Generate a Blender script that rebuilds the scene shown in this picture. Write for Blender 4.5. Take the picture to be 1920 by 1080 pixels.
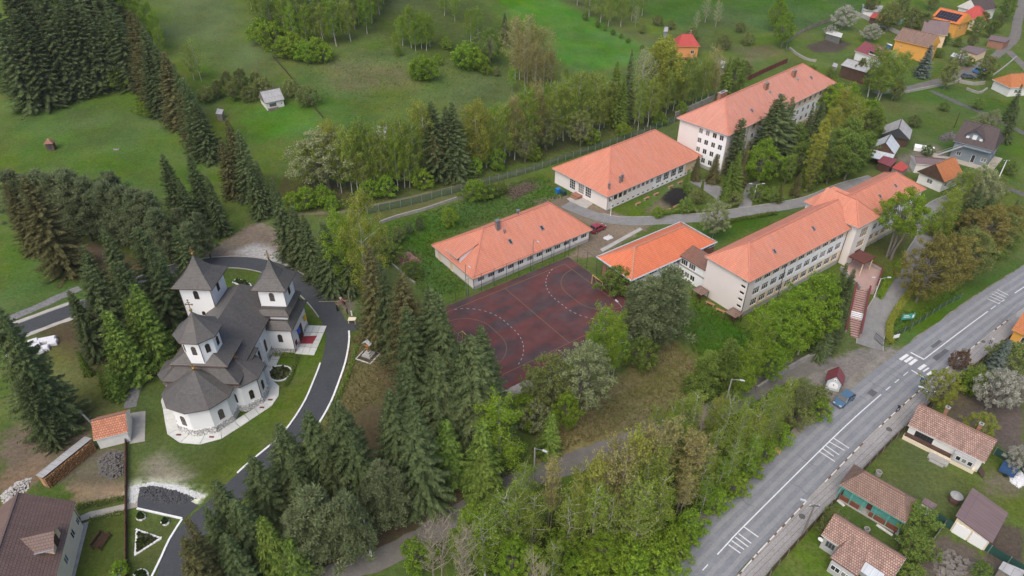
import bpy, bmesh, math, random
import numpy as np
from mathutils import Vector, Matrix
for o in list(bpy.data.objects): bpy.data.objects.remove(o)
SC = bpy.context.scene
COL = SC.collection
R = math.radians
# ---------------------------------------------------------------- camera
CAM_H, PITCH, FPX = 80.0, 36.0, 1300.0
cam_d = bpy.data.cameras.new('camera'); cam = bpy.data.objects.new('camera', cam_d); COL.objects.link(cam)
cam.location = (0, 0, CAM_H); cam.rotation_euler = (R(90 - PITCH), 0, 0)
cam_d.sensor_width = 36.0; cam_d.lens = 36.0 * FPX / 1920.0
cam_d.clip_start = 1.0; cam_d.clip_end = 12000.0
SC.camera = cam
# ---------------------------------------------------------------- sky, sun, exposure
W = bpy.data.worlds.new('World'); SC.world = W; W.use_nodes = True
nt = W.node_tree; bg = nt.nodes['Background']
sky = nt.nodes.new('ShaderNodeTexSky'); sky.sky_type = 'NISHITA'; sky.sun_disc = False
SUN_EL, SUN_AZ = 54.0, 207.0          # azimuth clockwise from +Y
sky.sun_elevation = R(SUN_EL); sky.sun_rotation = R(SUN_AZ)
sky.air_density = 1.0; sky.dust_density = 6.0; sky.ozone_density = 0.6; sky.altitude = 700
nt.links.new(sky.outputs[0], bg.inputs[0]); bg.inputs[1].default_value = 0.15
sun_d = bpy.data.lights.new('sun', 'SUN'); sun = bpy.data.objects.new('sun', sun_d); COL.objects.link(sun)
sun_d.energy = 1.3; sun_d.angle = R(60); sun_d.color = (1.0, 0.955, 0.88)
_sd = Vector((math.sin(R(SUN_AZ)) * math.cos(R(SUN_EL)), math.cos(R(SUN_AZ)) * math.cos(R(SUN_EL)), math.sin(R(SUN_EL))))
sun.rotation_euler = _sd.to_track_quat('Z', 'Y').to_euler(); sun.location = _sd * 300
vs = SC.view_settings; vs.view_transform = 'Standard'; vs.look = 'None'; vs.gamma = 1.0; vs.use_curve_mapping = False
vs.exposure = 0.58
SC.render.engine = 'CYCLES'
cy = SC.cycles; cy.max_bounces = 8; cy.diffuse_bounces = 4; cy.glossy_bounces = 2; cy.transmission_bounces = 6; cy.transparent_max_bounces = 6
# ---------------------------------------------------------------- the lie of the land
_th = R(PITCH)
def sstep(a, b, x):
    t = np.clip((x - a) / (b - a), 0, 1); return t * t * (3 - 2 * t)
RD = np.array([math.cos(R(38.4)), math.sin(R(38.4))]); RN = np.array([-RD[1], RD[0]]); RP = np.array([24.2, 51.0])
def T(x, y):
    x = np.asarray(x, float); y = np.asarray(y, float)
    t = (x - RP[0]) * RN[0] + (y - RP[1]) * RN[1]
    z = -3.0 + 3.0 * sstep(9, 23, t)
    k = sstep(-50, 70, x)
    y0 = 165 + (255 - 165) * k
    s = 0.14 + (0.07 - 0.14) * k
    d = y - y0
    far = np.where(d > 600, 600, d)
    z = z + s * (np.sqrt(far * far + 225) + far) / 2 - s * 0.35
    z = z + 0.35 * np.sin(x * 0.045 + 1.3) * np.sin(y * 0.038) * sstep(170, 230, y)
    return z
def ray(u, v):
    return np.array([(u - 960) / FPX, math.cos(_th) - (v - 540) / FPX * math.sin(_th), -math.sin(_th) - (v - 540) / FPX * math.cos(_th)])
def pz(u, v, z):
    d = ray(u, v); t = (z - CAM_H) / d[2]; return np.array([d[0] * t, d[1] * t, z])
def pick(u, v, h=0.0):
    """point of the land (raised by h) seen at picture point u, v"""
    d = ray(u, v); z = h
    for _ in range(60):
        q = pz(u, v, z); zn = float(T(q[0], q[1])) + h
        if abs(zn - z) < 1e-3: break
        z = z + (zn - z) * 0.6
    return pz(u, v, z)
def g2(u, v): return pick(u, v)[:2]
def proj(p):
    x, y, z = p[0], p[1], p[2] - CAM_H
    dep = y * math.cos(_th) - z * math.sin(_th); up = y * math.sin(_th) + z * math.cos(_th)
    return 960 + FPX * x / dep, 540 - FPX * up / dep
VPY = 540 + FPX / math.tan(_th)
def foot(u, vt, vb):
    """tree with its top at (u, vt) and foot at row vb -> foot point, height"""
    ub = u + (vb - vt) * (960 - u) / (VPY - vt)
    b = pick(ub, vb); d = ray(u, vt)
    t = b[1] / d[1]; return b, max(0.5, CAM_H + d[2] * t - b[2])
# ---------------------------------------------------------------- materials
MATS = {}
def _n(t, k, **kw):
    n = t.nodes.new(k)
    for a, b in kw.items(): setattr(n, a, b)
    return n
def rgba(c): return (c[0], c[1], c[2], 1.0)
def mat(name, base, c2=None, scale=1.0, rough=0.85, bump=0.0, bscale=None, metal=0.0, spec=0.3, rnd=0.0, fine=0.0, coat=0.0, detail=5, contrast=0.25):
    if name in MATS: return MATS[name]
    m = bpy.data.materials.new(name); m.use_nodes = True; t = m.node_tree; L = t.links.new
    b = t.nodes['Principled BSDF']
    b.inputs['Roughness'].default_value = rough; b.inputs['Metallic'].default_value = metal
    b.inputs['Specular IOR Level'].default_value = spec
    if coat: b.inputs['Coat Weight'].default_value = coat; b.inputs['Coat Roughness'].default_value = 0.08
    tc = _n(t, 'ShaderNodeTexCoord')
    col = None
    c2 = c2 or tuple(0.82 * x for x in base)
    no = _n(t, 'ShaderNodeTexNoise'); no.inputs['Scale'].default_value = scale; no.inputs['Detail'].default_value = detail; no.inputs['Roughness'].default_value = 0.62
    L(tc.outputs['Object'], no.inputs['Vector'])
    mr = _n(t, 'ShaderNodeMapRange'); mr.inputs[1].default_value = 0.5 - contrast; mr.inputs[2].default_value = 0.5 + contrast
    L(no.outputs[0], mr.inputs[0])
    mx = _n(t, 'ShaderNodeMix', data_type='RGBA'); mx.inputs[6].default_value = rgba(base); mx.inputs[7].default_value = rgba(c2)
    L(mr.outputs[0], mx.inputs[0]); col = mx.outputs[2]
    if fine:
        n2 = _n(t, 'ShaderNodeTexNoise'); n2.inputs['Scale'].default_value = scale * 9; n2.inputs['Detail'].default_value = 3
        L(tc.outputs['Object'], n2.inputs['Vector'])
        m2 = _n(t, 'ShaderNodeMapRange'); m2.inputs[1].default_value = 0.3; m2.inputs[2].default_value = 0.7; m2.inputs[3].default_value = 1 - fine; m2.inputs[4].default_value = 1 + fine
        L(n2.outputs[0], m2.inputs[0])
        h = _n(t, 'ShaderNodeHueSaturation'); L(col, h.inputs['Color']); L(m2.outputs[0], h.inputs['Value']); col = h.outputs[0]
    if rnd:
        oi = _n(t, 'ShaderNodeObjectInfo')
        m3 = _n(t, 'ShaderNodeMapRange'); m3.inputs[3].default_value = 1 - rnd; m3.inputs[4].default_value = 1 + rnd
        L(oi.outputs['Random'], m3.inputs[0])
        h = _n(t, 'ShaderNodeHueSaturation'); L(col, h.inputs['Color']); L(m3.outputs[0], h.inputs['Value']); col = h.outputs[0]
    L(col, b.inputs['Base Color'])
    if bump:
        n3 = _n(t, 'ShaderNodeTexNoise'); n3.inputs['Scale'].default_value = bscale or scale * 6; n3.inputs['Detail'].default_value = 4
        L(tc.outputs['Object'], n3.inputs['Vector'])
        bp = _n(t, 'ShaderNodeBump'); bp.inputs['Strength'].default_value = bump; bp.inputs['Distance'].default_value = 0.05
        L(n3.outputs[0], bp.inputs['Height']); L(bp.outputs[0], b.inputs['Normal'])
    MATS[name] = m; return m
def tile_mat(name, c1, c2, stain, tw=0.3, th=0.34, mort=0.03, mcol=None, rough=0.75, stain_amt=0.5, relief=0.6, var=1.0):
    """roof tiles laid in courses; UV in metres along the eave and up the slope"""
    if name in MATS: return MATS[name]
    m = bpy.data.materials.new(name); m.use_nodes = True; t = m.node_tree; L = t.links.new
    b = t.nodes['Principled BSDF']; b.inputs['Roughness'].default_value = rough; b.inputs['Specular IOR Level'].default_value = 0.25
    uv = _n(t, 'ShaderNodeUVMap'); tc = _n(t, 'ShaderNodeTexCoord')
    br = _n(t, 'ShaderNodeTexBrick'); br.offset = 0.5
    br.inputs['Color1'].default_value = rgba(c1); br.inputs['Color2'].default_value = rgba(c2)
    br.inputs['Mortar'].default_value = rgba(mcol or tuple(0.45 * x for x in c1)); br.inputs['Scale'].default_value = 1.0
    br.inputs['Mortar Size'].default_value = mort; br.inputs['Mortar Smooth'].default_value = 0.4
    br.inputs['Brick Width'].default_value = tw; br.inputs['Row Height'].default_value = th; br.inputs['Bias'].default_value = -0.1
    L(uv.outputs[0], br.inputs['Vector'])
    no = _n(t, 'ShaderNodeTexNoise'); no.inputs['Scale'].default_value = 0.35; no.inputs['Detail'].default_value = 7; no.inputs['Roughness'].default_value = 0.7
    L(tc.outputs['Object'], no.inputs['Vector'])
    mr = _n(t, 'ShaderNodeMapRange'); mr.inputs[1].default_value = 0.42; mr.inputs[2].default_value = 0.75; mr.inputs[4].default_value = stain_amt
    L(no.outputs[0], mr.inputs[0])
    mx = _n(t, 'ShaderNodeMix', data_type='RGBA'); L(mr.outputs[0], mx.inputs[0]); L(br.outputs['Color'], mx.inputs[6]); mx.inputs[7].default_value = rgba(stain)
    n2 = _n(t, 'ShaderNodeTexNoise'); n2.inputs['Scale'].default_value = 2.6; n2.inputs['Detail'].default_value = 6
    mpv = _n(t, 'ShaderNodeMapping'); mpv.inputs['Scale'].default_value = (.55, .10, 1); L(uv.outputs[0], mpv.inputs[0]); L(mpv.outputs[0], n2.inputs['Vector'])
    m2 = _n(t, 'ShaderNodeMapRange'); m2.inputs[1].default_value = 0.3; m2.inputs[2].default_value = 0.7; m2.inputs[3].default_value = 1 - 0.10 * var; m2.inputs[4].default_value = 1 + 0.08 * var
    L(n2.outputs[0], m2.inputs[0])
    h = _n(t, 'ShaderNodeHueSaturation'); L(mx.outputs[2], h.inputs['Color']); L(m2.outputs[0], h.inputs['Value']); L(h.outputs[0], b.inputs['Base Color'])
    # courses overlap like shingles: saw-tooth height up the slope
    sp = _n(t, 'ShaderNodeSeparateXYZ'); L(uv.outputs[0], sp.inputs[0])
    dv = _n(t, 'ShaderNodeMath', operation='DIVIDE'); L(sp.outputs[1], dv.inputs[0]); dv.inputs[1].default_value = th
    fr = _n(t, 'ShaderNodeMath', operation='FRACT'); L(dv.outputs[0], fr.inputs[0])
    iv = _n(t, 'ShaderNodeMath', operation='SUBTRACT'); iv.inputs[0].default_value = 1.0; L(fr.outputs[0], iv.inputs[1])
    ad = _n(t, 'ShaderNodeMath', operation='SUBTRACT'); L(iv.outputs[0], ad.inputs[0]); L(br.outputs['Fac'], ad.inputs[1])
    bp = _n(t, 'ShaderNodeBump'); bp.inputs['Strength'].default_value = relief; bp.inputs['Distance'].default_value = 0.04
    L(ad.outputs[0], bp.inputs['Height']); L(bp.outputs[0], b.inputs['Normal'])
    MATS[name] = m; return m
def plank_mat(name, c1, c2, wid=0.15, rough=0.8, axis='X'):
    if name in MATS: return MATS[name]
    m = mat(name, c1, c2, scale=1.2, rough=rough, fine=0.25, bump=0.2, bscale=20); return m
def leaf_mat(name, c1, c2, trans=0.35, rnd=0.22, hue=0.03, scale=0.9, rough=0.7):
    """foliage: two tones through the crown, light passing through the leaves, each tree a little different"""
    if name in MATS: return MATS[name]
    m = bpy.data.materials.new(name); m.use_nodes = True; t = m.node_tree; L = t.links.new
    for n in list(t.nodes): t.nodes.remove(n)
    out = _n(t, 'ShaderNodeOutputMaterial'); tc = _n(t, 'ShaderNodeTexCoord'); oi = _n(t, 'ShaderNodeObjectInfo'); ge = _n(t, 'ShaderNodeNewGeometry')
    no = _n(t, 'ShaderNodeTexNoise'); no.inputs['Scale'].default_value = scale; no.inputs['Detail'].default_value = 3; L(tc.outputs['Object'], no.inputs['Vector'])
    ad = _n(t, 'ShaderNodeMath', operation='MULTIPLY_ADD'); L(ge.outputs['Random Per Island'], ad.inputs[0]); ad.inputs[1].default_value = 0.7; L(no.outputs[0], ad.inputs[2])
    mr = _n(t, 'ShaderNodeMapRange'); mr.inputs[1].default_value = 0.45; mr.inputs[2].default_value = 1.25; L(ad.outputs[0], mr.inputs[0])
    mx = _n(t, 'ShaderNodeMix', data_type='RGBA'); mx.inputs[6].default_value = rgba(c1); mx.inputs[7].default_value = rgba(c2); L(mr.outputs[0], mx.inputs[0])
    m3 = _n(t, 'ShaderNodeMapRange'); m3.inputs[3].default_value = 1 - rnd; m3.inputs[4].default_value = 1 + rnd; L(oi.outputs['Random'], m3.inputs[0])
    ml = _n(t, 'ShaderNodeMath', operation='MULTIPLY'); L(oi.outputs['Random'], ml.inputs[0]); ml.inputs[1].default_value = 37.7
    fr = _n(t, 'ShaderNodeMath', operation='FRACT'); L(ml.outputs[0], fr.inputs[0])
    m4 = _n(t, 'ShaderNodeMapRange'); m4.inputs[3].default_value = 0.5 - hue; m4.inputs[4].default_value = 0.5 + hue * 0.6; L(fr.outputs[0], m4.inputs[0])
    h = _n(t, 'ShaderNodeHueSaturation'); L(mx.outputs[2], h.inputs['Color']); L(m3.outputs[0], h.inputs['Value']); L(m4.outputs[0], h.inputs['Hue'])
    df = _n(t, 'ShaderNodeBsdfDiffuse'); tr = _n(t, 'ShaderNodeBsdfTranslucent'); ms = _n(t, 'ShaderNodeMixShader'); ms.inputs[0].default_value = trans
    L(h.outputs[0], df.inputs[0]); L(h.outputs[0], tr.inputs[0]); L(df.outputs[0], ms.inputs[1]); L(tr.outputs[0], ms.inputs[2]); L(ms.outputs[0], out.inputs[0])
    MATS[name] = m; return m
def glass_mat():
    if 'window glass' in MATS: return MATS['window glass']
    m = mat('window glass', (0.018, 0.021, 0.027), (0.05, 0.055, 0.06), scale=0.7, rough=0.12, spec=0.5, rnd=0.5); t = m.node_tree; b = t.nodes['Principled BSDF']; src = b.inputs['Base Color'].links[0].from_socket
    oi = _n(t, 'ShaderNodeObjectInfo'); st = _n(t, 'ShaderNodeMapRange'); st.inputs[1].default_value = .70; st.inputs[2].default_value = .95; st.inputs[4].default_value = .8; t.links.new(oi.outputs['Random'], st.inputs[0])
    mx = _n(t, 'ShaderNodeMix', data_type='RGBA'); t.links.new(st.outputs[0], mx.inputs[0]); t.links.new(src, mx.inputs[6]); mx.inputs[7].default_value = (.24, .23, .21, 1); t.links.new(mx.outputs[2], b.inputs['Base Color'])   # some rooms have curtains
    return m
WHITE = mat('white window plastic', (0.74, 0.74, 0.73), rough=0.5)
GLASS = glass_mat()
LIME = mat('limewash', (0.78, 0.77, 0.74), (0.66, 0.65, 0.61), scale=3)
STEEL = mat('galvanised steel', (0.36, 0.37, 0.38), (0.24, 0.25, 0.26), scale=4, rough=0.45, metal=0.7)
DARKSTEEL = mat('dark painted steel', (0.05, 0.055, 0.06), rough=0.5)
WOODBR = mat('brown stained wood', (0.09, 0.045, 0.025), (0.05, 0.027, 0.017), scale=2, fine=0.3)
WOODGR = mat('weathered grey wood', (0.23, 0.205, 0.18), (0.13, 0.115, 0.10), scale=1.5, fine=0.3, rnd=0.2)
CONC = mat('concrete', (0.36, 0.345, 0.315), (0.25, 0.24, 0.22), scale=0.9, fine=0.15, bump=0.1)
# ---------------------------------------------------------------- mesh helper
class MB:
    def __init__(s): s.v = []; s.f = []; s.m = []; s.uv = []; s.sm = False
    def face(s, pts, mi=0, uv=None):
        k = len(s.v); s.v += [tuple(map(float, p)) for p in pts]; s.f.append(tuple(range(k, k + len(pts)))); s.m.append(mi)
        s.uv.append(uv if uv else [(0, 0)] * len(pts))
    def slope(s, pts, mi=0, u0=0.0):
        """roof face: pts[0]->pts[1] is the eave; UV in metres"""
        p = [Vector(q) for q in pts]; e = (p[1] - p[0]).normalized(); n = (p[1] - p[0]).cross(p[-1] - p[0]).normalized(); w = n.cross(e)
        s.face(pts, mi, [((q - p[0]).dot(e) + u0, (q - p[0]).dot(w)) for q in p])
    def box(s, x0, x1, y0, y1, z0, z1, mi=0):
        k = len(s.v); s.v += [(x0, y0, z0), (x1, y0, z0), (x1, y1, z0), (x0, y1, z0), (x0, y0, z1), (x1, y0, z1), (x1, y1, z1), (x0, y1, z1)]
        for q in ((3, 2, 1, 0), (4, 5, 6, 7), (0, 1, 5, 4), (1, 2, 6, 5), (2, 3, 7, 6), (3, 0, 4, 7)):
            s.f.append(tuple(k + i for i in q)); s.m.append(mi); s.uv.append([(0, 0), (1, 0), (1, 1), (0, 1)])
    def prism(s, poly, z0, z1, mi=0, mtop=None, bottom=False):
        """poly: xy counter-clockwise; z0/z1 scalars or lists"""
        n = len(poly); a = z0 if hasattr(z0, '__len__') else [z0] * n; b = z1 if hasattr(z1, '__len__') else [z1] * n
        s.face([(p[0], p[1], b[i]) for i, p in enumerate(poly)], mi if mtop is None else mtop)
        if bottom: s.face([(p[0], p[1], a[i]) for i, p in reversed(list(enumerate(poly)))], mi)
        for i in range(n):
            j = (i + 1) % n; p, q = poly[i], poly[j]
            s.face([(p[0], p[1], a[i]), (q[0], q[1], a[j]), (q[0], q[1], b[j]), (p[0], p[1], b[i])], mi)
    def tube(s, pts, r, n=6, mi=0, cap=True):
        pts = [Vector(p) for p in pts]; rr = r if hasattr(r, '__len__') else [r] * len(pts); k = len(s.v); m = len(pts)
        for i, p in enumerate(pts):
            d = (pts[min(i + 1, m - 1)] - pts[max(i - 1, 0)]).normalized()
            a = d.orthogonal().normalized() if i == 0 else (pa - d * pa.dot(d)).normalized()
            pa = a; b = d.cross(a)
            for j in range(n):
                t = 2 * math.pi * j / n; q = p + (a * math.cos(t) + b * math.sin(t)) * rr[i]; s.v.append(tuple(q))
        for i in range(m - 1):
            for j in range(n):
                jj = (j + 1) % n
                s.f.append((k + i * n + j, k + i * n + jj, k + (i + 1) * n + jj, k + (i + 1) * n + j)); s.m.append(mi); s.uv.append([(0, 0)] * 4)
        if cap:
            s.f.append(tuple(k + (m - 1) * n + j for j in range(n))); s.m.append(mi); s.uv.append([(0, 0)] * n)
            s.f.append(tuple(k + n - 1 - j for j in range(n))); s.m.append(mi); s.uv.append([(0, 0)] * n)
    def beam(s, a, b, w, h, mi=0):
        """rectangular bar from a to b; w across, h up"""
        a, b = Vector(a), Vector(b); d = (b - a).normalized(); up = Vector((0, 0, 1))
        if abs(d.z) > 0.99: up = Vector((0, 1, 0))
        x = d.cross(up).normalized(); y = x.cross(d)
        c = [(-1, -1), (1, -1), (1, 1), (-1, 1)]; k = len(s.v)
        for p in (a, b):
            for i, j in c: s.v.append(tuple(p + x * (i * w / 2) + y * (j * h / 2)))
        for q in ((0, 1, 2, 3), (7, 6, 5, 4), (0, 4, 5, 1), (1, 5, 6, 2), (2, 6, 7, 3), (3, 7, 4, 0)):
            s.f.append(tuple(k + i for i in q)); s.m.append(mi); s.uv.append([(0, 0)] * 4)
    def mesh(s, name, mats):
        me = bpy.data.meshes.new(name); me.from_pydata(s.v, [], s.f)
        for m in (mats if isinstance(mats, (list, tuple)) else [mats]): me.materials.append(m)
        me.polygons.foreach_set('material_index', s.m)
        if any(u[0] != u[1] for u in s.uv if len(u) > 1):
            l = me.uv_layers.new(name='UVMap'); l.data.foreach_set('uv', [c for f in s.uv for p in f for c in p])
        if s.sm: me.polygons.foreach_set('use_smooth', [True] * len(s.f))
        me.update(); return me
def link(name, me, parent=None, loc=(0, 0, 0), rz=0.0, scale=None):
    o = bpy.data.objects.new(name, me); COL.objects.link(o); o.location = loc; o.rotation_euler = (0, 0, rz)
    if scale is not None: o.scale = scale
    if parent is not None: o.parent = parent
    return o
def obj(name, mb, mats, parent=None, loc=(0, 0, 0), rz=0.0): return link(name, mb.mesh(name, mats), parent, loc, rz)
def tag(o, label=None, cat=None, group=None, kind=None):
    if label: o['label'] = label
    if cat: o['category'] = cat
    if group: o['group'] = group
    if kind: o['kind'] = kind
    return o
def thing(name, label, cat, loc=(0, 0, 0), rz=0.0, group=None):
    o = bpy.data.objects.new(name, None); COL.objects.link(o); o.location = loc; o.rotation_euler = (0, 0, rz); o.empty_display_size = 0.3
    return tag(o, label, cat, group)
def structure(name, mb, mats, **k): return tag(obj(name, mb, mats, **k), kind='structure')
ORD = ['first', 'second', 'third', 'fourth', 'fifth', 'sixth', 'seventh', 'eighth', 'ninth', 'tenth', 'eleventh', 'twelfth', 'thirteenth', 'fourteenth', 'fifteenth', 'sixteenth', 'seventeenth', 'eighteenth', 'nineteenth', 'twentieth']
ORD += [q + '-' + x if x else {'twenty': 'twentieth', 'thirty': 'thirtieth', 'forty': 'fortieth', 'fifty': 'fiftieth', 'sixty': 'sixtieth', 'seventy': 'seventieth', 'eighty': 'eightieth', 'ninety': 'ninetieth'}[q] for q in ('twenty', 'thirty', 'forty', 'fifty', 'sixty', 'seventy', 'eighty', 'ninety') for x in [''] + ORD[:9]][1:]
# ---------------------------------------------------------------- walls, windows, roofs
def facade(mb, o, d, Lw, z0, z1, ops, mi=0, deep=0.16, band=None):
    """wall from o along d, outside to the right of d, with real openings"""
    o = Vector((o[0], o[1], 0)); d = Vector((d[0], d[1], 0)).normalized(); n = Vector((d.y, -d.x, 0))
    xs = sorted({0.0, Lw} | {a for q in ops for a in q[:2]}); zs = sorted({z0, z1} | {a for q in ops for a in q[2:4]} | ({b for q in band for b in q[:2]} if band else set()))
    P = lambda x, z, k=0.0: tuple(o + d * x - n * k + Vector((0, 0, z)))
    for i in range(len(xs) - 1):
        for j in range(len(zs) - 1):
            if xs[i + 1] - xs[i] < 1e-5 or zs[j + 1] - zs[j] < 1e-5: continue
            xc, zc = (xs[i] + xs[i + 1]) / 2, (zs[j] + zs[j + 1]) / 2
            if any(q[0] < xc < q[1] and q[2] < zc < q[3] for q in ops): continue
            k = mi
            if band:
                for q in band:
                    if q[0] < zc < q[1] and (len(q) < 4 or q[3] < xc < q[4]): k = q[2]
            mb.face([P(xs[i], zs[j]), P(xs[i + 1], zs[j]), P(xs[i + 1], zs[j + 1]), P(xs[i], zs[j + 1])], k)
    for q in ops:
        a, b, c, e = q[:4]
        mb.face([P(a, c), P(b, c), P(b, c, deep), P(a, c, deep)], mi); mb.face([P(a, e, deep), P(b, e, deep), P(b, e), P(a, e)], mi)
        mb.face([P(a, c), P(a, c, deep), P(a, e, deep), P(a, e)], mi); mb.face([P(b, c, deep), P(b, c), P(b, e), P(b, e, deep)], mi)
_wc = {}
def window_mesh(w, h, nx, nz, fm, glass, fr=0.07, rail=None):
    key = (round(w, 2), round(h, 2), nx, nz, fm.name, glass.name, rail)
    if key in _wc: return _wc[key]
    m = MB(); y0, y1 = -0.03, 0.04
    m.box(0, w, y0, y1, 0, fr); m.box(0, w, y0, y1, h - fr, h); m.box(0, fr, y0 + .002, y1 - .002, fr, h - fr); m.box(w - fr, w, y0 + .002, y1 - .002, fr, h - fr)
    for i in range(1, nx): x = w * i / nx; m.box(x - fr * .5, x + fr * .5, y0 + .004, y1 - .004, fr, h - fr)
    zs = [h * j / nz for j in range(1, nz)] if rail is None else [h * rail]
    for z in zs: m.box(fr, w - fr, y0 + .006, y1 - .006, z - fr * .4, z + fr * .4)
    g = MB(); g.box(fr * .5, w - fr * .5, 0.0, 0.015, fr * .5, h - fr * .5)
    _wc[key] = (m.mesh('window', fm), g.mesh('pane', glass)); return _wc[key]
def put_window(parent, o, d, x, z, w, h, nx=2, nz=1, fm=None, glass=None, deep=0.1, name='window', rail=None, sill=True):
    a, b = window_mesh(w, h, nx, nz, fm or WHITE, glass or GLASS, rail=rail)
    dd = Vector((d[0], d[1], 0)).normalized(); n = Vector((dd.y, -dd.x, 0))
    p = Vector((o[0], o[1], 0)) + dd * x - n * deep; rz = math.atan2(dd.y, dd.x)
    wn = link(name, a, parent, (p.x, p.y, z), rz); link('pane', b, wn)
    return wn
def wall_block(parent, x0, x1, y0, y1, z0, z1, wins=(), mats=None, bands=None, name='wall', deep=0.16):
    """four walls; wins: dicts side f/r/b/l, x, z, w, h, nx, nz"""
    mb = MB(); sides = {'f': ((x0, y0), (1, 0), x1 - x0), 'r': ((x1, y0), (0, 1), y1 - y0), 'b': ((x1, y1), (-1, 0), x1 - x0), 'l': ((x0, y1), (0, -1), y1 - y0)}
    wl = []
    for s, (o, d, Lw) in sides.items():
        ops = [(q['x'], q['x'] + q['w'], q['z'], q['z'] + q['h']) for q in wins if q['side'] == s]
        facade(mb, o, d, Lw, z0, z1, ops, 0, deep, (bands or {}).get(s))
        for q in wins:
            if q['side'] == s: wl.append((q, o, d))
    w = obj(name, mb, mats or [WHITE], parent)
    for q, o, d in wl:
        put_window(parent, o, d, q['x'], q['z'], q['w'], q['h'], q.get('nx', 2), q.get('nz', 1), q.get('fm'), q.get('glass'), deep * .6, q.get('name', 'window'), q.get('rail'))
    return w
def hip_roof(parent, W_, D, ze, zr, x1, x2, mat_, cap=None, th=0.22, fascia=None, name='roof', x0=0.0, y0=0.0, yr=None):
    m = MB(); yr = y0 + D / 2 if yr is None else yr; X0, X1, Y0, Y1 = x0, x0 + W_, y0, y0 + D
    A, B, C, E = (X0, Y0, ze), (X1, Y0, ze), (X1, Y1, ze), (X0, Y1, ze); P, Q = (x1, yr, zr), (x2, yr, zr)
    m.slope([A, B, Q, P]); m.slope([B, C, Q]) if x2 < X1 - .01 else None; m.slope([C, E, P, Q]); m.slope([E, A, P]) if x1 > X0 + .01 else None
    for a, b in ((A, B), (B, C), (C, E), (E, A)): m.face([(a[0], a[1], ze - th), (b[0], b[1], ze - th), b, a], 1)
    m.face([(E[0], E[1], ze - th), (C[0], C[1], ze - th), (B[0], B[1], ze - th), (A[0], A[1], ze - th)], 1)
    if x1 <= X0 + .01: m.face([(X0, Y1, ze), (X0, Y0, ze), P], 1)
    if x2 >= X1 - .01: m.face([(X1, Y0, ze), (X1, Y1, ze), Q], 1)
    o = obj(name, m, [mat_, fascia or mat_], parent)
    if cap:
        segs = [(P, Q)]
        if x1 > X0 + .01: segs += [(A, P), (E, P)]
        if x2 < X1 - .01: segs += [(B, Q), (C, Q)]
        for a, b in segs:
            c = MB(); c.beam(Vector(a) + Vector((0, 0, .03)), Vector(b) + Vector((0, 0, .03)), 0.3, 0.14); obj('ridge_cap', c, cap, o)
    return o
def edge_frame(E0, E1, ze):
    """eave edge seen from picture points E0 to E1 at height ze -> ground point, length, heading"""
    a, b = pick(*E0, ze), pick(*E1, ze); w = b[:2] - a[:2]
    return np.array([a[0], a[1], a[2] - ze]), float(np.linalg.norm(w)), math.atan2(w[1], w[0])
def flag_pipe(parent, pts, r=0.05, mt=None, name='downpipe'):
    m = MB(); m.tube(pts, r, 6); return obj(name, m, mt or STEEL, parent)
def chimney(parent, x, y, z0, z1, w=0.6, d=0.6, mt=None, name='chimney', capm=None):
    m = MB(); m.box(x - w / 2, x + w / 2, y - d / 2, y + d / 2, z0, z1, 0); m.box(x - w / 2 - .08, x + w / 2 + .08, y - d / 2 - .08, y + d / 2 + .08, z1, z1 + .1, 1)
    m.box(x - w * .28, x + w * .28, y - d * .28, y + d * .28, z1 + .1, z1 + .13, 2)
    return obj(name, m, [mt, capm or CONC, DARKSTEEL], parent)
def skylight(roof, p0, e, up, w=0.8, h=1.1):
    """roof window on a slope: p0 lower left, e along eave, up along slope"""
    e, up = Vector(e).normalized(), Vector(up).normalized(); n = e.cross(up); p = Vector(p0)
    m = MB(); q = lambda a, b, c: tuple(p + e * a + up * b + n * c)
    for a0, a1, b0, b1 in ((0, w, 0, .1), (0, w, h - .1, h), (0, .1, .1, h - .1), (w - .1, w, .1, h - .1)):
        top = [q(a0, b0, .14), q(a1, b0, .14), q(a1, b1, .14), q(a0, b1, .14)]; bot = [q(a0, b0, -.05), q(a1, b0, -.05), q(a1, b1, -.05), q(a0, b1, -.05)]
        m.face(top)
        for i in range(4): j = (i + 1) % 4; m.face([bot[i], bot[j], top[j], top[i]])
    o = obj('skylight', m, STEEL, roof); g = MB(); g.face([q(.1, .1, .08), q(w - .1, .1, .08), q(w - .1, h - .1, .08), q(.1, h - .1, .08)]); obj('pane', g, GLASS, o)
    return o
# ---------------------------------------------------------------- ground sheet
def poly_weight(X, Y, poly, soft):
    n = len(poly); ins = np.zeros(X.shape, bool); dmin = np.full(X.shape, 1e9)
    for i in range(n):
        (x0, y0), (x1, y1) = poly[i], poly[(i + 1) % n]
        c = ((y0 > Y) != (y1 > Y)) & (X < (x1 - x0) * (Y - y0) / ((y1 - y0) if y1 != y0 else 1e-9) + x0); ins ^= c
        dx, dy = x1 - x0, y1 - y0; t = np.clip(((X - x0) * dx + (Y - y0) * dy) / (dx * dx + dy * dy + 1e-9), 0, 1)
        dmin = np.minimum(dmin, np.hypot(X - x0 - t * dx, Y - y0 - t * dy))
    sd = np.where(ins, dmin, -dmin)
    return np.clip(0.5 + sd / (2 * soft), 0, 1)
SOIL, TRACK, DRYG, LITTER, TILL, GRAVEL = (.09, .067, .045), (.18, .143, .102), (.095, .085, .032), (.075, .057, .028), (.072, .058, .044), (.21, .19, .17)
WHITEG, LUSH, DULL, ROUGH, DRYB = (.50, .49, .46), (.052, .122, .012), (.076, .116, .024), (.055, .088, .016), (.185, .158, .070)
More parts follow.
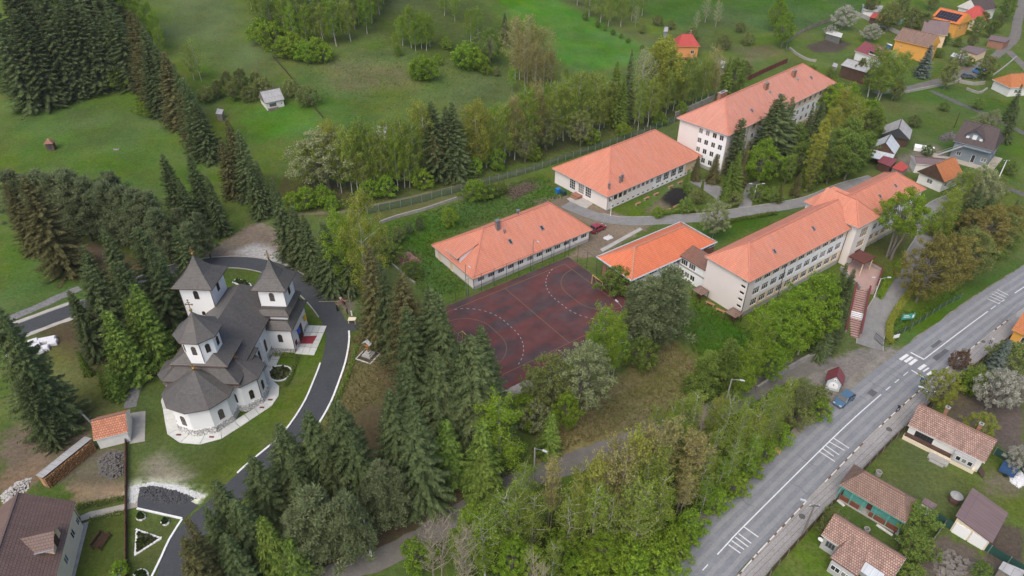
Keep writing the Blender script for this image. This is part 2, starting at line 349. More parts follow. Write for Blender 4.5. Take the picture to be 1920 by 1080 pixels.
PATCH = [
 ([(0, 100), (220, 60), (330, 240), (420, 300), (300, 380), (0, 330)], (0.058, 0.109, 0.016), 6, .7),
 ([(265, 0), (440, 0), (500, 110), (520, 150), (420, 150), (300, 80)], DULL, 5, .8),
 ([(560, 110), (800, 100), (940, 110), (940, 190), (700, 210), (600, 190)], DULL, 6, .75),
 ([(620, 120), (760, 130), (770, 160), (640, 165)], (0.132, 0.114, 0.053), 5, .55),
 ([(640, 0), (900, 0), (960, 60), (930, 120), (720, 100)], (0.051, 0.073, 0.016), 6, .7),
 ([(930, -5), (1040, -10), (1110, 30), (1205, 88), (1190, 120), (1080, 135), (1030, 100)], (0.052, 0.146, 0.008), 4, .95),
 ([(1050, 0), (1100, 0), (1240, 75), (1225, 88), (1120, 35)], (0.083, 0.105, 0.024), 2, .8),
 ([(1100, -10), (1700, -20), (1560, 60), (1300, 60)], (0.038, 0.091, 0.010), 6, .7),
 ([(440, 205), (610, 180), (600, 250), (470, 270)], (0.055, 0.131, 0.010), 4, .8),
 ([(480, 330), (650, 330), (700, 390), (560, 400)], LITTER, 4, .6),
 ([(560, 150), (700, 215), (800, 250), (760, 300), (640, 260)], (0.046, 0.105, 0.011), 5, .7),
 ([(680, 300), (1000, 240), (1290, 170), (1290, 215), (1020, 300), (690, 385)], (0.062, 0.072, 0.021), 4, .8),
 ([(690, 385), (860, 345), (1010, 310), (1015, 322), (870, 370), (700, 425)], (0.092, 0.100, 0.034), 2, .8),
 ([(700, 430), (870, 375), (1020, 325), (1060, 370), (960, 400), (810, 455), (880, 545), (800, 560), (740, 480)], (0.046, 0.109, 0.011), 3, .8),
 ([(940, 352), (1000, 335), (1012, 350), (960, 378)], (0.097, 0.075, 0.053), 1.5, .9),
 ([(1000, 378), (1060, 365), (1115, 385), (1160, 400), (1225, 420), (1190, 442), (1125, 480), (1060, 488), (1105, 440), (1112, 425)], TRACK, 1.2, .95),
 ([(738, 482), (768, 470), (790, 490), (760, 503)], (0.141, 0.088, 0.062), 1.2, .85),
 ([(1205, 395), (1240, 372), (1262, 392), (1225, 405)], (0.141, 0.114, 0.070), 1.2, .8),
 ([(1238, 374), (1262, 352), (1290, 352), (1288, 376), (1262, 390)], (0.019, 0.018, 0.018), .8, 1.0),
 ([(1300, 400), (1480, 370), (1500, 385), (1360, 460), (1310, 440)], (0.042, 0.100, 0.009), 2, .8),
 ([(1300, 560), (1380, 600), (1420, 640), (1330, 700), (1290, 640)], (0.042, 0.109, 0.008), 2.5, .85),
 ([(1590, 470), (1690, 430), (1720, 440), (1650, 530), (1640, 560)], (0.079, 0.091, 0.024), 1.5, .8),
 ([(1670, 600), (1920, 480), (1920, 520), (1720, 650), (1660, 650)], (0.051, 0.109, 0.012), 1.5, .8),
 ([(1560, 90), (1720, 140), (1920, 200), (1920, 330), (1800, 330), (1640, 200)], (0.051, 0.105, 0.012), 5, .7),
 ([(1640, 180), (1760, 200), (1800, 225), (1720, 235), (1640, 215)], (0.083, 0.100, 0.027), 4, .7),
 ([(1512, 85), (1560, 70), (1595, 82), (1570, 98), (1525, 98)], TILL, 1.5, 1),
 ([(1680, 290), (1750, 270), (1790, 300), (1760, 330), (1690, 320)], (0.167, 0.141, 0.106), 1.5, .85),
 ([(1655, 220), (1760, 205), (1780, 250), (1690, 290)], (0.058, 0.095, 0.017), 3, .7),
 ([(1790, 125), (1845, 120), (1845, 140), (1800, 148)], (0.220, 0.185, 0.141), 1, .95),
 ([(1280, 100), (1380, 100), (1420, 60), (1340, 20), (1290, 60)], (0.062, 0.091, 0.020), 4, .7),
 ([(1380, 90), (1450, 80), (1480, 100), (1400, 120)], (0.106, 0.088, 0.048), 3, .6),
 # church side
 ([(90, 430), (330, 500), (345, 590), (270, 720), (215, 730), (110, 700), (60, 600)], LITTER, 3, .85),
 ([(0, 430), (120, 500), (250, 560), (0, 600)], (0.055, 0.113, 0.012), 3, .8),
 ([(120, 455), (210, 465), (210, 485), (120, 480)], (0.141, 0.101, 0.066), 1.5, .9),
 ([(375, 475), (430, 445), (485, 415), (510, 425), (560, 465), (620, 525), (665, 565), (655, 590), (600, 545), (530, 497), (400, 487)], TRACK, 1.3, 1),
 ([(440, 472), (480, 455), (505, 466), (560, 500), (540, 505), (470, 485)], (0.370, 0.361, 0.343), 1.0, .85),
 ([(30, 660), (110, 655), (215, 700), (220, 780), (150, 810), (40, 800)], (0.096, 0.105, 0.024), 2.5, .9),
 ([(0, 810), (60, 795), (160, 795), (170, 820), (100, 870), (0, 930)], (0.150, 0.114, 0.079), 1.8, .85),
 ([(0, 900), (60, 860), (90, 880), (40, 930), (0, 960)], (0.194, 0.132, 0.079), 1.2, .8),
 ([(120, 905), (236, 900), (236, 938), (140, 945)], (0.264, 0.194, 0.110), .8, 1),
 ([(80, 900), (180, 840), (236, 830), (236, 905), (120, 910)], (0.114, 0.101, 0.062), 1.2, .8),
 ([(150, 955), (235, 965), (330, 970), (300, 1080), (130, 1080)], (0.072, 0.095, 0.015), 1.5, .9),
 ([(245, 740), (330, 690), (500, 780), (540, 800), (420, 900), (250, 900)], (0.062, 0.095, 0.015), 2.5, .8),
 ([(268, 872), (300, 852), (325, 872), (360, 895), (330, 908), (285, 905)], (0.246, 0.220, 0.158), 1.2, .8),
 ([(243, 908), (285, 903), (335, 908), (388, 928), (360, 950), (243, 945)], (0.519, 0.555, 0.400), .7, 1),
 ([(662, 628), (700, 630), (752, 690), (748, 720), (690, 760), (650, 800), (596, 810), (640, 710)], (0.123, 0.110, 0.044), 2, .9),
 ([(690, 635), (720, 645), (752, 690), (735, 730), (700, 700)], (0.123, 0.088, 0.053), 1.5, .9),
 ([(680, 590), (760, 560), (850, 600), (945, 745), (900, 840), (830, 920), (700, 1010), (560, 1010), (550, 900), (640, 800), (745, 715)], LITTER, 3, .95),
 ([(600, 960), (830, 885), (960, 880), (980, 925), (840, 960), (680, 1050), (540, 1080), (520, 1040)], (0.101, 0.075, 0.040), 2, .95),
 ([(1000, 870), (1010, 800), (1110, 740), (1180, 690), (1255, 635), (1345, 720), (1300, 765), (1200, 800), (1100, 860), (1020, 885)], DRYB, 2, .95),
 ([(1120, 740), (1200, 690), (1260, 650), (1320, 720), (1220, 780), (1120, 820)], (0.132, 0.114, 0.044), 4, .6),
 ([(780, 1080), (1000, 970), (1260, 835), (1500, 720), (1560, 750), (1470, 870), (1250, 1080)], ROUGH, 3, .9),
 ([(930, 700), (1010, 690), (1000, 730), (940, 740)], (0.290, 0.264, 0.229), 1, .9),
 # by the main road
 ([(1505, 700), (1550, 678), (1610, 652), (1685, 656), (1705, 672), (1665, 705), (1620, 735), (1600, 775), (1560, 785), (1540, 730)], (0.189, 0.172, 0.150), 1.0, 1),
 ([(1775, 765), (1840, 725), (1920, 690), (1920, 870), (1868, 835), (1790, 795)], (0.092, 0.077, 0.063), 1, .95),
 ([(1760, 730), (1800, 720), (1830, 760), (1780, 780)], (0.106, 0.088, 0.053), 1, .8),
 ([(1850, 965), (1920, 995), (1920, 1080), (1870, 1060), (1835, 1010)], TILL, .8, 1),
 ([(1705, 1085), (1745, 1020), (1770, 1000), (1920, 1080)], (0.106, 0.088, 0.070), .8, .95),
 ([(1640, 830), (1700, 825), (1800, 890), (1850, 905), (1920, 900), (1920, 975), (1850, 960), (1760, 960), (1620, 870)], (0.079, 0.105, 0.021), 2, .8),
 ([(1840, 885), (1920, 880), (1920, 930), (1850, 925)], (0.132, 0.114, 0.079), 1.2, .7),
]
def grid_axis(lo, hi, step, far):
    a = list(np.arange(lo, hi + .01, step)); s = step; x = a[-1]; up = []
    while x < far: s *= 1.22; x += s; up.append(x)
    s = step; x = a[0]; dn = []
    while x > -far: s *= 1.22; x -= s; dn.append(x)
    return np.array(dn[::-1] + a + up)
xs = grid_axis(-235, 265, 1.15, 4200); ys = grid_axis(38, 365, 1.15, 4200)
GX, GY = np.meshgrid(xs, ys); GZ = T(GX, GY)
tintc = np.zeros(GX.shape + (4,)); tintc[..., :3] = (.060, .100, .015)
_core = (GX > -240) & (GX < 270) & (GY > 36) & (GY < 370)
for poly, colr, soft, wt in PATCH:
    pw = [g2(*q) for q in poly]
    w = poly_weight(GX, GY, pw, soft) * _core; a = np.clip(w * 1.0, 0, 1)[..., None]
    k = np.clip(a / np.maximum(a + tintc[..., 3:] * (1 - a), 1e-6), 0, 1)
    tintc[..., :3] = tintc[..., :3] * (1 - k) + np.array(colr) * k
    tintc[..., 3:] = np.maximum(tintc[..., 3:] * (1 - a), 0) + a * wt
NX, NY = len(xs), len(ys)
me = bpy.data.meshes.new('ground')
me.vertices.add(NX * NY); me.vertices.foreach_set('co', np.stack([GX, GY, GZ], -1).ravel())
idx = np.arange(NX * NY).reshape(NY, NX); q = np.stack([idx[:-1, :-1], idx[:-1, 1:], idx[1:, 1:], idx[1:, :-1]], -1).reshape(-1, 4)
me.loops.add(q.size); me.loops.foreach_set('vertex_index', q.ravel().astype(np.int32)); me.polygons.add(len(q))
me.polygons.foreach_set('loop_start', np.arange(0, q.size, 4, dtype=np.int32)); me.polygons.foreach_set('use_smooth', np.ones(len(q), bool))
me.update(calc_edges=True)
ca = me.color_attributes.new('earth', 'FLOAT_COLOR', 'POINT'); ca.data.foreach_set('color', tintc.ravel().astype(np.float32))
def ground_mat():
    m = bpy.data.materials.new('meadow and soil'); m.use_nodes = True; t = m.node_tree; L = t.links.new
    b = t.nodes['Principled BSDF']; b.inputs['Roughness'].default_value = 0.95; b.inputs['Specular IOR Level'].default_value = 0.1
    tc = _n(t, 'ShaderNodeTexCoord')
    def noise(s, d=4, r=.6):
        n = _n(t, 'ShaderNodeTexNoise'); n.inputs['Scale'].default_value = s; n.inputs['Detail'].default_value = d; n.inputs['Roughness'].default_value = r; L(tc.outputs['Object'], n.inputs['Vector']); return n.outputs[0]
    def rng(v, a, b_, c, d):
        n = _n(t, 'ShaderNodeMapRange'); n.inputs[1].default_value = a; n.inputs[2].default_value = b_; n.inputs[3].default_value = c; n.inputs[4].default_value = d; L(v, n.inputs[0]); return n.outputs[0]
    def mix(f, a, b_):
        n = _n(t, 'ShaderNodeMix', data_type='RGBA')
        if isinstance(f, float): n.inputs[0].default_value = f
        else: L(f, n.inputs[0])
        for i, c in ((6, a), (7, b_)):
            if isinstance(c, tuple): n.inputs[i].default_value = rgba(c)
            else: L(c, n.inputs[i])
        return n.outputs[2]
    g = mix(rng(noise(.05, 5), .35, .65, 0, 1), (.054, .106, .0105), (.083, .118, .019))
    g = mix(rng(noise(.33, 6, .7), .45, .72, 0, .75), g, (.108, .112, .038))
    at = _n(t, 'ShaderNodeAttribute'); at.attribute_name = 'earth'
    # ragged borders between soil and grass
    edge = _n(t, 'ShaderNodeMath', operation='ADD'); L(at.outputs['Alpha'], edge.inputs[0]); L(rng(noise(.55, 7, .75), .3, .7, -.38, .38), edge.inputs[1])
    w = rng(edge.outputs[0], .28, .72, 0, 1)
    g = mix(w, g, at.outputs['Color'])
    tuft = rng(noise(1.7, 5, .72), .3, .7, .72, 1.28); h = _n(t, 'ShaderNodeHueSaturation'); L(g, h.inputs['Color']); L(tuft, h.inputs['Value'])
    tuft2 = rng(noise(5.5, 4, .8), .28, .72, .74, 1.26); h2 = _n(t, 'ShaderNodeHueSaturation'); L(h.outputs[0], h2.inputs['Color']); L(tuft2, h2.inputs['Value'])
    L(rng(noise(.13, 3), .3, .7, .482, .512), h2.inputs['Hue']); big = rng(noise(.085, 6, .68), .3, .7, .76, 1.24); h3 = _n(t, 'ShaderNodeHueSaturation'); L(h2.outputs[0], h3.inputs['Color']); L(big, h3.inputs['Value']); L(rng(noise(.04, 3), .35, .65, .82, 1.08), h3.inputs['Saturation'])
    L(h3.outputs[0], b.inputs['Base Color'])
    bp = _n(t, 'ShaderNodeBump'); bp.inputs['Strength'].default_value = .7; bp.inputs['Distance'].default_value = .18; L(noise(3.2, 5, .8), bp.inputs['Height']); L(bp.outputs[0], b.inputs['Normal'])
    return m
me.materials.append(ground_mat())
ground = link('ground', me); tag(ground, kind='structure')
# ---------------------------------------------------------------- roads, paths, courts
def asphalt(name, c1, c2, sc=.35, rough=.85):
    return mat(name, c1, c2, scale=sc, rough=rough, fine=.12, bump=.12, bscale=14, spec=.25)
ASPH = asphalt('main road asphalt', (.213, .220, .236), (.165, .171, .185))
ASPHD = asphalt('fresh dark asphalt', (.060, .064, .070), (.046, .049, .054))
ASPHO = asphalt('old grey asphalt', (.235, .23, .222), (.165, .16, .155), .6)
LANEM = asphalt('lane asphalt', (.17, .158, .142), (.115, .105, .092), .5)
SHOULD = mat('gritty shoulder', (.25, .235, .21), (.13, .115, .09), scale=.8, fine=.25, bump=.2)
PAINT = mat('road paint', (.74, .74, .73), (.55, .55, .54), scale=2.2, rough=.6)
def crv(pts, step=1.5):
    """smooth curve through xy points"""
    P = [np.array(p, float) for p in pts]
    if len(P) == 2:
        n = max(2, int(np.linalg.norm(P[1] - P[0]) / step) + 1); return [P[0] + (P[1] - P[0]) * i / (n - 1) for i in range(n)]
    Q = [2 * P[0] - P[1]] + P + [2 * P[-1] - P[-2]]; out = []
    for i in range(1, len(Q) - 2):
        n = max(2, int(np.linalg.norm(Q[i + 1] - Q[i]) / step))
        for k in range(n):
            t = k / n; a, b, c, d = Q[i - 1:i + 3]
            out.append(.5 * (2 * b + (c - a) * t + (2 * a - 5 * b + 4 * c - d) * t * t + (3 * b - a - 3 * c + d) * t ** 3))
    out.append(P[-1]); return out
def side(cl, off):
    cl = np.array(cl); d = np.gradient(cl, axis=0); d /= np.linalg.norm(d, axis=1)[:, None]; n = np.stack([-d[:, 1], d[:, 0]], -1)
    return cl + n * (off if np.isscalar(off) else np.asarray(off)[:, None])
def tz(p, dz=0.0): return (float(p[0]), float(p[1]), float(T(p[0], p[1])) + dz)
def ribbon_mb(cl, a, b, dz, nx=None, mb=None, mi=0, wob=0.0):
    """strip between offsets a<b (left positive) of a centre line, lying dz over the land"""
    mb = mb or MB(); n = len(cl); nx = nx or max(1, int(abs(b - a) / 1.6))
    rnd = random.Random(5); offs = [np.full(n, a + (b - a) * k / nx) for k in range(nx + 1)]
    if wob:
        offs[0] = offs[0] + np.array([rnd.uniform(-wob, wob) for _ in range(n)]); offs[-1] = offs[-1] + np.array([rnd.uniform(-wob, wob) for _ in range(n)])
    rows = [side(cl, o) for o in offs]; k = len(mb.v)
    for r_ in rows: mb.v += [tz(p, dz) for p in r_]
    for i in range(nx):
        for j in range(n - 1):
            mb.f.append((k + i * n + j, k + i * n + j + 1, k + (i + 1) * n + j + 1, k + (i + 1) * n + j)[::1]); mb.m.append(mi); mb.uv.append([(0, 0)] * 4)
    return mb
def kerb_mb(cl, off, w=.16, h=.14, mb=None, a=0, b=None):
    mb = mb or MB(); L0, L1 = side(cl, off - w / 2), side(cl, off + w / 2); b = b if b is not None else len(cl)
    for j in range(a, b - 1):
        p = [tz(L0[j]), tz(L0[j + 1]), tz(L1[j + 1]), tz(L1[j])]; t = [(q[0], q[1], q[2] + h) for q in p]; l = [(q[0], q[1], q[2] - .1) for q in p]
        mb.face(t); mb.face([l[0], l[1], t[1], t[0]]); mb.face([l[2], l[3], t[3], t[2]])
        if j == a: mb.face([l[3], l[0], t[0], t[3]])
        if j == b - 2: mb.face([l[1], l[2], t[2], t[1]])
    return mb
def sheet(name, px, mt, dz=.03, world=False, cuts=None, kind='structure', parent=None):
    """flat draped piece of paving from an outline"""
    pts = [np.array(q, float) for q in px] if world else [g2(*q) for q in px]
    bm = bmesh.new(); vs_ = [bm.verts.new((p[0], p[1], 0)) for p in pts]; f = bm.faces.new(vs_)
    if f.normal.z < 0: f.normal_flip()
    f.normal_update()
    bmesh.ops.triangulate(bm, faces=bm.faces[:])
    for _ in range(5):
        lg = [e for e in bm.edges if e.calc_length() > 3.0]
        if not lg: break
        bmesh.ops.subdivide_edges(bm, edges=lg, cuts=1); bmesh.ops.triangulate(bm, faces=bm.faces[:])
    for v in bm.verts: v.co.z = float(T(v.co.x, v.co.y)) + dz
    bmesh.ops.recalc_face_normals(bm, faces=bm.faces[:])
    if sum(f.normal.z for f in bm.faces) < 0: bmesh.ops.reverse_faces(bm, faces=bm.faces[:])
    me = bpy.data.meshes.new(name); bm.to_mesh(me); bm.free(); me.materials.append(mt)
    return tag(link(name, me, parent), kind=kind)
# main road
c3 = lambda x, y: (1280 + x / 3, 720 + y / 3)
c6 = lambda x, y: (1280 + x / 3, 360 + y / 3)
_rc = [pz(*q, -3)[:2] for q in (c3(195, 960), c3(345, 800), c3(850, 300), c3(1115, 60), c6(1360, 940), c6(1733, 660), c6(1920, 535))]
_d0 = (_rc[0] - _rc[1]) / np.linalg.norm(_rc[0] - _rc[1]); _d1 = (_rc[-1] - _rc[-2]) / np.linalg.norm(_rc[-1] - _rc[-2])
RCL = crv([_rc[0] + _d0 * 60, _rc[0] + _d0 * 25] + _rc + [_rc[-1] + _d1 * 60, _rc[-1] + _d1 * 160], 1.5)
RCLN = np.array(RCL)
def rpar(p):
    """arc index of nearest road centre point"""
    return int(np.argmin(np.hypot(RCLN[:, 0] - p[0], RCLN[:, 1] - p[1])))
_ij = rpar(pz(1640, 700, -3)[:2]); sh = structure('road_shoulder', ribbon_mb(RCL[:_ij + 6], -3.6, 5.3, .03, wob=.35), SHOULD); structure('road_shoulder', ribbon_mb(RCL[_ij + 5:], -3.6, 4.05, .03, wob=.2), SHOULD)
road = structure('main_road', ribbon_mb(RCL, -3.35, 3.75, .045, wob=.05), ASPH)
TYRE = mat('worn wheel tracks', (.255, .257, .262), (.205, .207, .212), scale=.7, rough=.7, fine=.1)
for off in (-2.4, -1.0, 1.0, 2.4):
    m = ribbon_mb(RCL, off - .32, off + .32, .049, nx=1, wob=.06); o = obj('wheel_track', m, TYRE, road)
def along(s0, pt=None):
    return None
def rline(i0, i1, a, b, nm='road_marking'):
    m = ribbon_mb(RCL[i0:i1 + 1], a, b, .055, nx=1); return obj(nm, m, PAINT, road)
def mark(px, w, nm='road_marking'):
    """straight painted line between two picture points"""
    a, b = [pz(*q, -3)[:2] for q in px]; d = (b - a) / np.linalg.norm(b - a); n = np.array([-d[1], d[0]]) * w / 2
    m = MB(); k = max(1, int(np.linalg.norm(b - a) / 2)); 
    for j in range(k):
        p, q = a + (b - a) * j / k, a + (b - a) * (j + 1) / k
        m.face([tz(p - n, .056), tz(q - n, .056), tz(q + n, .056), tz(p + n, .056)])
    return obj(nm, m, PAINT, road)
i_a, i_b = rpar(_rc[0]), rpar(_rc[3]); rline(i_a, i_b, -.08, .08)
i_c, i_d = rpar(_rc[4]), rpar(pz(*c6(1735, 672), -3)); rline(i_c, i_d, -.08, .08)
i_e = rpar(pz(*c6(1860, 578), -3)); rline(i_e, len(RCL) - 40, -.08, .08)
for (p0, p1) in ((i_b + 1, i_c - 2), (i_d + 1, i_e - 1), (4, i_a - 1)):
    for j in range(p0, p1 - 1, 2): rline(j, j + 1, -.07, .07)
c7 = lambda x, y: (1480 + x / 5.4, 660 + y / 5.4)
c8 = lambda x, y: (1660 + x / 6, 600 + y / 6)
for a, b in (((165, 450), (250, 392)), ((220, 475), (302, 418)), ((270, 505), (350, 445)), ((375, 558), (450, 506)), ((475, 622), (555, 568))): mark((c8(*a), c8(*b)), .55, 'crossing_stripe')
mark((c8(425, 582), c8(488, 540)), .28, 'crossing_stripe')
mark((c8(285, 367), c8(435, 447)), .32); mark((c8(293, 566), c8(455, 665)), .24)
for ends in (((258, 905), (325, 953)), ((275, 882), (345, 932)), ((295, 862), (368, 917)), ((314, 843), (385, 897)), ((345, 805), (425, 862))): mark((c3(*ends[0]), c3(*ends[1])), .16)
for ends in (((768, 380), (855, 437)), ((785, 362), (850, 408)), ((803, 346), (880, 400)), ((822, 325), (910, 375)), ((848, 305), (935, 362))): mark((c3(*ends[0]), c3(*ends[1])), .16)
for ends in (((1715, 602), (1780, 630)), ((1728, 588), (1795, 618)), ((1740, 575), (1808, 605)), ((1755, 562), (1820, 594)), ((1770, 550), (1832, 582))): mark((c6(*ends[0]), c6(*ends[1])), .16)
WALK = mat('brown paving blocks', (.31, .295, .285), (.25, .235, .225), scale=.6, fine=.2, bump=.2)
walk = structure('pavement', ribbon_mb(RCL, -6.0, -3.5, .10, nx=2), WALK)
m = kerb_mb(RCL, -3.55, .2, .16); obj('kerb', m, CONC, walk)
# painted rail along the kerb, white and brown lengths
RWH = mat('white kerb paint', (.72, .70, .66), (.5, .47, .43), scale=3); RBR = mat('brown kerb paint', (.16, .08, .05), (.10, .06, .04), scale=3)
rk = random.Random(3)
segs = [(rpar(pz(*c3(*a), -3)[:2]), rpar(pz(*c3(*b), -3)[:2])) for a, b in (((290, 1070), (690, 635)), ((785, 535), (985, 330)), ((1075, 240), (1345, 5)))]
segs += [(rpar(pz(*c8(*a), -3)[:2]), rpar(pz(*c8(*b), -3)[:2])) for a, b in (((590, 580), (1005, 255)), ((1160, 130), (1340, 5)))]
rail_me = {}
for (a, b) in segs:
    for k in range((b - a) * 2):
        L0 = side(RCL, -3.62); p, q = L0[a + k // 2], L0[a + k // 2 + 1]; f0 = (k % 2) / 2; u = p + (q - p) * f0; w = p + (q - p) * (f0 + .5 - .03)
        mm = MB(); mm.beam(Vector(tz(u, .24)), Vector(tz(w, .24)), .15, .2); obj('kerb_stone', mm, RWH if k % 3 != 1 else RBR, walk)
# church drive: dark asphalt loop with white kerbs
cd_px = [(-30, 640), (40, 617), (95, 596), (180, 565), (260, 530), (330, 505), (400, 493), (470, 494), (530, 511), (580, 545), (618, 588), (632, 625), (627, 670), (612, 715), (590, 765), (548, 825), (480, 885), (405, 955), (350, 1010), (322, 1085), (300, 1180)]
CD = crv([g2(*q) for q in cd_px], 1.3)
drive = structure('church_drive', ribbon_mb(CD, -2.0, 2.0, .05), ASPHD)
def near(cl, px):
    p = g2(*px); c = np.array(cl); return int(np.argmin(np.hypot(c[:, 0] - p[0], c[:, 1] - p[1])))
i0, i1 = near(CD, (659, 625)), near(CD, (600, 780)); KW = mat('whitewashed kerb', (.80, .80, .79), (.6, .6, .58), scale=2)
tag(obj('drive_kerb', kerb_mb(CD, 2.12, .3, .2, a=i0, b=i1 + 2), KW, drive), 'whitewashed kerb on the outer side of the drive')
tag(obj('drive_kerb', kerb_mb(CD, -2.12, .26, .18, a=near(CD, (595, 685)), b=near(CD, (425, 900))), KW, drive), 'whitewashed kerb beside the church lawn')
obj('drive_kerb', kerb_mb(CD, -2.1, .2, .12, a=near(CD, (340, 515)), b=near(CD, (600, 600))), CONC, drive)
obj('drive_kerb', kerb_mb(CD, 2.1, .22, .14, a=near(CD, (20, 610)), b=near(CD, (620, 560))), CONC, drive)
# kerb round the triangular lawn by the lower house
def kerb_line(px, name, mt, w=.26, h=.18, parent=None):
    cl = crv([g2(*q) for q in px], 1.2); return obj(name, kerb_mb(cl, 0, w, h), mt, parent)
kerb_line([(257, 954), (342, 973)], 'lawn_kerb', KW, parent=drive); kerb_line([(342, 974), (318, 1012), (303, 1045), (285, 1082)], 'lawn_kerb', KW, parent=drive)
sheet('asphalt_apron', [(258, 938), (262, 915), (330, 925), (372, 948), (346, 972), (258, 952)], ASPHD, .04)
sheet('asphalt_spur', [(640, 600), (668, 604), (695, 602), (690, 612), (660, 622), (640, 620)], ASPHD, .04)
# lower lane through the trees
ll = crv([g2(*q) for q in [(540, 1120), (650, 1070), (770, 1022), (860, 965), (950, 915), (1060, 872), (1130, 848), (1220, 815), (1310, 785), (1390, 745), (1440, 712), (1500, 690), (1560, 672)]], 1.5)
structure('lower_lane', ribbon_mb(ll, -1.7, 1.7, .05, wob=.2), LANEM)
# school drive from the gate up and round, and the lane between the school buildings
sd = crv([g2(*q) for q in [(1630, 652), (1632, 632), (1643, 600), (1667, 560), (1696, 520), (1721, 480), (1740, 445), (1738, 415), (1760, 388), (1790, 374)]], 1.4)
sdr = structure('school_drive', ribbon_mb(sd, -2.15, 2.15, .05), ASPHO)
for s_ in (-2.25, 2.25): obj('drive_kerb', kerb_mb(sd, s_, .18, .16), CONC, sdr)
sl = crv([g2(*q) for q in [(1060, 383), (1100, 400), (1150, 413), (1200, 415), (1260, 412), (1330, 407), (1400, 397), (1460, 388), (1520, 376), (1580, 352), (1640, 335)]], 1.4)
slr = structure('school_lane', ribbon_mb(sl, -1.8, 1.8, .05, wob=.1), ASPHO)
obj('lane_kerb', kerb_mb(sl, 1.9, .18, .14, a=6), CONC, slr)
sheet('school_path', [(1383, 393), (1408, 388), (1425, 338), (1400, 345)], ASPHO, .045)
sheet('forecourt_paving', [(1300, 330), (1350, 350), (1385, 372), (1360, 385), (1310, 350), (1290, 340)], ASPHO, .04)
sheet('gym_path', [(1062, 372), (1090, 366), (1112, 382), (1098, 392), (1080, 388)], mat('pale concrete', (.42, .40, .36), (.30, .28, .25), scale=.7), .045)
# village lanes
vl = crv([g2(*q) for q in [(1640, 175), (1700, 166), (1740, 157), (1775, 148), (1815, 135), (1850, 115), (1880, 95), (1902, 70), (1908, 40), (1918, 0), (1930, -60)]], 2)
structure('village_lane', ribbon_mb(vl, -1.7, 1.7, .06, wob=.2), LANEM)
vl2 = crv([g2(*q) for q in [(1890, 95), (1925, 130), (1960, 180)]], 2); structure('village_lane', ribbon_mb(vl2, -1.4, 1.4, .05), LANEM)
pt = crv([g2(*q) for q in [(560, 402), (640, 398), (700, 386), (760, 372), (860, 350), (960, 325), (1060, 293), (1150, 263), (1230, 238), (1300, 212)]], 2)
structure('perimeter_track', ribbon_mb(pt, -.7, .7, .04, wob=.25), mat('trodden earth', (.17, .145, .10), (.10, .10, .045), scale=.5, fine=.2))
sheet('concrete_strip', [(1125, 468), (1200, 427), (1205, 431), (1130, 473)], mat('pale concrete', (.42, .40, .36)), .10)
# dark lanes and hard strips of the village
DITCH = mat('dark ditch stones', (.13, .125, .12), (.06, .06, .055), scale=.9, fine=.35, bump=.5)
vd = crv([g2(*q) for q in [(1745, 170), (1800, 195), (1850, 215), (1910, 245), (1940, 262)]], 1.5); structure('stream_channel', ribbon_mb(vd, -1.1, 1.1, .05, wob=.15), DITCH)
vd = crv([g2(*q) for q in [(1862, 345), (1900, 358), (1940, 372)]], 1.5); structure('stream_channel', ribbon_mb(vd, -.9, .9, .05, wob=.15), DITCH)
# stone lined ditch beside the church
sdn = crv([g2(*q) for q in [(335, 600), (315, 625), (290, 665), (270, 705), (252, 735), (243, 765)]], 1.0)
structure('stone_ditch', ribbon_mb(sdn, -.9, .9, .06, wob=.12), mat('ditch cobbles', (.22, .215, .21), (.10, .10, .10), scale=2.2, fine=.4, bump=.8, bscale=5, detail=2))
st2 = crv([g2(*q) for q in [(8, 602), (60, 580), (100, 562), (150, 540)]], 1.0)
structure('stone_revetment', ribbon_mb(st2, -1.2, 1.0, .06, wob=.15), MATS['ditch cobbles'])
for off0 in (2.6, -2.7):
    structure('drive_edging', ribbon_mb(CD[near(CD, (15, 612)):near(CD, (150, 575))], off0 - .55, off0 + .55, .06, wob=.1), mat('pale concrete', (.42, .40, .36)))
# footpath and concrete strips by the lower house
PALE = mat('pale paving', (.40, .355, .30), (.30, .265, .22), scale=.8, fine=.15)
sheet('house_footpath', [(150, 968), (168, 960), (257, 940), (258, 951), (170, 972), (152, 978)], PALE, .05)
sheet('house_pavement', [(147, 985), (167, 978), (140, 1085), (118, 1085)], CONC, .06)
sheet('oven_paving', [(243, 775), (273, 771), (272, 828), (243, 833)], CONC, .07)
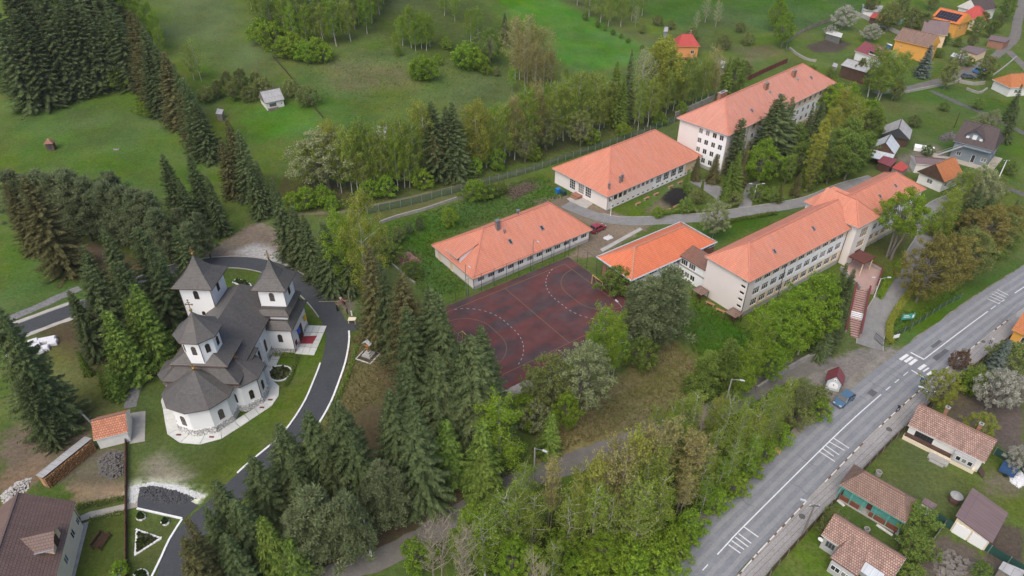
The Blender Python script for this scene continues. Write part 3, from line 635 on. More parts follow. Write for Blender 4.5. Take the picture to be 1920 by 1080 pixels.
# ---------------------------------------------------------------- sports court
M0, M1 = g2(947, 541), g2(1067, 643); ce = (M1 - M0) / np.linalg.norm(M1 - M0); cn = np.array([-ce[1], ce[0]]); HW, HL = 10.0, 14.9; CC = (M0 + M1) / 2
def cpt(a, b): return CC + cn * a + ce * b          # a along the court, b across (towards the viewer)
def court_mat():
    m = bpy.data.materials.new('worn maroon court surface'); m.use_nodes = True; t = m.node_tree; L = t.links.new; b = t.nodes['Principled BSDF']; b.inputs['Roughness'].default_value = .85; b.inputs['Specular IOR Level'].default_value = .2
    tc = _n(t, 'ShaderNodeTexCoord'); mp = _n(t, 'ShaderNodeMapping'); mp.inputs['Rotation'].default_value = (0, 0, -math.atan2(cn[1], cn[0])); mp.inputs['Scale'].default_value = (.06, .30, 1); 
    mp.vector_type = 'TEXTURE'; mp.inputs['Scale'].default_value = (9, 2.6, 1); mp.inputs['Rotation'].default_value = (0, 0, math.atan2(cn[1], cn[0]))
    L(tc.outputs['Object'], mp.inputs[0])
    n = _n(t, 'ShaderNodeTexNoise'); n.inputs['Scale'].default_value = 1.0; n.inputs['Detail'].default_value = 5; n.inputs['Roughness'].default_value = .55; L(mp.outputs[0], n.inputs['Vector'])
    n2 = _n(t, 'ShaderNodeTexNoise'); n2.inputs['Scale'].default_value = .35; n2.inputs['Detail'].default_value = 6; L(tc.outputs['Object'], n2.inputs['Vector'])
    r = _n(t, 'ShaderNodeMapRange'); r.inputs[1].default_value = .42; r.inputs[2].default_value = .58; L(n.outputs[0], r.inputs[0])
    mx = _n(t, 'ShaderNodeMix', data_type='RGBA'); mx.inputs[6].default_value = rgba((.108, .040, .038)); mx.inputs[7].default_value = rgba((.066, .044, .047)); L(r.outputs[0], mx.inputs[0])
    r2 = _n(t, 'ShaderNodeMapRange'); r2.inputs[1].default_value = .3; r2.inputs[2].default_value = .7; r2.inputs[3].default_value = .78; r2.inputs[4].default_value = 1.2; L(n2.outputs[0], r2.inputs[0])
    h = _n(t, 'ShaderNodeHueSaturation'); L(mx.outputs[2], h.inputs['Color']); L(r2.outputs[0], h.inputs['Value']); L(h.outputs[0], b.inputs['Base Color']); return m
court = sheet('sports_court', [cpt(-17.5, -11.6), cpt(-17.5, 13.2), cpt(17.2, 13.2), cpt(17.2, -11.6)], court_mat(), .03, world=True)
OLINE = mat('faded orange line', (.22, .135, .07), (.17, .105, .06), scale=1.5); WLINE = mat('white court line', (.38, .36, .35), (.30, .28, .28), scale=2)
def cstrip(pts, w, mt, dz=.04, nm='court_line'):
    cl = [np.array(p) for p in pts]; m = ribbon_mb(cl, -w / 2, w / 2, dz, nx=1); return obj(nm, m, mt, court)
def cseg(a, b, mt=OLINE, w=.09, dz=.04): return cstrip(crv([cpt(*a), cpt(*b)], 3), w, mt, dz)
cseg((-HL, -HW), (HL, -HW), dz=.042); cseg((-HL, HW), (HL, HW), dz=.042); cseg((-HL, -HW), (-HL, HW), dz=.046); cseg((HL, -HW), (HL, HW), dz=.046); cseg((0, -HW), (0, HW), dz=.05)
def arc(s, r, n=40):
    o = [(s * HL - s * r * math.cos(t), 1.5 + r * math.sin(t)) for t in np.linspace(0, math.pi / 2, n)]; p = [(s * HL - s * r * math.cos(t), -1.5 - r * math.sin(t)) for t in np.linspace(math.pi / 2, 0, n)]
    return [q for q in p + o if abs(q[1]) <= HW]
for s in (-1, 1):
    cstrip([cpt(*q) for q in arc(s, 6.0)], .09, OLINE, .052)
    pts = arc(s, 9.0, 60); ds = np.cumsum([0] + [math.dist(pts[i], pts[i + 1]) for i in range(len(pts) - 1)])
    for k in range(int(ds[-1] / 1.15)):
        a, b = k * 1.15 + .2, k * 1.15 + .72; q = []
        for t in np.linspace(a, b, 4): q.append(cpt(np.interp(t, ds, [p[0] for p in pts]), np.interp(t, ds, [p[1] for p in pts])))
        cstrip(q, .11, WLINE, .056, 'dashed_line')
YELL = mat('yellow goal paint', (.52, .42, .10), (.40, .32, .1), scale=3)
def goal(a, lab):
    p = cpt(a, 0); g = thing('goal', lab, 'goal', (p[0], p[1], float(T(*p)) + .03), math.atan2(ce[1], ce[0])); s = 1 if a > 0 else -1
    for x in (-1.5, 1.5): m = MB(); m.box(x - .05, x + .05, -.05, .05, 0, 2.0); obj('post', m, YELL, g)
    m = MB(); m.box(-1.55, 1.55, -.05, .05, 2.0, 2.1); obj('crossbar', m, YELL, g)
    for x in (-1.5, 1.5): m = MB(); m.tube([(x, 0, 2.0), (x, s * .8, 1.9), (x, s * 1.1, 0)], .03, 5); obj('back_stay', m, YELL, g)
    m = MB(); m.box(-1.5, 1.5, s * 1.1 - .03, s * 1.1 + .03, 0, .06); obj('ground_bar', m, YELL, g)
goal(HL + .1, 'yellow handball goal at the court end beside the orange roofed block'); goal(-HL - .1, 'yellow handball goal half hidden behind the spruces at the court')
# dark fence posts round the court
cf = thing('court_fence', 'tall dark post fence along the court in front of the low building', 'fence', tz(cpt(0, -11.9)))
cf.location = (0, 0, 0); pm = MB(); pm.box(-.04, .04, -.04, .04, 0, 4.2); pme = pm.mesh('post', DARKSTEEL)
for k in range(12):
    p = cpt(-16 + k * 2.95, -11.9); link('post', pme, cf, tz(p, 0))
for z in (.4, 4.1): m = MB(); a, b = tz(cpt(-16, -11.9), z), tz(cpt(16.4, -11.9), z); m.beam(a, b, .03, .03); obj('rail', m, DARKSTEEL, cf)
cf2 = thing('court_fence', 'tall dark post fence along the court end by the orange block', 'fence', (0, 0, 0))
for k in range(8): link('post', pme, cf2, tz(cpt(17.5, -11.9 + k * 2.9), 0))
for z in (.4, 4.1): m = MB(); a, b = tz(cpt(17.5, -11.9), z), tz(cpt(17.5, 8.4), z); m.beam(a, b, .03, .03); obj('rail', m, DARKSTEEL, cf2)
# ---------------------------------------------------------------- school
TILE = tile_mat('terracotta roof tiles', (.575, .220, .140), (.535, .20, .127), (.48, .235, .172), .30, .36, .02, stain_amt=.55, relief=.5)
TILEA = tile_mat('faded terracotta tiles', (.535, .230, .165), (.51, .215, .153), (.46, .24, .183), .30, .36, .02, stain_amt=.6, relief=.35)
TILED = tile_mat('bright orange tiles', (.67, .190, .092), (.62, .170, .083), (.56, .215, .12), .30, .36, .028, stain_amt=.35, relief=.5)
CAPR = mat('ridge tiles', (.50, .19, .125), (.42, .16, .11), scale=2)
CREAM = mat('pinkish cream render', (.72, .665, .625), (.655, .605, .57), scale=.25, bump=.03, contrast=.35)
PANEL = mat('white render', (.78, .78, .775), (.71, .71, .70), scale=.3, contrast=.35)
YELLOW = mat('cream yellow render', (.72, .56, .36), (.64, .50, .33), scale=.4)
PLINTH = mat('grey plinth', (.37, .365, .35), (.28, .275, .265), scale=.6, fine=.12)
BLUEG = mat('pale blue fascia', (.44, .53, .58), (.36, .44, .48), scale=1)
BRICK = mat('brick wall', (.30, .15, .10), (.22, .115, .08), scale=1.5, fine=.25)
FROST = mat('frosted stair glass', (.34, .31, .28), (.26, .24, .22), scale=1, rough=.25)
SCH = [CREAM, PANEL, YELLOW, PLINTH]
def frame3(L_, F, R_, ze):
    a, b, c = [pick(*q, ze) for q in (L_, F, R_)]; w = c[:2] - b[:2]; u = a[:2] - b[:2]
    y1 = math.atan2(w[1], w[0]); y2 = math.atan2(u[1], u[0]) - math.pi / 2; yaw = (2 * y1 + y2) / 3
    return (b[0], b[1], b[2] - ze), float(np.linalg.norm(w)), float(np.linalg.norm(u)), yaw
def wins(side_, xs_, z, w, h, **k): return [dict(side=side_, x=x, z=z, w=w, h=h, **k) for x in xs_]
# dormitory, four storeys
ZA = 10.9
o_, W_, D_, yw = frame3((1271, 220), (1366, 255), (1563, 154), ZA)
A = thing('school_building', 'four storey school block with long faded red hip roof and chimneys', 'school building', o_, yw)
wl = []
for z in (1.35, 3.8, 6.25, 8.75):
    wl += wins('l', [5.9, 7.9, 9.95, 11.95], z, 1.15, 1.35, nx=2); wl += wins('f', [11.8 + 2.88 * k for k in range(14)], z, 1.3, 1.3, nx=2)
    wl += wins('r', [2, 6, 10], z, 1.2, 1.3); wl += wins('b', [3 + 4.2 * k for k in range(12)], z, 1.3, 1.3)
wl += wins('f', [11.0 + 2.88 * k for k in range(14)], .2, .9, .5, nx=1)
for z in (3.7, 6.15, 8.6): wl += wins('f', [3.3], z, 5.4, 1.5, nx=4, fm=PLINTH)
fb = [(-1.5, 1.0, 3), (1.0, 3.3, 2), (3.3, 8.3, 1, 10.2, 53), (8.3, ZA, 2, 10.2, 53), (3.3, ZA, 3, 2.7, 9.6)]
wall_block(A, .7, W_ - .7, .7, D_ - .7, -1.5, ZA - .1, wl, SCH, {'f': fb, 'r': fb, 'l': [(-1.5, .9, 3), (.9, ZA - .1, 1, 5.2, 13.6)]})
rA = hip_roof(A, W_, D_, ZA, ZA + 5.3, 8.6, W_ - 7.5, TILEA, CAPR, fascia=PLINTH)
sA = Vector((0, D_ / 2, 5.3)).normalized(); zA = lambda y: ZA + 5.3 * y / (D_ / 2)
for x, y in ((25, 5.8), (39.2, 5.8)):
    chimney(A, x, y, zA(y) - .5, zA(y) + 1.7, 1.4, .7, BRICK); chimney(A, x + .4, y - 1.2, zA(y - 1.2) - .5, zA(y - 1.2) + .4, .5, .5, CONC)
chimney(A, 12.0, 10.6, 12.5, 16.0, 3.0, .9, BRICK)
for x, y in ((13.6, 2.3), (28.2, 2.7), (45.5, 3.3)): skylight(A, (x, y, zA(y)), (1, 0, 0), sA, .8, 1.0)
for x in (10.2, W_ - 1.2): flag_pipe(A, [(x, .62, ZA - .4), (x, .62, 0)], .07)
# gym hall
o_, W_, D_, yw = frame3((1039.4, 313.6), (1140, 370), (1313, 291), 4.0)
B = thing('gym_hall', 'cream one storey school hall with broad hipped tile roof by the lane', 'school building', o_, yw)
wl = wins('f', [.5, 2.1, 3.7, 5.3], 2.0, 1.25, 1.45, nx=1, fm=YELLOW) + wins('f', [7.0 + 1.55 * k for k in range(6)], 2.3, .95, 1.1, nx=2)
wl += wins('f', [16.9 + 2.75 * k for k in range(4)], 1.35, 1.9, 2.35, nx=3, nz=3) + wins('f', [1.6 + 1.75 * k for k in range(16)], .3, .85, .5, nx=1, fm=WHITE)
wl += wins('f', [28.6 + .75 * k for k in range(5)], 3.1, .4, .5, nx=1, fm=YELLOW)
wl += wins('l', [5.2, 8.2, 10.6], .9, 1.9, 2.6, nx=3, nz=4) + wins('b', [3 + 4 * k for k in range(7)], 1.8, 1.6, 1.6, nx=3)
wall_block(B, .6, W_ - .6, .6, D_ - .6, -1.2, 3.9, wl, SCH, {'f': [(-1.2, .2, 3), (.2, 3.9, 1, 16.0, 28.0), (.9, 3.9, 2, 28.0, 33)], 'l': [(-1.2, .15, 3)]})
hip_roof(B, W_, D_, 4.0, 10.2, 10.0, W_ - 8.3, TILE, CAPR, fascia=PLINTH)
zB = lambda y: 4 + 6.2 * y / (D_ / 2)
for x, y, h in ((1.7, 1.5, 1.0), (5.6, 1.8, 1.2), (6.5, 1.9, 1.2)):
    m = MB(); m.tube([(x, y, zB(y) - .3), (x, y, zB(y) + h)], .22, 8); m.tube([(x, y, zB(y) + h + .1), (x, y, zB(y) + h + .4)], .33, 8); obj('roof_vent', m, STEEL, B)
m = MB(); m.box(-.9, .6, 8.6, 11, 0, .7); m.box(-1.5, -.9, 8.8, 10.8, 0, .35); obj('entrance_step', m, BRICK, B)
flag_pipe(B, [(.52, .52, 3.7), (.52, .52, 0)], .06)
# low building by the court
o_, W_, D_, yw = frame3((809, 459), (886.7, 524), (1110.7, 430.7), 3.0)
Cb = thing('workshop_building', 'long low cream building with tiled hip roof and dormer beside the court', 'school building', o_, yw)
wl = wins('f', [1.0 + 2.42 * k for k in range(12)], 1.4, 1.5, 1.0, nx=3) + wins('l', [1.2, 5.6], .1, 1.1, 2.1, nx=1, fm=YELLOW, glass=YELLOW, name='door')
wall_block(Cb, .5, W_ - .5, .5, D_ - .5, -1, 2.9, wl, SCH, {'f': [(-1, .75, 3), (.75, 1.2, 0), (1.2, 2.9, 1)], 'l': [(-1, .25, 3)], 'r': [(-1, .7, 3)]})
hip_roof(Cb, W_, D_, 3.0, 7.9, 7.8, W_ - 5.6, TILE, CAPR, fascia=PLINTH)
zC = lambda y: 3 + 4.9 * y / (D_ / 2); sC = Vector((0, D_ / 2, 4.9))
skylight(Cb, (11.3, 3.2, zC(3.2)), (1, 0, 0), sC, .7, 1.1); skylight(Cb, (19.6, 3.4, zC(3.4)), (1, 0, 0), sC, .7, 1.1)
m = MB(); m.box(10.3, 11.1, 6.3, 7.0, 6.4, 9.2); m.box(10.2, 11.2, 6.2, 7.1, 9.2, 9.3); obj('chimney', m, STEEL, Cb)
m = MB(); m.tube([(11.6, 5.6, 6.2), (11.6, 5.6, 7.3)], .25, 8); obj('roof_vent', m, STEEL, Cb)
m = MB(); m.tube([(17, 8.2, 7.2), (17, 8.2, 8.5)], .2, 8); m.tube([(17, 8.2, 8.5), (17, 8.2, 8.8)], .4, 8); obj('roof_vent', m, STEEL, Cb)
# dormer on the left hip
m = MB(); y0d, y1d = 5.5, 9.9
m.slope([(.1, y1d, 4.75), (.1, y0d, 4.75), (5.3, y0d, 6.42), (5.3, y1d, 6.42)], 0)
m.face([(.8, y1d - .15, 3.4), (.8, y0d + .15, 3.4), (.8, y0d + .15, 4.9), (.8, y1d - .15, 4.9)], 1)
m.face([(.8, y0d + .15, 3.3), (4.6, y0d + .15, 5.8), (5.0, y0d + .15, 6.28), (.8, y0d + .15, 4.92)], 1); m.face([(.8, y1d - .15, 3.3), (.8, y1d - .15, 4.92), (5.0, y1d - .15, 6.28), (4.6, y1d - .15, 5.8)], 1)
m.face([(.1, y1d, 4.63), (5.3, y1d, 6.3), (5.3, y0d, 6.3), (.1, y0d, 4.63)], 0); m.face([(.1, y1d, 4.63), (.1, y0d, 4.63), (.1, y0d, 4.75), (.1, y1d, 4.75)], 1)
dm = obj('dormer', m, [TILE, PANEL], Cb); m = MB(); m.box(.72, .82, 6.1, 9.3, 3.7, 4.65); obj('dormer_window', m, GLASS, dm)
flag_pipe(Cb, [(.4, .4, 2.8), (.4, .4, 0)], .06, DARKSTEEL)
for k in (5, 10, 15, 20, 25): flag_pipe(Cb, [(k, .45, 2.8), (k, .45, 0)], .04, DARKSTEEL)
# orange roofed block
o_, W_, D_, yw = frame3((1121, 481), (1184, 525.5), (1341.7, 453), 4.5)
Dq = thing('classroom_block', 'small school block with bright orange roof and pale blue eaves', 'school building', o_, yw)
wl = wins('f', [1.6 + 3.3 * k for k in range(7)], 2.75, 2.1, 1.1, nx=3, rail=.62)
wall_block(Dq, .9, W_ - .9, .9, D_ - .9, -1.5, 4.4, wl, [PANEL, BRICK, YELLOW, PLINTH], {'l': [(-1.5, 4.4, 1)], 'r': [(-1.5, 4.4, 1)], 'f': [(-1.5, .6, 3), (.6, 4.4, 1, W_ - 4.2, W_)]})
hip_roof(Dq, W_, D_, 4.5, 7.5, 5.0, W_ - 4.8, TILED, mat('worn ridge mortar', (.36, .26, .2), (.45, .14, .06), scale=1.5), th=.34, fascia=BLUEG)
m = MB(); g = .12
for a, b in (((-g, -g), (W_ + g, -g)), ((W_ + g, -g), (W_ + g, D_ + g)), ((W_ + g, D_ + g), (-g, D_ + g)), ((-g, D_ + g), (-g, -g))): m.beam((*a, 4.45), (*b, 4.45), .2, .18)
obj('gutter', m, BLUEG, Dq)
# main school: long three storey wing, stair tower, right wing, rear wing
a_, b_ = pick(1405.5, 529.7, 8.5), None; yE = R(36.0)
E_ = thing('main_school', 'long three storey school with tiled roof, stair tower and entrance terrace', 'school building', (a_[0], a_[1], 0.0), yE)
wl = []
for r_, z in enumerate((1.55, 4.15, 6.7)): wl += wins('f', [2.15 + 2.56 * k for k in range(11)], z, 1.9, 1.5, nx=3, rail=.65)
wl += wins('l', [8.0], .4, 1.0, .6, nx=1) + [dict(side='l', x=8.0, z=z, w=1.05, h=.6, nx=1) for z in (1.9, 3.4, 4.9, 6.3, 7.6)]
fb = [(-2.5, 1.0, 3)] + [(1.0, 3.3, 2, 2.2, 30.2)] + [(3.3, 8.4, 1, 2.2, 30.2)] + [(6.7, 8.05, 2, 2.2, 30.2)]
wall_block(E_, .5, 31.2, .5, 9.9, -2.5, 8.4, wl, SCH, {'f': fb, 'l': [(-2.5, .1, 3)]})
rE = hip_roof(E_, 33.0, 10.4, 8.5, 12.3, 5.1, 33.0, TILE, CAPR, fascia=PLINTH)
wl = []
for z in (1.6, 4.2, 6.75): wl += wins('f', [1.2 + 2.3 * k for k in range(8)], z, 1.5, 1.35, nx=3, rail=.65)
wl += wins('f', [2 + 2.9 * k for k in range(6)], -.3, .9, .5, nx=1)
fb = [(-2.5, .9, 3), (.9, 3.2, 2), (3.2, 8.4, 1)]
wall_block(E_, 38.2, 59.2, .5, 9.5, -2.5, 8.4, wl, SCH, {'f': fb})
hip_roof(E_, 24.6, 10.0, 8.5, 12.1, 35.2, 54.4, TILE, CAPR, fascia=PLINTH, x0=35.2)
# stair tower with its own hip
wl = wins('f', [2.1], 5.8, 2.6, 2.2, nx=3, nz=2, fm=YELLOW, glass=FROST) + wins('f', [2.1], 3.4, 2.6, 1.6, nx=3, nz=2, fm=YELLOW, glass=FROST) + wins('f', [2.4], .1, 2.2, 2.6, nx=2, nz=1, fm=WOODBR, name='entrance_door')
wall_block(E_, 31.6, 37.9, -1.0, 5.2, -2.5, 9.4, wl, SCH, {'f': [(-2.5, 0.0, 3)]}, name='stair_tower_wall')
m = MB(); Ax, Bx, Y0, ze, zr, yr0, xr = 30.9, 38.6, -1.6, 9.5, 12.9, 2.3, 34.75
m.slope([(Ax, Y0, ze), (Bx, Y0, ze), (xr, yr0, zr)]); m.slope([(Bx, Y0, ze), (Bx, 9, ze), (xr, 9, zr), (xr, yr0, zr)]); m.slope([(Ax, 9, ze), (Ax, Y0, ze), (xr, yr0, zr), (xr, 9, zr)])
m.face([(Ax, Y0, ze - .25), (Bx, Y0, ze - .25), (Bx, Y0, ze), (Ax, Y0, ze)], 1); m.face([(Bx, Y0, ze - .25), (Bx, 4, ze - .25), (Bx, 4, ze), (Bx, Y0, ze)], 1); m.face([(Ax, 4, ze - .25), (Ax, Y0, ze - .25), (Ax, Y0, ze), (Ax, 4, ze)], 1)
m.face([(Ax, 4, ze - .25), (Bx, 4, ze - .25), (Bx, Y0, ze - .25), (Ax, Y0, ze - .25)], 1)
m.slope([(Bx, 9, ze), (Ax, 9, ze), (xr, 9, zr)])
ro = obj('stair_tower_roof', m, [TILE, PLINTH], E_)
for p, q in (((Ax, Y0, ze), (xr, yr0, zr)), ((Bx, Y0, ze), (xr, yr0, zr)), ((xr, yr0, zr), (xr, 7, zr))):
    c = MB(); c.beam(Vector(p) + Vector((0, 0, .03)), Vector(q) + Vector((0, 0, .03)), .3, .14); obj('ridge_cap', c, CAPR, ro)
wall_block(E_, 34.6, 44.3, 9.0, 12.4, -1.5, 7.9, wins('l', [1.0], 4.5, 1.2, 1.4) + wins('b', [1, 4, 7], 4.5, 1.5, 1.4), SCH, name='rear_wing_wall')
m = MB(); m.slope([(34.1, 12.9, 8), (34.1, 6, 8), (39.4, 6, 11.2), (39.4, 10, 11.2)]); m.slope([(44.8, 6, 8), (44.8, 12.9, 8), (39.4, 10, 11.2), (39.4, 6, 11.2)]); m.slope([(44.8, 12.9, 8), (34.1, 12.9, 8), (39.4, 10, 11.2)])
m.face([(34.1, 12.9, 7.8), (34.1, 9, 7.8), (34.1, 9, 8), (34.1, 12.9, 8)], 1); m.face([(44.8, 12.9, 7.8), (34.1, 12.9, 7.8), (34.1, 12.9, 8), (44.8, 12.9, 8)], 1); m.face([(34.1, 9, 7.8), (34.1, 12.9, 7.8), (44.8, 12.9, 7.8), (44.8, 9, 7.8)], 1)
obj('rear_wing_roof', m, [TILE, PLINTH], E_)
sE = Vector((0, 5.2, 3.8)); zE = lambda y: 8.5 + 3.8 * y / 5.2
for x, y in ((9.2, 2.0), (21.6, 2.4)): skylight(E_, (x, y, zE(y)), (1, 0, 0), sE, .6, .9)
for x, y in ((44.5, 2.2), (51, 2.6)): skylight(E_, (x, y, 8.5 + 3.6 * y / 5), (1, 0, 0), (0, 5, 3.6), .6, .9)
for x in (11.4, .42): flag_pipe(E_, [(x, .4, 8.3), (x, .4, -.5)], .06, DARKSTEEL)
flag_pipe(E_, [(30.9, .3, 8.3), (30.9, .3, -.5)], .06, DARKSTEEL)
# link corridor between the main school and the orange block
wl = wins('f', [.1, 1.6], 3.0, 1.2, 1.2, nx=2) if False else wins('l', [.4, 2.4], 3.1, 1.6, 1.3, nx=3) + wins('l', [.3, 1.7, 3.1], .7, 1.15, 1.2, nx=2)
wall_block(E_, 1.3, 4.0, 9.95, 16.9, -1.2, 4.9, wl, [PANEL, BRICK, YELLOW, PLINTH], {'l': [(2.6, 3.0, 3)]}, name='link_wall')
m = MB(); m.slope([(.9, 16.7, 5.0), (.9, 10.4, 5.0), (4.3, 10.4, 6.2), (4.3, 16.7, 6.2)]); m.face([(.9, 10.38, 4.85), (4.3, 10.38, 6.05), (4.3, 10.38, 6.2), (.9, 10.38, 5.0)]); m.face([(.9, 16.7, 4.85), (.9, 10.38, 4.85), (.9, 10.38, 5), (.9, 16.7, 5)])
m.face([(.9, 10.38, 4.85), (.9, 16.7, 4.85), (4.3, 16.7, 6.05), (4.3, 10.38, 6.05)])
obj('link_roof', m, tile_mat('old brown tiles', (.26, .125, .085), (.19, .10, .075), (.16, .11, .09), .3, .34, .04, stain_amt=.7), E_)
# entrance canopy, terrace, stairs
PINK = mat('pinkish terrace tiles', (.40, .27, .235), (.32, .215, .19), scale=.8, fine=.12); MAR = mat('maroon paint', (.16, .035, .035), (.11, .03, .03), scale=2)
m = MB(); m.box(30.6, 34.6, -5.0, -1.6, 2.9, 3.15); obj('canopy', m, mat('brown canopy sheet', (.13, .045, .035), (.09, .035, .03), scale=1), E_)
for x in (30.9, 34.3): flag_pipe(E_, [(x, -4.7, 0), (x, -4.7, 2.9)], .09, YELLOW, 'canopy_post')
m = MB(); m.prism([(26.4, -7.6), (29.0, -9.3), (35.6, -6.6), (36.0, -1.1), (29.5, -1.1)], -2.5, .06, 0); obj('terrace', m, PINK, E_)
STc = mat('stone retaining wall', (.34, .32, .29), (.22, .21, .19), scale=1.6, fine=.3, bump=.4)
m = MB()
for a, b in (((29.0, -9.35), (35.65, -6.65)), ((35.65, -6.65), (36.1, -1.1)), ((26.4, -7.55), (29.5, -1.2))): m.beam((*a, .5), (*b, .5), .22, .9)
obj('parapet', m, STc, E_)
m = MB()
for a, b in (((29.0, -9.35), (35.65, -6.65)), ((35.65, -6.65), (36.1, -1.1))): m.beam((*a, 1.0), (*b, 1.0), .3, .1)
obj('parapet_coping', m, MAR, E_)
sd0, sd1 = Vector((27.3, -7.6, .05)), Vector((15.5, -13.6, 0)); wz = lambda v: float(T(*(Vector((a_[0], a_[1])) + Matrix.Rotation(yE, 2) @ Vector(v[:2]))))
zb = wz(sd1) + .1; n_ = 22; dr = (sd1 - sd0); dr.z = 0; pr = Vector((dr.y, -dr.x, 0)).normalized()
for k in range(n_):
    p, q = sd0 + dr * (k / n_), sd0 + dr * ((k + 1) / n_); z = .0 + (zb - 0) * (k + 1) / n_
    if 11 <= k <= 13: z = zb * 12 / n_
    m = MB(); hw = 1.1; c = [p - pr * hw, q - pr * hw, q + pr * hw, p + pr * hw]; m.prism([(v.x, v.y) for v in c][::1], z - 1.5, z, 0); 
    e = [q - pr * hw, q + pr * hw]; m.beam((e[0].x, e[0].y, z + .012), (e[1].x, e[1].y, z + .012), .09, .03, 1)
    obj('stair_step', m, [PINK if not 11 <= k <= 13 else PANEL, MAR], E_)
for s in (-1, 1):
    m = MB(); m.beam(sd0 + pr * s * 1.25 + Vector((0, 0, .35)), sd1 + pr * s * 1.25 + Vector((0, 0, zb + .35)), .25, 1.3, 0); m.beam(sd0 + pr * s * 1.25 + Vector((0, 0, 1.03)), sd1 + pr * s * 1.25 + Vector((0, 0, zb + 1.03)), .32, .1, 1)
    obj('stair_wall', m, [STc, MAR], E_)
def eloc(x, y): v = Vector((a_[0], a_[1])) + Matrix.Rotation(yE, 2) @ Vector((x, y)); return np.array([v.x, v.y])
# ---------------------------------------------------------------- church
SHING = tile_mat('dark slate shingles', (.108, .102, .096), (.080, .076, .072), (.135, .110, .094), .35, .26, .02, rough=.42, stain_amt=.45, relief=.5)
CWALL = mat('white church render', (.82, .82, .815), (.77, .77, .76), scale=.4, bump=.03)
STONEB = None
def stone_mat():
    m = bpy.data.materials.new('white stone cladding'); m.use_nodes = True; t = m.node_tree; L = t.links.new; b = t.nodes['Principled BSDF']; b.inputs['Roughness'].default_value = .8
    tc = _n(t, 'ShaderNodeTexCoord'); v = _n(t, 'ShaderNodeTexVoronoi'); v.feature = 'DISTANCE_TO_EDGE'; v.inputs['Scale'].default_value = 2.3; L(tc.outputs['Object'], v.inputs['Vector'])
    v2 = _n(t, 'ShaderNodeTexVoronoi'); v2.inputs['Scale'].default_value = 2.3; L(tc.outputs['Object'], v2.inputs['Vector'])
    r = _n(t, 'ShaderNodeMapRange'); r.inputs[1].default_value = .03; r.inputs[2].default_value = .1; L(v.outputs['Distance'], r.inputs[0])
    h = _n(t, 'ShaderNodeHueSaturation'); h.inputs['Color'].default_value = rgba((.62, .61, .59)); sp = _n(t, 'ShaderNodeSeparateColor'); L(v2.outputs['Color'], sp.inputs[0])
    r2 = _n(t, 'ShaderNodeMapRange'); r2.inputs[3].default_value = .75; r2.inputs[4].default_value = 1.15; L(sp.outputs[0], r2.inputs[0]); L(r2.outputs[0], h.inputs['Value'])
    mx = _n(t, 'ShaderNodeMix', data_type='RGBA'); L(r.outputs[0], mx.inputs[0]); mx.inputs[6].default_value = rgba((.17, .165, .16)); L(h.outputs[0], mx.inputs[7]); L(mx.outputs[2], b.inputs['Base Color'])
    bp = _n(t, 'ShaderNodeBump'); bp.inputs['Strength'].default_value = .6; bp.inputs['Distance'].default_value = .05; L(r.outputs[0], bp.inputs['Height']); L(bp.outputs[0], b.inputs['Normal']); return m
STONEB = stone_mat()
GOLD = mat('gilded cross', (.36, .23, .08), (.28, .17, .06), scale=3, rough=.4, metal=.7)
COPPER = mat('brown copper flashing', (.12, .065, .045), (.08, .05, .04), scale=1, rough=.5)
PHI = R(-3.0); CH = thing('church', 'white orthodox church with dark shingled towers and polygonal apses', 'church', (-47.2, 80.5, 0), PHI)
# local: x across (right), y along the nave away from the viewer, origin under the dome
def ngon(cx, cy, r, n, a0=0.0): return [(cx + r * math.cos(a0 + 2 * math.pi * k / n), cy + r * math.sin(a0 + 2 * math.pi * k / n)) for k in range(n)]
def flared(mb, poly, ze, apex, za, mid=.42, drop=.28, mi=0, lip=.14):
    """tent roof with a flare: eave polygon, a mid ring pulled in and sagging, then the point"""
    n = len(poly); up = [(p[0] + (apex[0] - p[0]) * mid, p[1] + (apex[1] - p[1]) * mid, ze + (za - ze) * (mid - drop * mid)) for p in poly]
    up2 = [(p[0] + (apex[0] - p[0]) * .75, p[1] + (apex[1] - p[1]) * .75, ze + (za - ze) * (.75 - drop * .45)) for p in poly]
    for i in range(n):
        j = (i + 1) % n; a, b = (*poly[i], ze), (*poly[j], ze)
        mb.slope([a, b, up[j], up[i]], mi); mb.slope([up[i], up[j], up2[j], up2[i]], mi); mb.slope([up2[i], up2[j], (*apex, za)], mi)
        mb.face([(*poly[i], ze - lip), (*poly[j], ze - lip), b, a], 1)
    mb.face([(*p, ze - lip) for p in reversed(poly)], 1)
def cross(parent, x, y, z, h=2.2):
    h *= .85
    m = MB(); m.tube([(x, y, z - .6), (x, y, z + .1)], .09, 6); 
    for k in range(6):
        pass
    r = .24; m.tube([(x, y, z + .05), (x, y, z + .15), (x, y, z + .3), (x, y, z + .45), (x, y, z + .55)], [.05, .2, r, .2, .05], 8)
    m.box(x - .04, x + .04, y - .04, y + .04, z + .5, z + h); m.box(x - .48, x + .48, y - .042, y + .042, z + h - .75, z + h - .65); m.box(x - .26, x + .26, y - .041, y + .041, z + h - .42, z + h - .34)
    for dx in (-.48, .48): m.box(x + dx - .09, x + dx + .09, y - .05, y + .05, z + h - .82, z + h - .58)
    m.box(x - .1, x + .1, y - .05, y + .05, z + h - .02, z + h + .16)
    return obj('cross', m, GOLD, parent)
_aw = {}
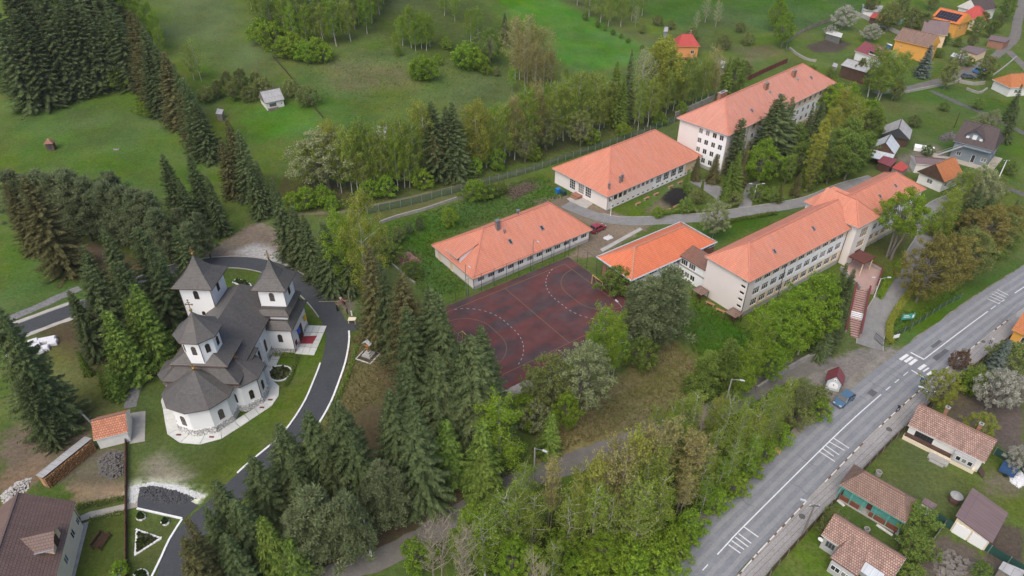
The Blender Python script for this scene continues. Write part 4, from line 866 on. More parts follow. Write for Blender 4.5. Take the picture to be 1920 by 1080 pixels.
def arch_window(parent, p, ang, w=.85, h=1.7, name='window'):
    """round headed window standing 4 cm proud in its frame; p bottom centre, facing ang"""
    k = (w, h)
    if k not in _aw:
        def ring(s, zt): 
            a = [(-w / 2 * s, 0), (w / 2 * s, 0)]; a += [(w / 2 * s * math.cos(t), h - w / 2 + w / 2 * s * math.sin(t)) for t in np.linspace(0, math.pi, 9)]; return a
        m = MB(); o, i = ring(1.0, 0), ring(.80, 0); i[0] = (i[0][0], .1); i[1] = (i[1][0], .1)
        n = len(o)
        for q in range(n):
            j = (q + 1) % n; m.face([(o[q][0], -.05, o[q][1]), (o[j][0], -.05, o[j][1]), (i[j][0], -.05, i[j][1]), (i[q][0], -.05, i[q][1])]); m.face([(o[q][0], .1, o[q][1]), (o[j][0], .1, o[j][1]), (o[j][0], -.05, o[j][1]), (o[q][0], -.05, o[q][1])])
            m.face([(i[q][0], -.05, i[q][1]), (i[j][0], -.05, i[j][1]), (i[j][0], .02, i[j][1]), (i[q][0], .02, i[q][1])])
        m.box(-.03, .03, -.045, .0, .1, h - .1); m.box(-w * .38, w * .38, -.04, .0, h * .55, h * .6)
        g = MB(); g.face([(a, -.01, b) for a, b in i]); _aw[k] = (m.mesh('window', WOODBR), g.mesh('pane', GLASS))
    a, b = _aw[k]; o = link(name, a, parent, p, ang); link('pane', b, o); return o
def ring_wall(mb, poly, z0, z1, mi=0):
    n = len(poly)
    for i in range(n):
        a, b = poly[i], poly[(i + 1) % n]; mb.face([(*a, z0), (*b, z0), (*b, z1), (*a, z1)], mi)
def grow(poly, d):
    c = np.mean(poly, axis=0); return [tuple(c + (np.array(p) - c) * (1 + d / max(.1, np.linalg.norm(np.array(p) - c)))) for p in poly]
# nave body and cross arms
nv = [(-5.0, -2.5), (5.0, -2.5), (5.0, 18.6), (-5.0, 18.6)]
m = MB(); ring_wall(m, nv, 0, 7.0); obj('nave_wall', m, CWALL, CH)
m = MB(); ring_wall(m, grow(nv, .16), 0, 1.35, 0); P_ = grow(nv, .16); m.face([(*p, 1.35) for p in P_]); obj('stone_plinth', m, STONEB, CH)
hip = MB(); X, Y0, Y1 = 5.6, -1.0, 19.2
hip.slope([(X, Y0, 7.0), (X, Y1, 7.0), (0, Y1 - 3.5, 11.0), (0, Y0 + 1, 11.0)]); hip.slope([(-X, Y1, 7.0), (-X, Y0, 7.0), (0, Y0 + 1, 11.0), (0, Y1 - 3.5, 11.0)]); hip.slope([(X, Y1, 7.0), (-X, Y1, 7.0), (0, Y1 - 3.5, 11.0)]); hip.slope([(-X, Y0, 7.0), (X, Y0, 7.0), (0, Y0 + 1, 11.0)])
for a, b in (((X, Y0), (X, Y1)), ((X, Y1), (-X, Y1)), ((-X, Y1), (-X, Y0)), ((-X, Y0), (X, Y0))): hip.face([(*a, 6.85), (*b, 6.85), (*b, 7.0), (*a, 7.0)], 1)
hip.face([(-X, Y1, 6.85), (X, Y1, 6.85), (X, Y0, 6.85), (-X, Y0, 6.85)], 1); obj('nave_roof', hip, [SHING, COPPER], CH)
# stepped square roof under the dome
for s, z0, z1, n_ in ((6.0, 6.4, 9.6, 'lower_dome_roof'), (4.5, 9.0, 10.6, 'upper_dome_roof')):
    m = MB(); q = [(-s, -s * .62), (s, -s * .62), (s, s * .8), (-s, s * .8)]; q2 = [(x * .45, y * .5) for x, y in q]
    for i in range(4): j = (i + 1) % 4; m.slope([(*q[i], z0), (*q[j], z0), (*q2[j], z1), (*q2[i], z1)], 0); m.face([(*q[i], z0 - .16), (*q[j], z0 - .16), (*q[j], z0), (*q[i], z0)], 1)
    m.face([(*p, z1) for p in q2], 0); m.face([(*p, z0 - .16) for p in reversed(q)], 1); obj(n_, m, [SHING, COPPER], CH)
# dome drum
dr8 = ngon(0, 0, 2.75, 8, math.pi / 8); m = MB(); ring_wall(m, dr8, 8.8, 13.8); obj('dome_drum', m, CWALL, CH)
m = MB(); flared(m, ngon(0, 0, 3.55, 8, math.pi / 8), 13.8, (0, 0), 17.3, .4, .22); obj('dome_roof', m, [SHING, COPPER], CH); cross(CH, 0, 0, 17.2, 2.4)
for k in range(8):
    a = math.pi / 8 + math.pi / 8 + k * math.pi / 4; rr = 2.75 * math.cos(math.pi / 8); arch_window(CH, (rr * math.cos(a), rr * math.sin(a), 11.0), a + math.pi / 2, .7, 1.6)
    b = math.pi / 8 + k * math.pi / 4; flag_pipe(CH, [(2.8 * math.cos(b), 2.8 * math.sin(b), 13.6), (2.8 * math.cos(b), 2.8 * math.sin(b), 9.6)], .05, COPPER) if k % 2 == 0 else None
# main apse
apo = [(-.2 + 4.8 * math.cos(R(-198 + 36 * k)), -3.9 + 4.8 * math.sin(R(-198 + 36 * k))) for k in range(10)]
m = MB(); ring_wall(m, apo, 0, 5.6); obj('apse_wall', m, CWALL, CH)
m = MB(); st = grow(apo, .16); ring_wall(m, st, 0, 1.35); m.face([(*p, 1.35) for p in st]); obj('stone_plinth', m, STONEB, CH)
m = MB(); flared(m, grow(apo, .7), 5.6, (-.2, -3.8), 9.2, .45, .12); obj('apse_roof', m, [SHING, COPPER], CH); cross(CH, -.2, -3.8, 9.1, 1.3)
for k in (2, 4, 6):
    a = R(-198 + 36 * k + 18); rr = 4.8 * math.cos(R(18)); arch_window(CH, (-.2 + rr * math.cos(a), -3.9 + rr * math.sin(a), 1.9), a + math.pi / 2, .85, 1.9)
b = R(-198 + 36 * 6); flag_pipe(CH, [(-.2 + 4.9 * math.cos(b), -3.9 + 4.9 * math.sin(b), 5.4), (-.2 + 4.9 * math.cos(b), -3.9 + 4.9 * math.sin(b), .1)], .06, COPPER)
# side apses
for s in (1, -1):
    c = (s * 4.3, .1); po = [(c[0] + 3.5 * math.cos(R(-180 + 22.5 + 45 * k)), c[1] + 3.5 * math.sin(R(-180 + 22.5 + 45 * k))) for k in range(8)]
    m = MB(); ring_wall(m, po, 0, 5.6); obj('side_apse_wall', m, CWALL, CH)
    m = MB(); st = grow(po, .16); ring_wall(m, st, 0, 1.3); m.face([(*p, 1.3) for p in st]); obj('stone_plinth', m, STONEB, CH)
    m = MB(); flared(m, grow(po, .55), 5.6, c, 8.2, .45, .15); obj('side_apse_roof', m, [SHING, COPPER], CH); cross(CH, c[0], c[1], 8.1, 1.3)
    for a in ((0, -45, -90) if s == 1 else (180, 225, 270)):
        rr = 3.5 * math.cos(R(22.5)); arch_window(CH, (c[0] + rr * math.cos(R(a)), c[1] + rr * math.sin(R(a)), 1.9), R(a) + math.pi / 2, .7, 1.8)
    b = R(-22.5 if s == 1 else 202.5); flag_pipe(CH, [(c[0] + 3.58 * math.cos(b), c[1] + 3.58 * math.sin(b), 5.4), (c[0] + 3.58 * math.cos(b), c[1] + 3.58 * math.sin(b), .1)], .06, COPPER)
# nave windows and buttress ribs on the right wall
for y in (6.2, 9.0): arch_window(CH, (5.0, y, 2.0), math.pi / 2, .7, 2.4)
m = MB()
for y in (4.6, 7.6): m.box(5.0, 5.4, y - .25, y + .25, 0, 5.4)
obj('buttress', m, CWALL, CH)
# porch block on the right with its tower
pb = [(4.95, 11.0), (9.0, 11.0), (9.0, 18.4), (4.95, 18.4)]
m = MB(); ring_wall(m, pb, 0, 5.4); obj('porch_wall', m, CWALL, CH)
m = MB(); ring_wall(m, grow(pb, .1), 0, .9); obj('stone_plinth', m, STONEB, CH)
def skirt(name, x0, x1, y0, y1, z0, z1, ins):
    m = MB(); q = [(x0, y0), (x1, y0), (x1, y1), (x0, y1)]; q2 = [(x0 + ins, y0 + ins), (x1 - ins, y0 + ins), (x1 - ins, y1 - ins), (x0 + ins, y1 - ins)]
    for i in range(4): j = (i + 1) % 4; m.slope([(*q[i], z0), (*q[j], z0), (*q2[j], z1), (*q2[i], z1)], 0); m.face([(*q[i], z0 - .15), (*q[j], z0 - .15), (*q[j], z0), (*q[i], z0)], 1)
    m.face([(*p, z1) for p in q2], 0); m.face([(*p, z0 - .15) for p in reversed(q)], 1); return obj(name, m, [SHING, COPPER], CH)
skirt('porch_roof', 4.3, 9.6, 10.4, 19.0, 5.4, 6.6, 1.0)
m = MB(); ring_wall(m, [(4.0, 11.9), (8.6, 11.9), (8.6, 18.0), (4.0, 18.0)], 6.0, 7.6); obj('tower_base_wall', m, CWALL, CH)
skirt('tower_base_roof', 3.5, 9.1, 11.4, 18.5, 7.6, 8.5, .7)
TR, TL = (6.25, 15.2), (-6.5, 15.3)
def tower(c, w, z0, ze, za, eo):
    q = [(c[0] - w, c[1] - w), (c[0] + w, c[1] - w), (c[0] + w, c[1] + w), (c[0] - w, c[1] + w)]
    m = MB(); ring_wall(m, q, z0, ze); obj('tower_wall', m, CWALL, CH)
    m = MB(); e = w + eo; q = [(c[0] - e, c[1] - e), (c[0] + e, c[1] - e), (c[0] + e, c[1] + e), (c[0] - e, c[1] + e)]; flared(m, q, ze, c, za, .5, .34); obj('tower_roof', m, [SHING, COPPER], CH); cross(CH, c[0], c[1], za - .1, 1.7)
    for a in (-90, 0, 180, 90): arch_window(CH, (c[0] + w * math.cos(R(a)), c[1] + w * math.sin(R(a)), ze - 2.6), R(a) + math.pi / 2, .85, 1.7)
    for sx, sy in ((-1, -1), (1, -1)): flag_pipe(CH, [(c[0] + sx * (w + .03), c[1] + sy * (w + .05), ze - .2), (c[0] + sx * (w + .03), c[1] + sy * (w + .05), z0 + .2)], .05, COPPER)
tower(TR, 2.2, 8.0, 12.2, 16.8, .75); tower(TL, 2.65, 0, 12.4, 17.0, .85)
arch_window(CH, (TL[0] + .3, TL[1] - 2.65, 6.4), 0, .6, .8)
arch_window(CH, (6.9, 11.0, 2.3), 0, .8, 1.7)
m = MB(); m.box(8.98, 9.1, 13.6, 15.6, .15, 3.0); obj('entrance_door', m, WOODBR, CH)
for y, c in ((12.8, (.03, .08, .4)), (16.4, (.5, .35, .03))):
    m = MB(); m.tube([(9.0, y, 3.3), (9.9, y, 4.3)], .03, 5); m.face([(9.9, y, 4.3), (9.9, y, 3.1), (9.3, y, 2.5), (9.2, y + .02, 3.55)]); obj('flag', m, mat('flag cloth %d' % int(y), c, tuple(.8 * k for k in c)), CH)
m = MB(); m.box(9.02, 9.1, 11.6, 12.4, .9, 1.9); obj('notice_board', m, MAR, CH)
flag_pipe(CH, [(9.06, 10.93, 5.2), (9.06, 10.93, .1)], .06, COPPER)
# paving round the church: marble slabs, one piece each
MARB = mat('pale marble slab', (.56, .56, .53), (.44, .45, .42), scale=.8, rnd=.1, fine=.1)
def clocal(x, y): return Vector((-47.2, 80.5, 0)) + Matrix.Rotation(PHI, 3, 'Z') @ Vector((x, y, 0))
apron = thing('church_apron', 'pale marble slab paving skirting the church apses', 'paving', (-47.2, 80.5, 0), PHI); apron['kind'] = 'structure'; del apron['category']
def arcp(cx, cy, r, a0, a1, n): return [(cx + r * math.cos(R(a0 + (a1 - a0) * k / n)), cy + r * math.sin(R(a0 + (a1 - a0) * k / n))) for k in range(n + 1)]
inner = arcp(-4.3, .1, 3.5, 180, 235, 2) + arcp(-.2, -3.9, 4.8, 198, 342, 5) + arcp(4.3, .1, 3.5, -50, 30, 3) + [(5.2, 4.0), (5.2, 7.0), (5.2, 10.9)]
outer = arcp(-4.3, .1, 5.0, 180, 225, 2) + arcp(-.2, -3.9, 6.5, 198, 336, 5) + arcp(4.3, .1, 5.2, -48, 28, 3) + [(6.9, 4.2), (6.7, 7.0), (6.7, 10.9)]
for i in range(len(inner) - 1):
    a, b, c, d = [np.array(p) for p in (inner[i], inner[i + 1], outer[i + 1], outer[i])]; nn = max(1, int(np.linalg.norm(c - d) / 1.7))
    for k in range(nn):
        f0, f1 = k / nn + .012, (k + 1) / nn - .012; p = [a + (b - a) * f0, d + (c - d) * f0, d + (c - d) * f1, a + (b - a) * f1]
        ar = sum(p[q][0] * p[(q + 1) % 4][1] - p[(q + 1) % 4][0] * p[q][1] for q in range(4))
        mm = MB(); mm.prism([tuple(q) for q in (p if ar > 0 else p[::-1])], 0, .12); obj('slab', mm, MARB, apron)
    if i in (4, 6, 9, 10):
        mid = (a + b + c + d) / 4; mm = MB(); mm.box(mid[0] - .35, mid[0] + .35, mid[1] - .12, mid[1] + .12, .12, .22); obj('floor_grate', mm, MAR, apron)
# entrance court with red carpet
ec = thing('entrance_paving', 'large pale slabs before the church door beside the drive', 'paving', (0, 0, 0)); ec['kind'] = 'structure'; del ec['category']
EP = [g2(*q) for q in ((578, 610), (613, 611), (589, 667), (553, 664))]
for i in range(3):
    for j in range(4):
        def L2(s, t): return EP[0] * (1 - s) * (1 - t) + EP[1] * s * (1 - t) + EP[2] * s * t + EP[3] * (1 - s) * t
        e = .008; q = [L2(i / 3 + e, j / 4 + e), L2(i / 3 + e, (j + 1) / 4 - e), L2((i + 1) / 3 - e, (j + 1) / 4 - e), L2((i + 1) / 3 - e, j / 4 + e)]
        mm = MB(); mm.prism([tuple(v) for v in q], 0, .13); obj('slab', mm, MARB, ec)
cp = [g2(*q) for q in ((568, 631), (595, 630), (586, 645), (562, 645))]; mm = MB(); mm.prism([tuple(v) for v in cp[::-1]], .13, .15); tag(obj('red_carpet', mm, mat('red carpet', (.26, .03, .045), (.2, .025, .035), scale=3)), 'dark red carpet laid before the church door', 'carpet')
# white edged flower beds on the lawns
BEDG = mat('bed planting', (.045, .075, .022), (.07, .05, .03), scale=2.5, fine=.4, bump=.6); BEDW = mat('white bed stones', (.75, .74, .72), (.55, .55, .53), scale=3); BEDY = mat('ochre bed planting', (.26, .15, .03), (.12, .09, .03), scale=3, fine=.3)
def bed(px, lab, fill=BEDG, h=.22, nst=None, step=.42):
    pts = crv([g2(*q) for q in px] + [g2(*px[0])], .5) if nst != 'straight' else sum([crv([g2(*px[i]), g2(*px[(i + 1) % len(px)])], .5)[:-1] for i in range(len(px))], [])
    c = np.mean(pts, axis=0); b = thing('flower_bed', lab, 'flower bed', tz(c)); z0 = float(T(*c))
    mm = MB(); n = len(pts); rr = random.Random(int(px[0][0]))
    for i in range(n):
        p, q = pts[i] - c, pts[(i + 1) % n] - c
        for f0, f1, z_0, z_1 in ((1, .6, .02, h), (.6, .0, h, h * 1.1)):
            if f1 > 0: mm.face([(p[0] * f0, p[1] * f0, z_0), (q[0] * f0, q[1] * f0, z_0), (q[0] * f1, q[1] * f1, z_1), (p[0] * f1, p[1] * f1, z_1)])
            else: mm.face([(p[0] * f0, p[1] * f0, z_0), (q[0] * f0, q[1] * f0, z_0), (0, 0, z_1)])
    obj('soil', mm, fill, b)
    d = np.cumsum([0] + [np.linalg.norm(pts[(i + 1) % n] - pts[i]) for i in range(n)]); k = max(6, int(d[-1] / step)); P = pts + [pts[0]]
    if 'stone' not in _wc:
        s = MB(); s.prism([(-.2, -.12), (.2, -.13), (.22, .1), (-.18, .13)], -.05, [.14, .17, .13, .15]); _wc['stone'] = s.mesh('edge_stone', BEDW)
    for i in range(k):
        t = d[-1] * i / k; x, y = np.interp(t, d, [p[0] for p in P]), np.interp(t, d, [p[1] for p in P]); x2, y2 = np.interp(t + .1, d, [p[0] for p in P]), np.interp(t + .1, d, [p[1] for p in P])
        link('edge_stone', _wc['stone'], b, (x - c[0], y - c[1], 0), math.atan2(y2 - y, x2 - x) + rr.uniform(-.2, .2))
    # low plants
    mm = MB()
    for _ in range(int(60)):
        i = rr.randrange(n); f = math.sqrt(rr.random()) * .85; p = (pts[i] - c) * f; s = rr.uniform(.12, .26); a = rr.uniform(0, 3.1)
        for da in (0, 1.57): mm.face([(p[0] - s * math.cos(a + da), p[1] - s * math.sin(a + da), h), (p[0] + s * math.cos(a + da), p[1] + s * math.sin(a + da), h), (p[0] + s * .6 * math.cos(a + da), p[1] + s * .6 * math.sin(a + da), h + s * 1.6), (p[0] - s * .6 * math.cos(a + da), p[1] - s * .6 * math.sin(a + da), h + s * 1.6)])
    o = obj('planting', mm, leaf_mat('bed leaves', (.04, .08, .02), (.09, .13, .035)), b); o['kind'] = 'stuff'; return b
bed([(504, 700), (511, 690), (527, 686), (543, 690), (546, 699), (538, 710), (522, 715), (508, 711)], 'oval flower bed edged with white stones beside the church drive')
bed([(437, 530), (443, 524), (458, 527), (470, 534), (467, 538), (452, 536)], 'narrow flower bed edged with white stones behind the nave')
bed([(257, 994), (302, 1010), (254, 1041)], 'triangular dark flower bed edged with white stones on the lower lawn', mat('dark bed soil', (.04, .035, .03), (.06, .05, .03), scale=3, fine=.4), .18, 'straight')
bed([(258, 970), (264, 963), (271, 966), (271, 973), (264, 976), (258, 974)], 'small round ochre bed near the corner of the lower lawn', BEDY)
bed([(304, 979), (309, 973), (316, 976), (315, 983), (308, 985)], 'small round ochre bed beside the drive kerb', BEDY)
bed([(253, 1077), (260, 1070), (270, 1069), (277, 1075), (276, 1090), (256, 1092)], 'half hidden white edged ring bed at the bottom edge')
bed([(213, 1072), (218, 1066), (226, 1067), (228, 1075), (220, 1081)], 'white edged ring bed round a green bush on the lower lawn')
# white dividing row of the triangular bed
# ---------------------------------------------------------------- trees
BARK = mat('brown bark', (.10, .075, .055), (.06, .048, .04), scale=3, fine=.3); BARKG = mat('grey bark', (.20, .18, .155), (.12, .105, .09), scale=3, fine=.3)
BIRCHB = mat('white birch bark', (.52, .50, .46), (.22, .20, .18), scale=2.2, fine=.3); PALEB = mat('pale twig bark', (.33, .28, .22), (.24, .20, .155), scale=2)
LM = dict(
 spruce=leaf_mat('spruce needles', (.108, .152, .064), (.180, .224, .096), .45, .2, .008, .45), spruceb=leaf_mat('spruce needles with brown cones', (.145, .146, .062), (.232, .218, .094), .45, .15, .008, .35),
 sprucey=leaf_mat('young spruce needles', (.105, .180, .036), (.235, .320, .068), .3, .15, .01, .5), blue=leaf_mat('blue spruce needles', (.118, .158, .130), (.235, .280, .235), .3, .1, .006, .6),
 pine=leaf_mat('pine needles', (.140, .180, .088), (.245, .285, .142), .45, .15, .01, .5), birch=leaf_mat('birch leaves', (.165, .240, .036), (.330, .410, .082), .45, .14, .012, .3),
 birchd=leaf_mat('fresh bright leaves', (.140, .250, .024), (.290, .410, .050), .45, .13, .012, .3), yell=leaf_mat('yellow green leaves', (.220, .260, .038), (.380, .400, .080), .45, .12, .012, .3),
 tan=leaf_mat('budding tan leaves', (.250, .225, .075), (.430, .400, .150), .4, .12, .008, .35), rust=leaf_mat('rusty young leaves', (.170, .160, .044), (.300, .262, .080), .4, .12, .01, .3),
 pale=leaf_mat('pale grey green leaves', (.215, .255, .110), (.390, .420, .220), .4, .12, .01, .35), green=leaf_mat('mid green leaves', (.110, .175, .036), (.230, .310, .070), .42, .18, .012, .35),
 olive=leaf_mat('olive shrub leaves', (.135, .175, .048), (.270, .305, .105), .4, .18, .012, .35), blossom=leaf_mat('white blossom', (.30, .30, .23), (.50, .49, .42), .3, .1, .005, .5), maroon=leaf_mat('maroon leaves', (.140, .082, .052), (.25, .17, .09), .3, .1, .005, .5))
def fastmesh(name, V, F, mats):
    me = bpy.data.meshes.new(name); V = np.asarray(V, np.float32); F = np.asarray(F, np.int32); k = F.shape[1]
    me.vertices.add(len(V)); me.vertices.foreach_set('co', V.ravel()); me.loops.add(F.size); me.loops.foreach_set('vertex_index', F.ravel()); me.polygons.add(len(F)); me.polygons.foreach_set('loop_start', np.arange(0, F.size, k, dtype=np.int32)); me.update(calc_edges=True)
    for m in mats: me.materials.append(m)
    return me
def leafmesh(name, C, U, Vv, mt):
    """one small leaf-shaped quad per row: centre, half length, half width"""
    C, U, Vv = map(np.asarray, (C, U, Vv)); n = len(C)
    P = np.stack([C - U, C + Vv - U * .1, C + U, C - Vv - U * .1], 1).reshape(-1, 3)
    return fastmesh(name, P, np.arange(4 * n).reshape(n, 4), [mt])
def unit(a): return a / np.maximum(np.linalg.norm(a, axis=-1, keepdims=True), 1e-6)
def spruce(seed, h=20.0, Rb=3.7, full=1.0, pw=.85, low=.06, droop=.5):
    r = np.random.default_rng(seed); C, U, Vv = [], [], []; z = h * low; lean = r.normal(0, .01, 2)
    while z < h * .985:
        f = z / h; Lm = Rb * (1 - f) ** pw * (1 if f > .14 else .72 + 2 * f) + .22; nb = int(round((6 + 5 * (1 - f)) * full)); a0 = r.uniform(0, 6.28)
        for k in range(nb):
            if r.random() < .06: continue
            a = a0 + 6.283 * k / nb + r.normal(0, .16); L = Lm * r.uniform(.72, 1.15); d = np.array([math.cos(a), math.sin(a), 0]); lat = np.array([-d[1], d[0], 0])
            dz1 = -droop * (1 - f) - .08 + .55 * f ** 3; dz2 = .34 * (1 - f) * r.uniform(.7, 1.3); n = max(4, int(L / .15)); s = (np.arange(n) + r.uniform(.2, .9, n)) / n; s = np.clip(s, .08, 1)
            zz = z + r.normal(0, .12) + L * (dz1 * s + dz2 * s * s); P = d * (s * L)[:, None] + np.array([lean[0] * z, lean[1] * z, 0]); P[:, 2] = zz
            slope = dz1 + 2 * dz2 * s; tan = unit(d[None, :] + np.outer(slope, [0, 0, 1.0]))
            w = (.17 + .17 * np.sin(np.pi * np.clip(s, 0, 1) ** .7)) * (.65 + .5 * min(1, L / 2.2)) 
            for sg in (-1, 1):
                dr = unit(tan * r.uniform(.5, .9, (n, 1)) + sg * lat * r.uniform(.5, 1.0, (n, 1)) + np.outer(r.uniform(-.55, -.1, n), [0, 0, 1.0])); ln = w * r.uniform(.8, 1.35, n); C.append(P + dr * (ln * .8)[:, None]); U.append(dr * ln[:, None])
                up = unit(np.cross(dr, lat + np.array([0, 0, .6])) + r.normal(0, .3, (n, 3))); Vv.append(unit(np.cross(dr, up)) * (ln * .30)[:, None])
            m = r.random(n) < .75; dr = unit(np.outer(np.ones(m.sum()), [0, 0, -1.0]) + tan[m] * .5 + r.normal(0, .25, (m.sum(), 3))); ln = w[m] * r.uniform(.7, 1.2, m.sum()); C.append(P[m] + dr * (ln * .7)[:, None]); U.append(dr * ln[:, None]); Vv.append(lat[None, :] * (ln * .28)[:, None] * r.choice([-1, 1]) + r.normal(0, .04, (m.sum(), 3)))
        z += (.40 + .22 * (1 - f)) * r.uniform(.8, 1.2)
    t = np.array([[0, 0, h - .35], [0, 0, h - .05]]); C.append(t); U.append(np.array([[0, 0, .4]] * 2)); Vv.append(np.array([[.09, 0, 0], [0, .09, 0]]))
    return np.concatenate(C), np.concatenate(U), np.concatenate(Vv)
def clumps(r, cen, rad, n, size, flat=.8, up=.25, hang=0.0):
    """leaves scattered about clump centres"""
    k = len(cen); i = r.integers(0, k, n); d = unit(r.normal(0, 1, (n, 3))); q = r.random(n) ** .45; rad = np.asarray(rad)
    C = cen[i] + d * (rad[i] * q)[:, None] * np.array([1, 1, flat]); nrm = unit(d * .8 + r.normal(0, .6, (n, 3)) + np.array([0, 0, up]))
    a = unit(np.cross(nrm, r.normal(0, 1, (n, 3)))); a[:, 2] -= hang; a = unit(a); b = unit(np.cross(nrm, a)); s = size * r.uniform(.6, 1.35, n); return C, a * s[:, None], b * (s * .62)[:, None]
def limbs_mb(r, h, paths, r0, n=5, tip=.02):
    m = MB()
    for pts, ra, rb in paths:
        k = len(pts); m.tube(pts, list(np.linspace(ra, rb, k)), n, 0, cap=False)
    return m
def bent(r, a, b, k=4, j=.12):
    a, b = np.array(a, float), np.array(b, float); L = np.linalg.norm(b - a); return [tuple(a + (b - a) * t + (r.normal(0, j, 3) * L * .3 * math.sin(math.pi * t))) for t in np.linspace(0, 1, k)]
def birch(seed, h=15.0, Rb=2.6, n=9500, low=.22, size=.105, form=1.0):
    r = np.random.default_rng(seed); paths = [(bent(r, (0, 0, -.3), (r.normal(0, .3), r.normal(0, .3), h * .97), 7, .03), .16, .02)]; cen, rad = [], []
    nl = 30
    for k in range(nl):
        f = low + (1 - low) * (k + r.random()) / nl * .93; a = k * 2.4 + r.normal(0, .3); prof = math.sin(math.pi * min(1, max(.06, (f - low * .6) / (1.06 - low * .6))) ** .8) ** .7
        L = Rb * prof * r.uniform(.6, 1.15) * form + .2; e = np.array([L * math.cos(a), L * math.sin(a), h * f + L * .55]); paths.append((bent(r, (0, 0, h * f - L * .15), e, 3, .1), .045, .012))
        for s in (.4, .7, 1.0):
            p = np.array([e[0] * s, e[1] * s, h * f - L * .15 + (e[2] - h * f + L * .15) * s]); 
            for _ in range(3): cen.append(p + r.normal(0, .28, 3) - np.array([0, 0, r.uniform(0, .9) * s])); rad.append(r.uniform(.35, .75))
    cen.append(np.array([0, 0, h * .985])); rad.append(.45); C, U, Vv = clumps(r, np.array(cen), rad, n, size, 1.35, .15, .5)
    return limbs_mb(r, h, paths, .16), (C, U, Vv)
def broad(seed, h=10.0, Rx=3.6, n=13000, low=.14, size=.115, nc=110, clump=.72, stems=1, trunk=.22, twig=0, topw=.5):
    r = np.random.default_rng(seed); paths = []; cen, rad = [], []; zc, rz = h * (low + (1 - low) * .5), h * (1 - low) * .5
    bases = [(0, 0)] if stems == 1 else [(r.normal(0, .35), r.normal(0, .35)) for _ in range(stems)]
    for b in bases: paths.append((bent(r, (b[0], b[1], -.3), (b[0] * 2.2, b[1] * 2.2, h * .72), 5, .05), trunk, trunk * .3))
    ga = 2.39996
    for k in range(nc):
        f = (k + .5) / nc; ct = 1 - 2 * f; st = math.sqrt(max(0, 1 - ct * ct)); a = k * ga + r.normal(0, .25); q = r.uniform(.5, 1.0) ** .6; wob = 1 + .22 * math.sin(3 * a + seed) * st + r.normal(0, .1)
        wid = st * (1 if ct < 0 else (1 - (1 - topw) * ct * .6)); p = np.array([Rx * wid * q * wob * math.cos(a), Rx * wid * q * wob * math.sin(a), zc + rz * ct * q * r.uniform(.88, 1.06)]); cen.append(p); rad.append(clump * r.uniform(.55, 1.2))
        if k % 3 == 0: b = bases[k % len(bases)]; z0 = h * r.uniform(low, .6); paths.append((bent(r, (b[0] * 1.5, b[1] * 1.5, min(z0, p[2])), p, 4, .12), trunk * .32, .015))
        for _ in range(twig): e = p + r.normal(0, .7, 3) + np.array([0, 0, .55]); paths.append(([tuple(p * np.array([.55, .55, .9])), tuple(p), tuple(e)], .02, .006))
    C, U, Vv = clumps(r, np.array(cen), rad, n, size); return limbs_mb(r, h, paths, trunk, 4 if twig else 5), (C, U, Vv)
def pine_(seed, h=11.0, Rx=3.0, n=12000):
    r = np.random.default_rng(seed); cen, rad = [], []; paths = [(bent(r, (0, 0, -.3), (r.normal(0, .3), r.normal(0, .3), h * .95), 6, .03), .2, .04)]
    for k in range(64):
        f = .16 + .82 * (k + r.random()) / 64; L = Rx * (1 - max(0, f - .3) / .74) ** .6 * r.uniform(.45, 1.1); a = k * 2.4 + r.normal(0, .3); p = np.array([L * math.cos(a), L * math.sin(a), h * f + L * .18]); cen.append(p); rad.append(r.uniform(.45, .85)); paths.append((bent(r, (0, 0, h * f - L * .1), p, 3, .08), .05, .015))
        cen.append(p * np.array([.6, .6, 1]) + r.normal(0, .15, 3)); rad.append(.6)
    i = r.integers(0, len(cen), n); cen = np.array(cen); rad = np.array(rad); d = unit(r.normal(0, 1, (n, 3)) * np.array([1, 1, .7]) + np.array([0, 0, .25])); q = r.random(n) ** .5
    C = cen[i] + d * (rad[i] * q)[:, None] * np.array([1, 1, .65]); a = unit(d + r.normal(0, .35, (n, 3)) + np.array([0, 0, .4])); b = unit(np.cross(a, r.normal(0, 1, (n, 3)))); s = .14 * r.uniform(.7, 1.3, n)
    return limbs_mb(r, h, paths, .2), (C, a * s[:, None] * 1.25, b * s[:, None] * .42)
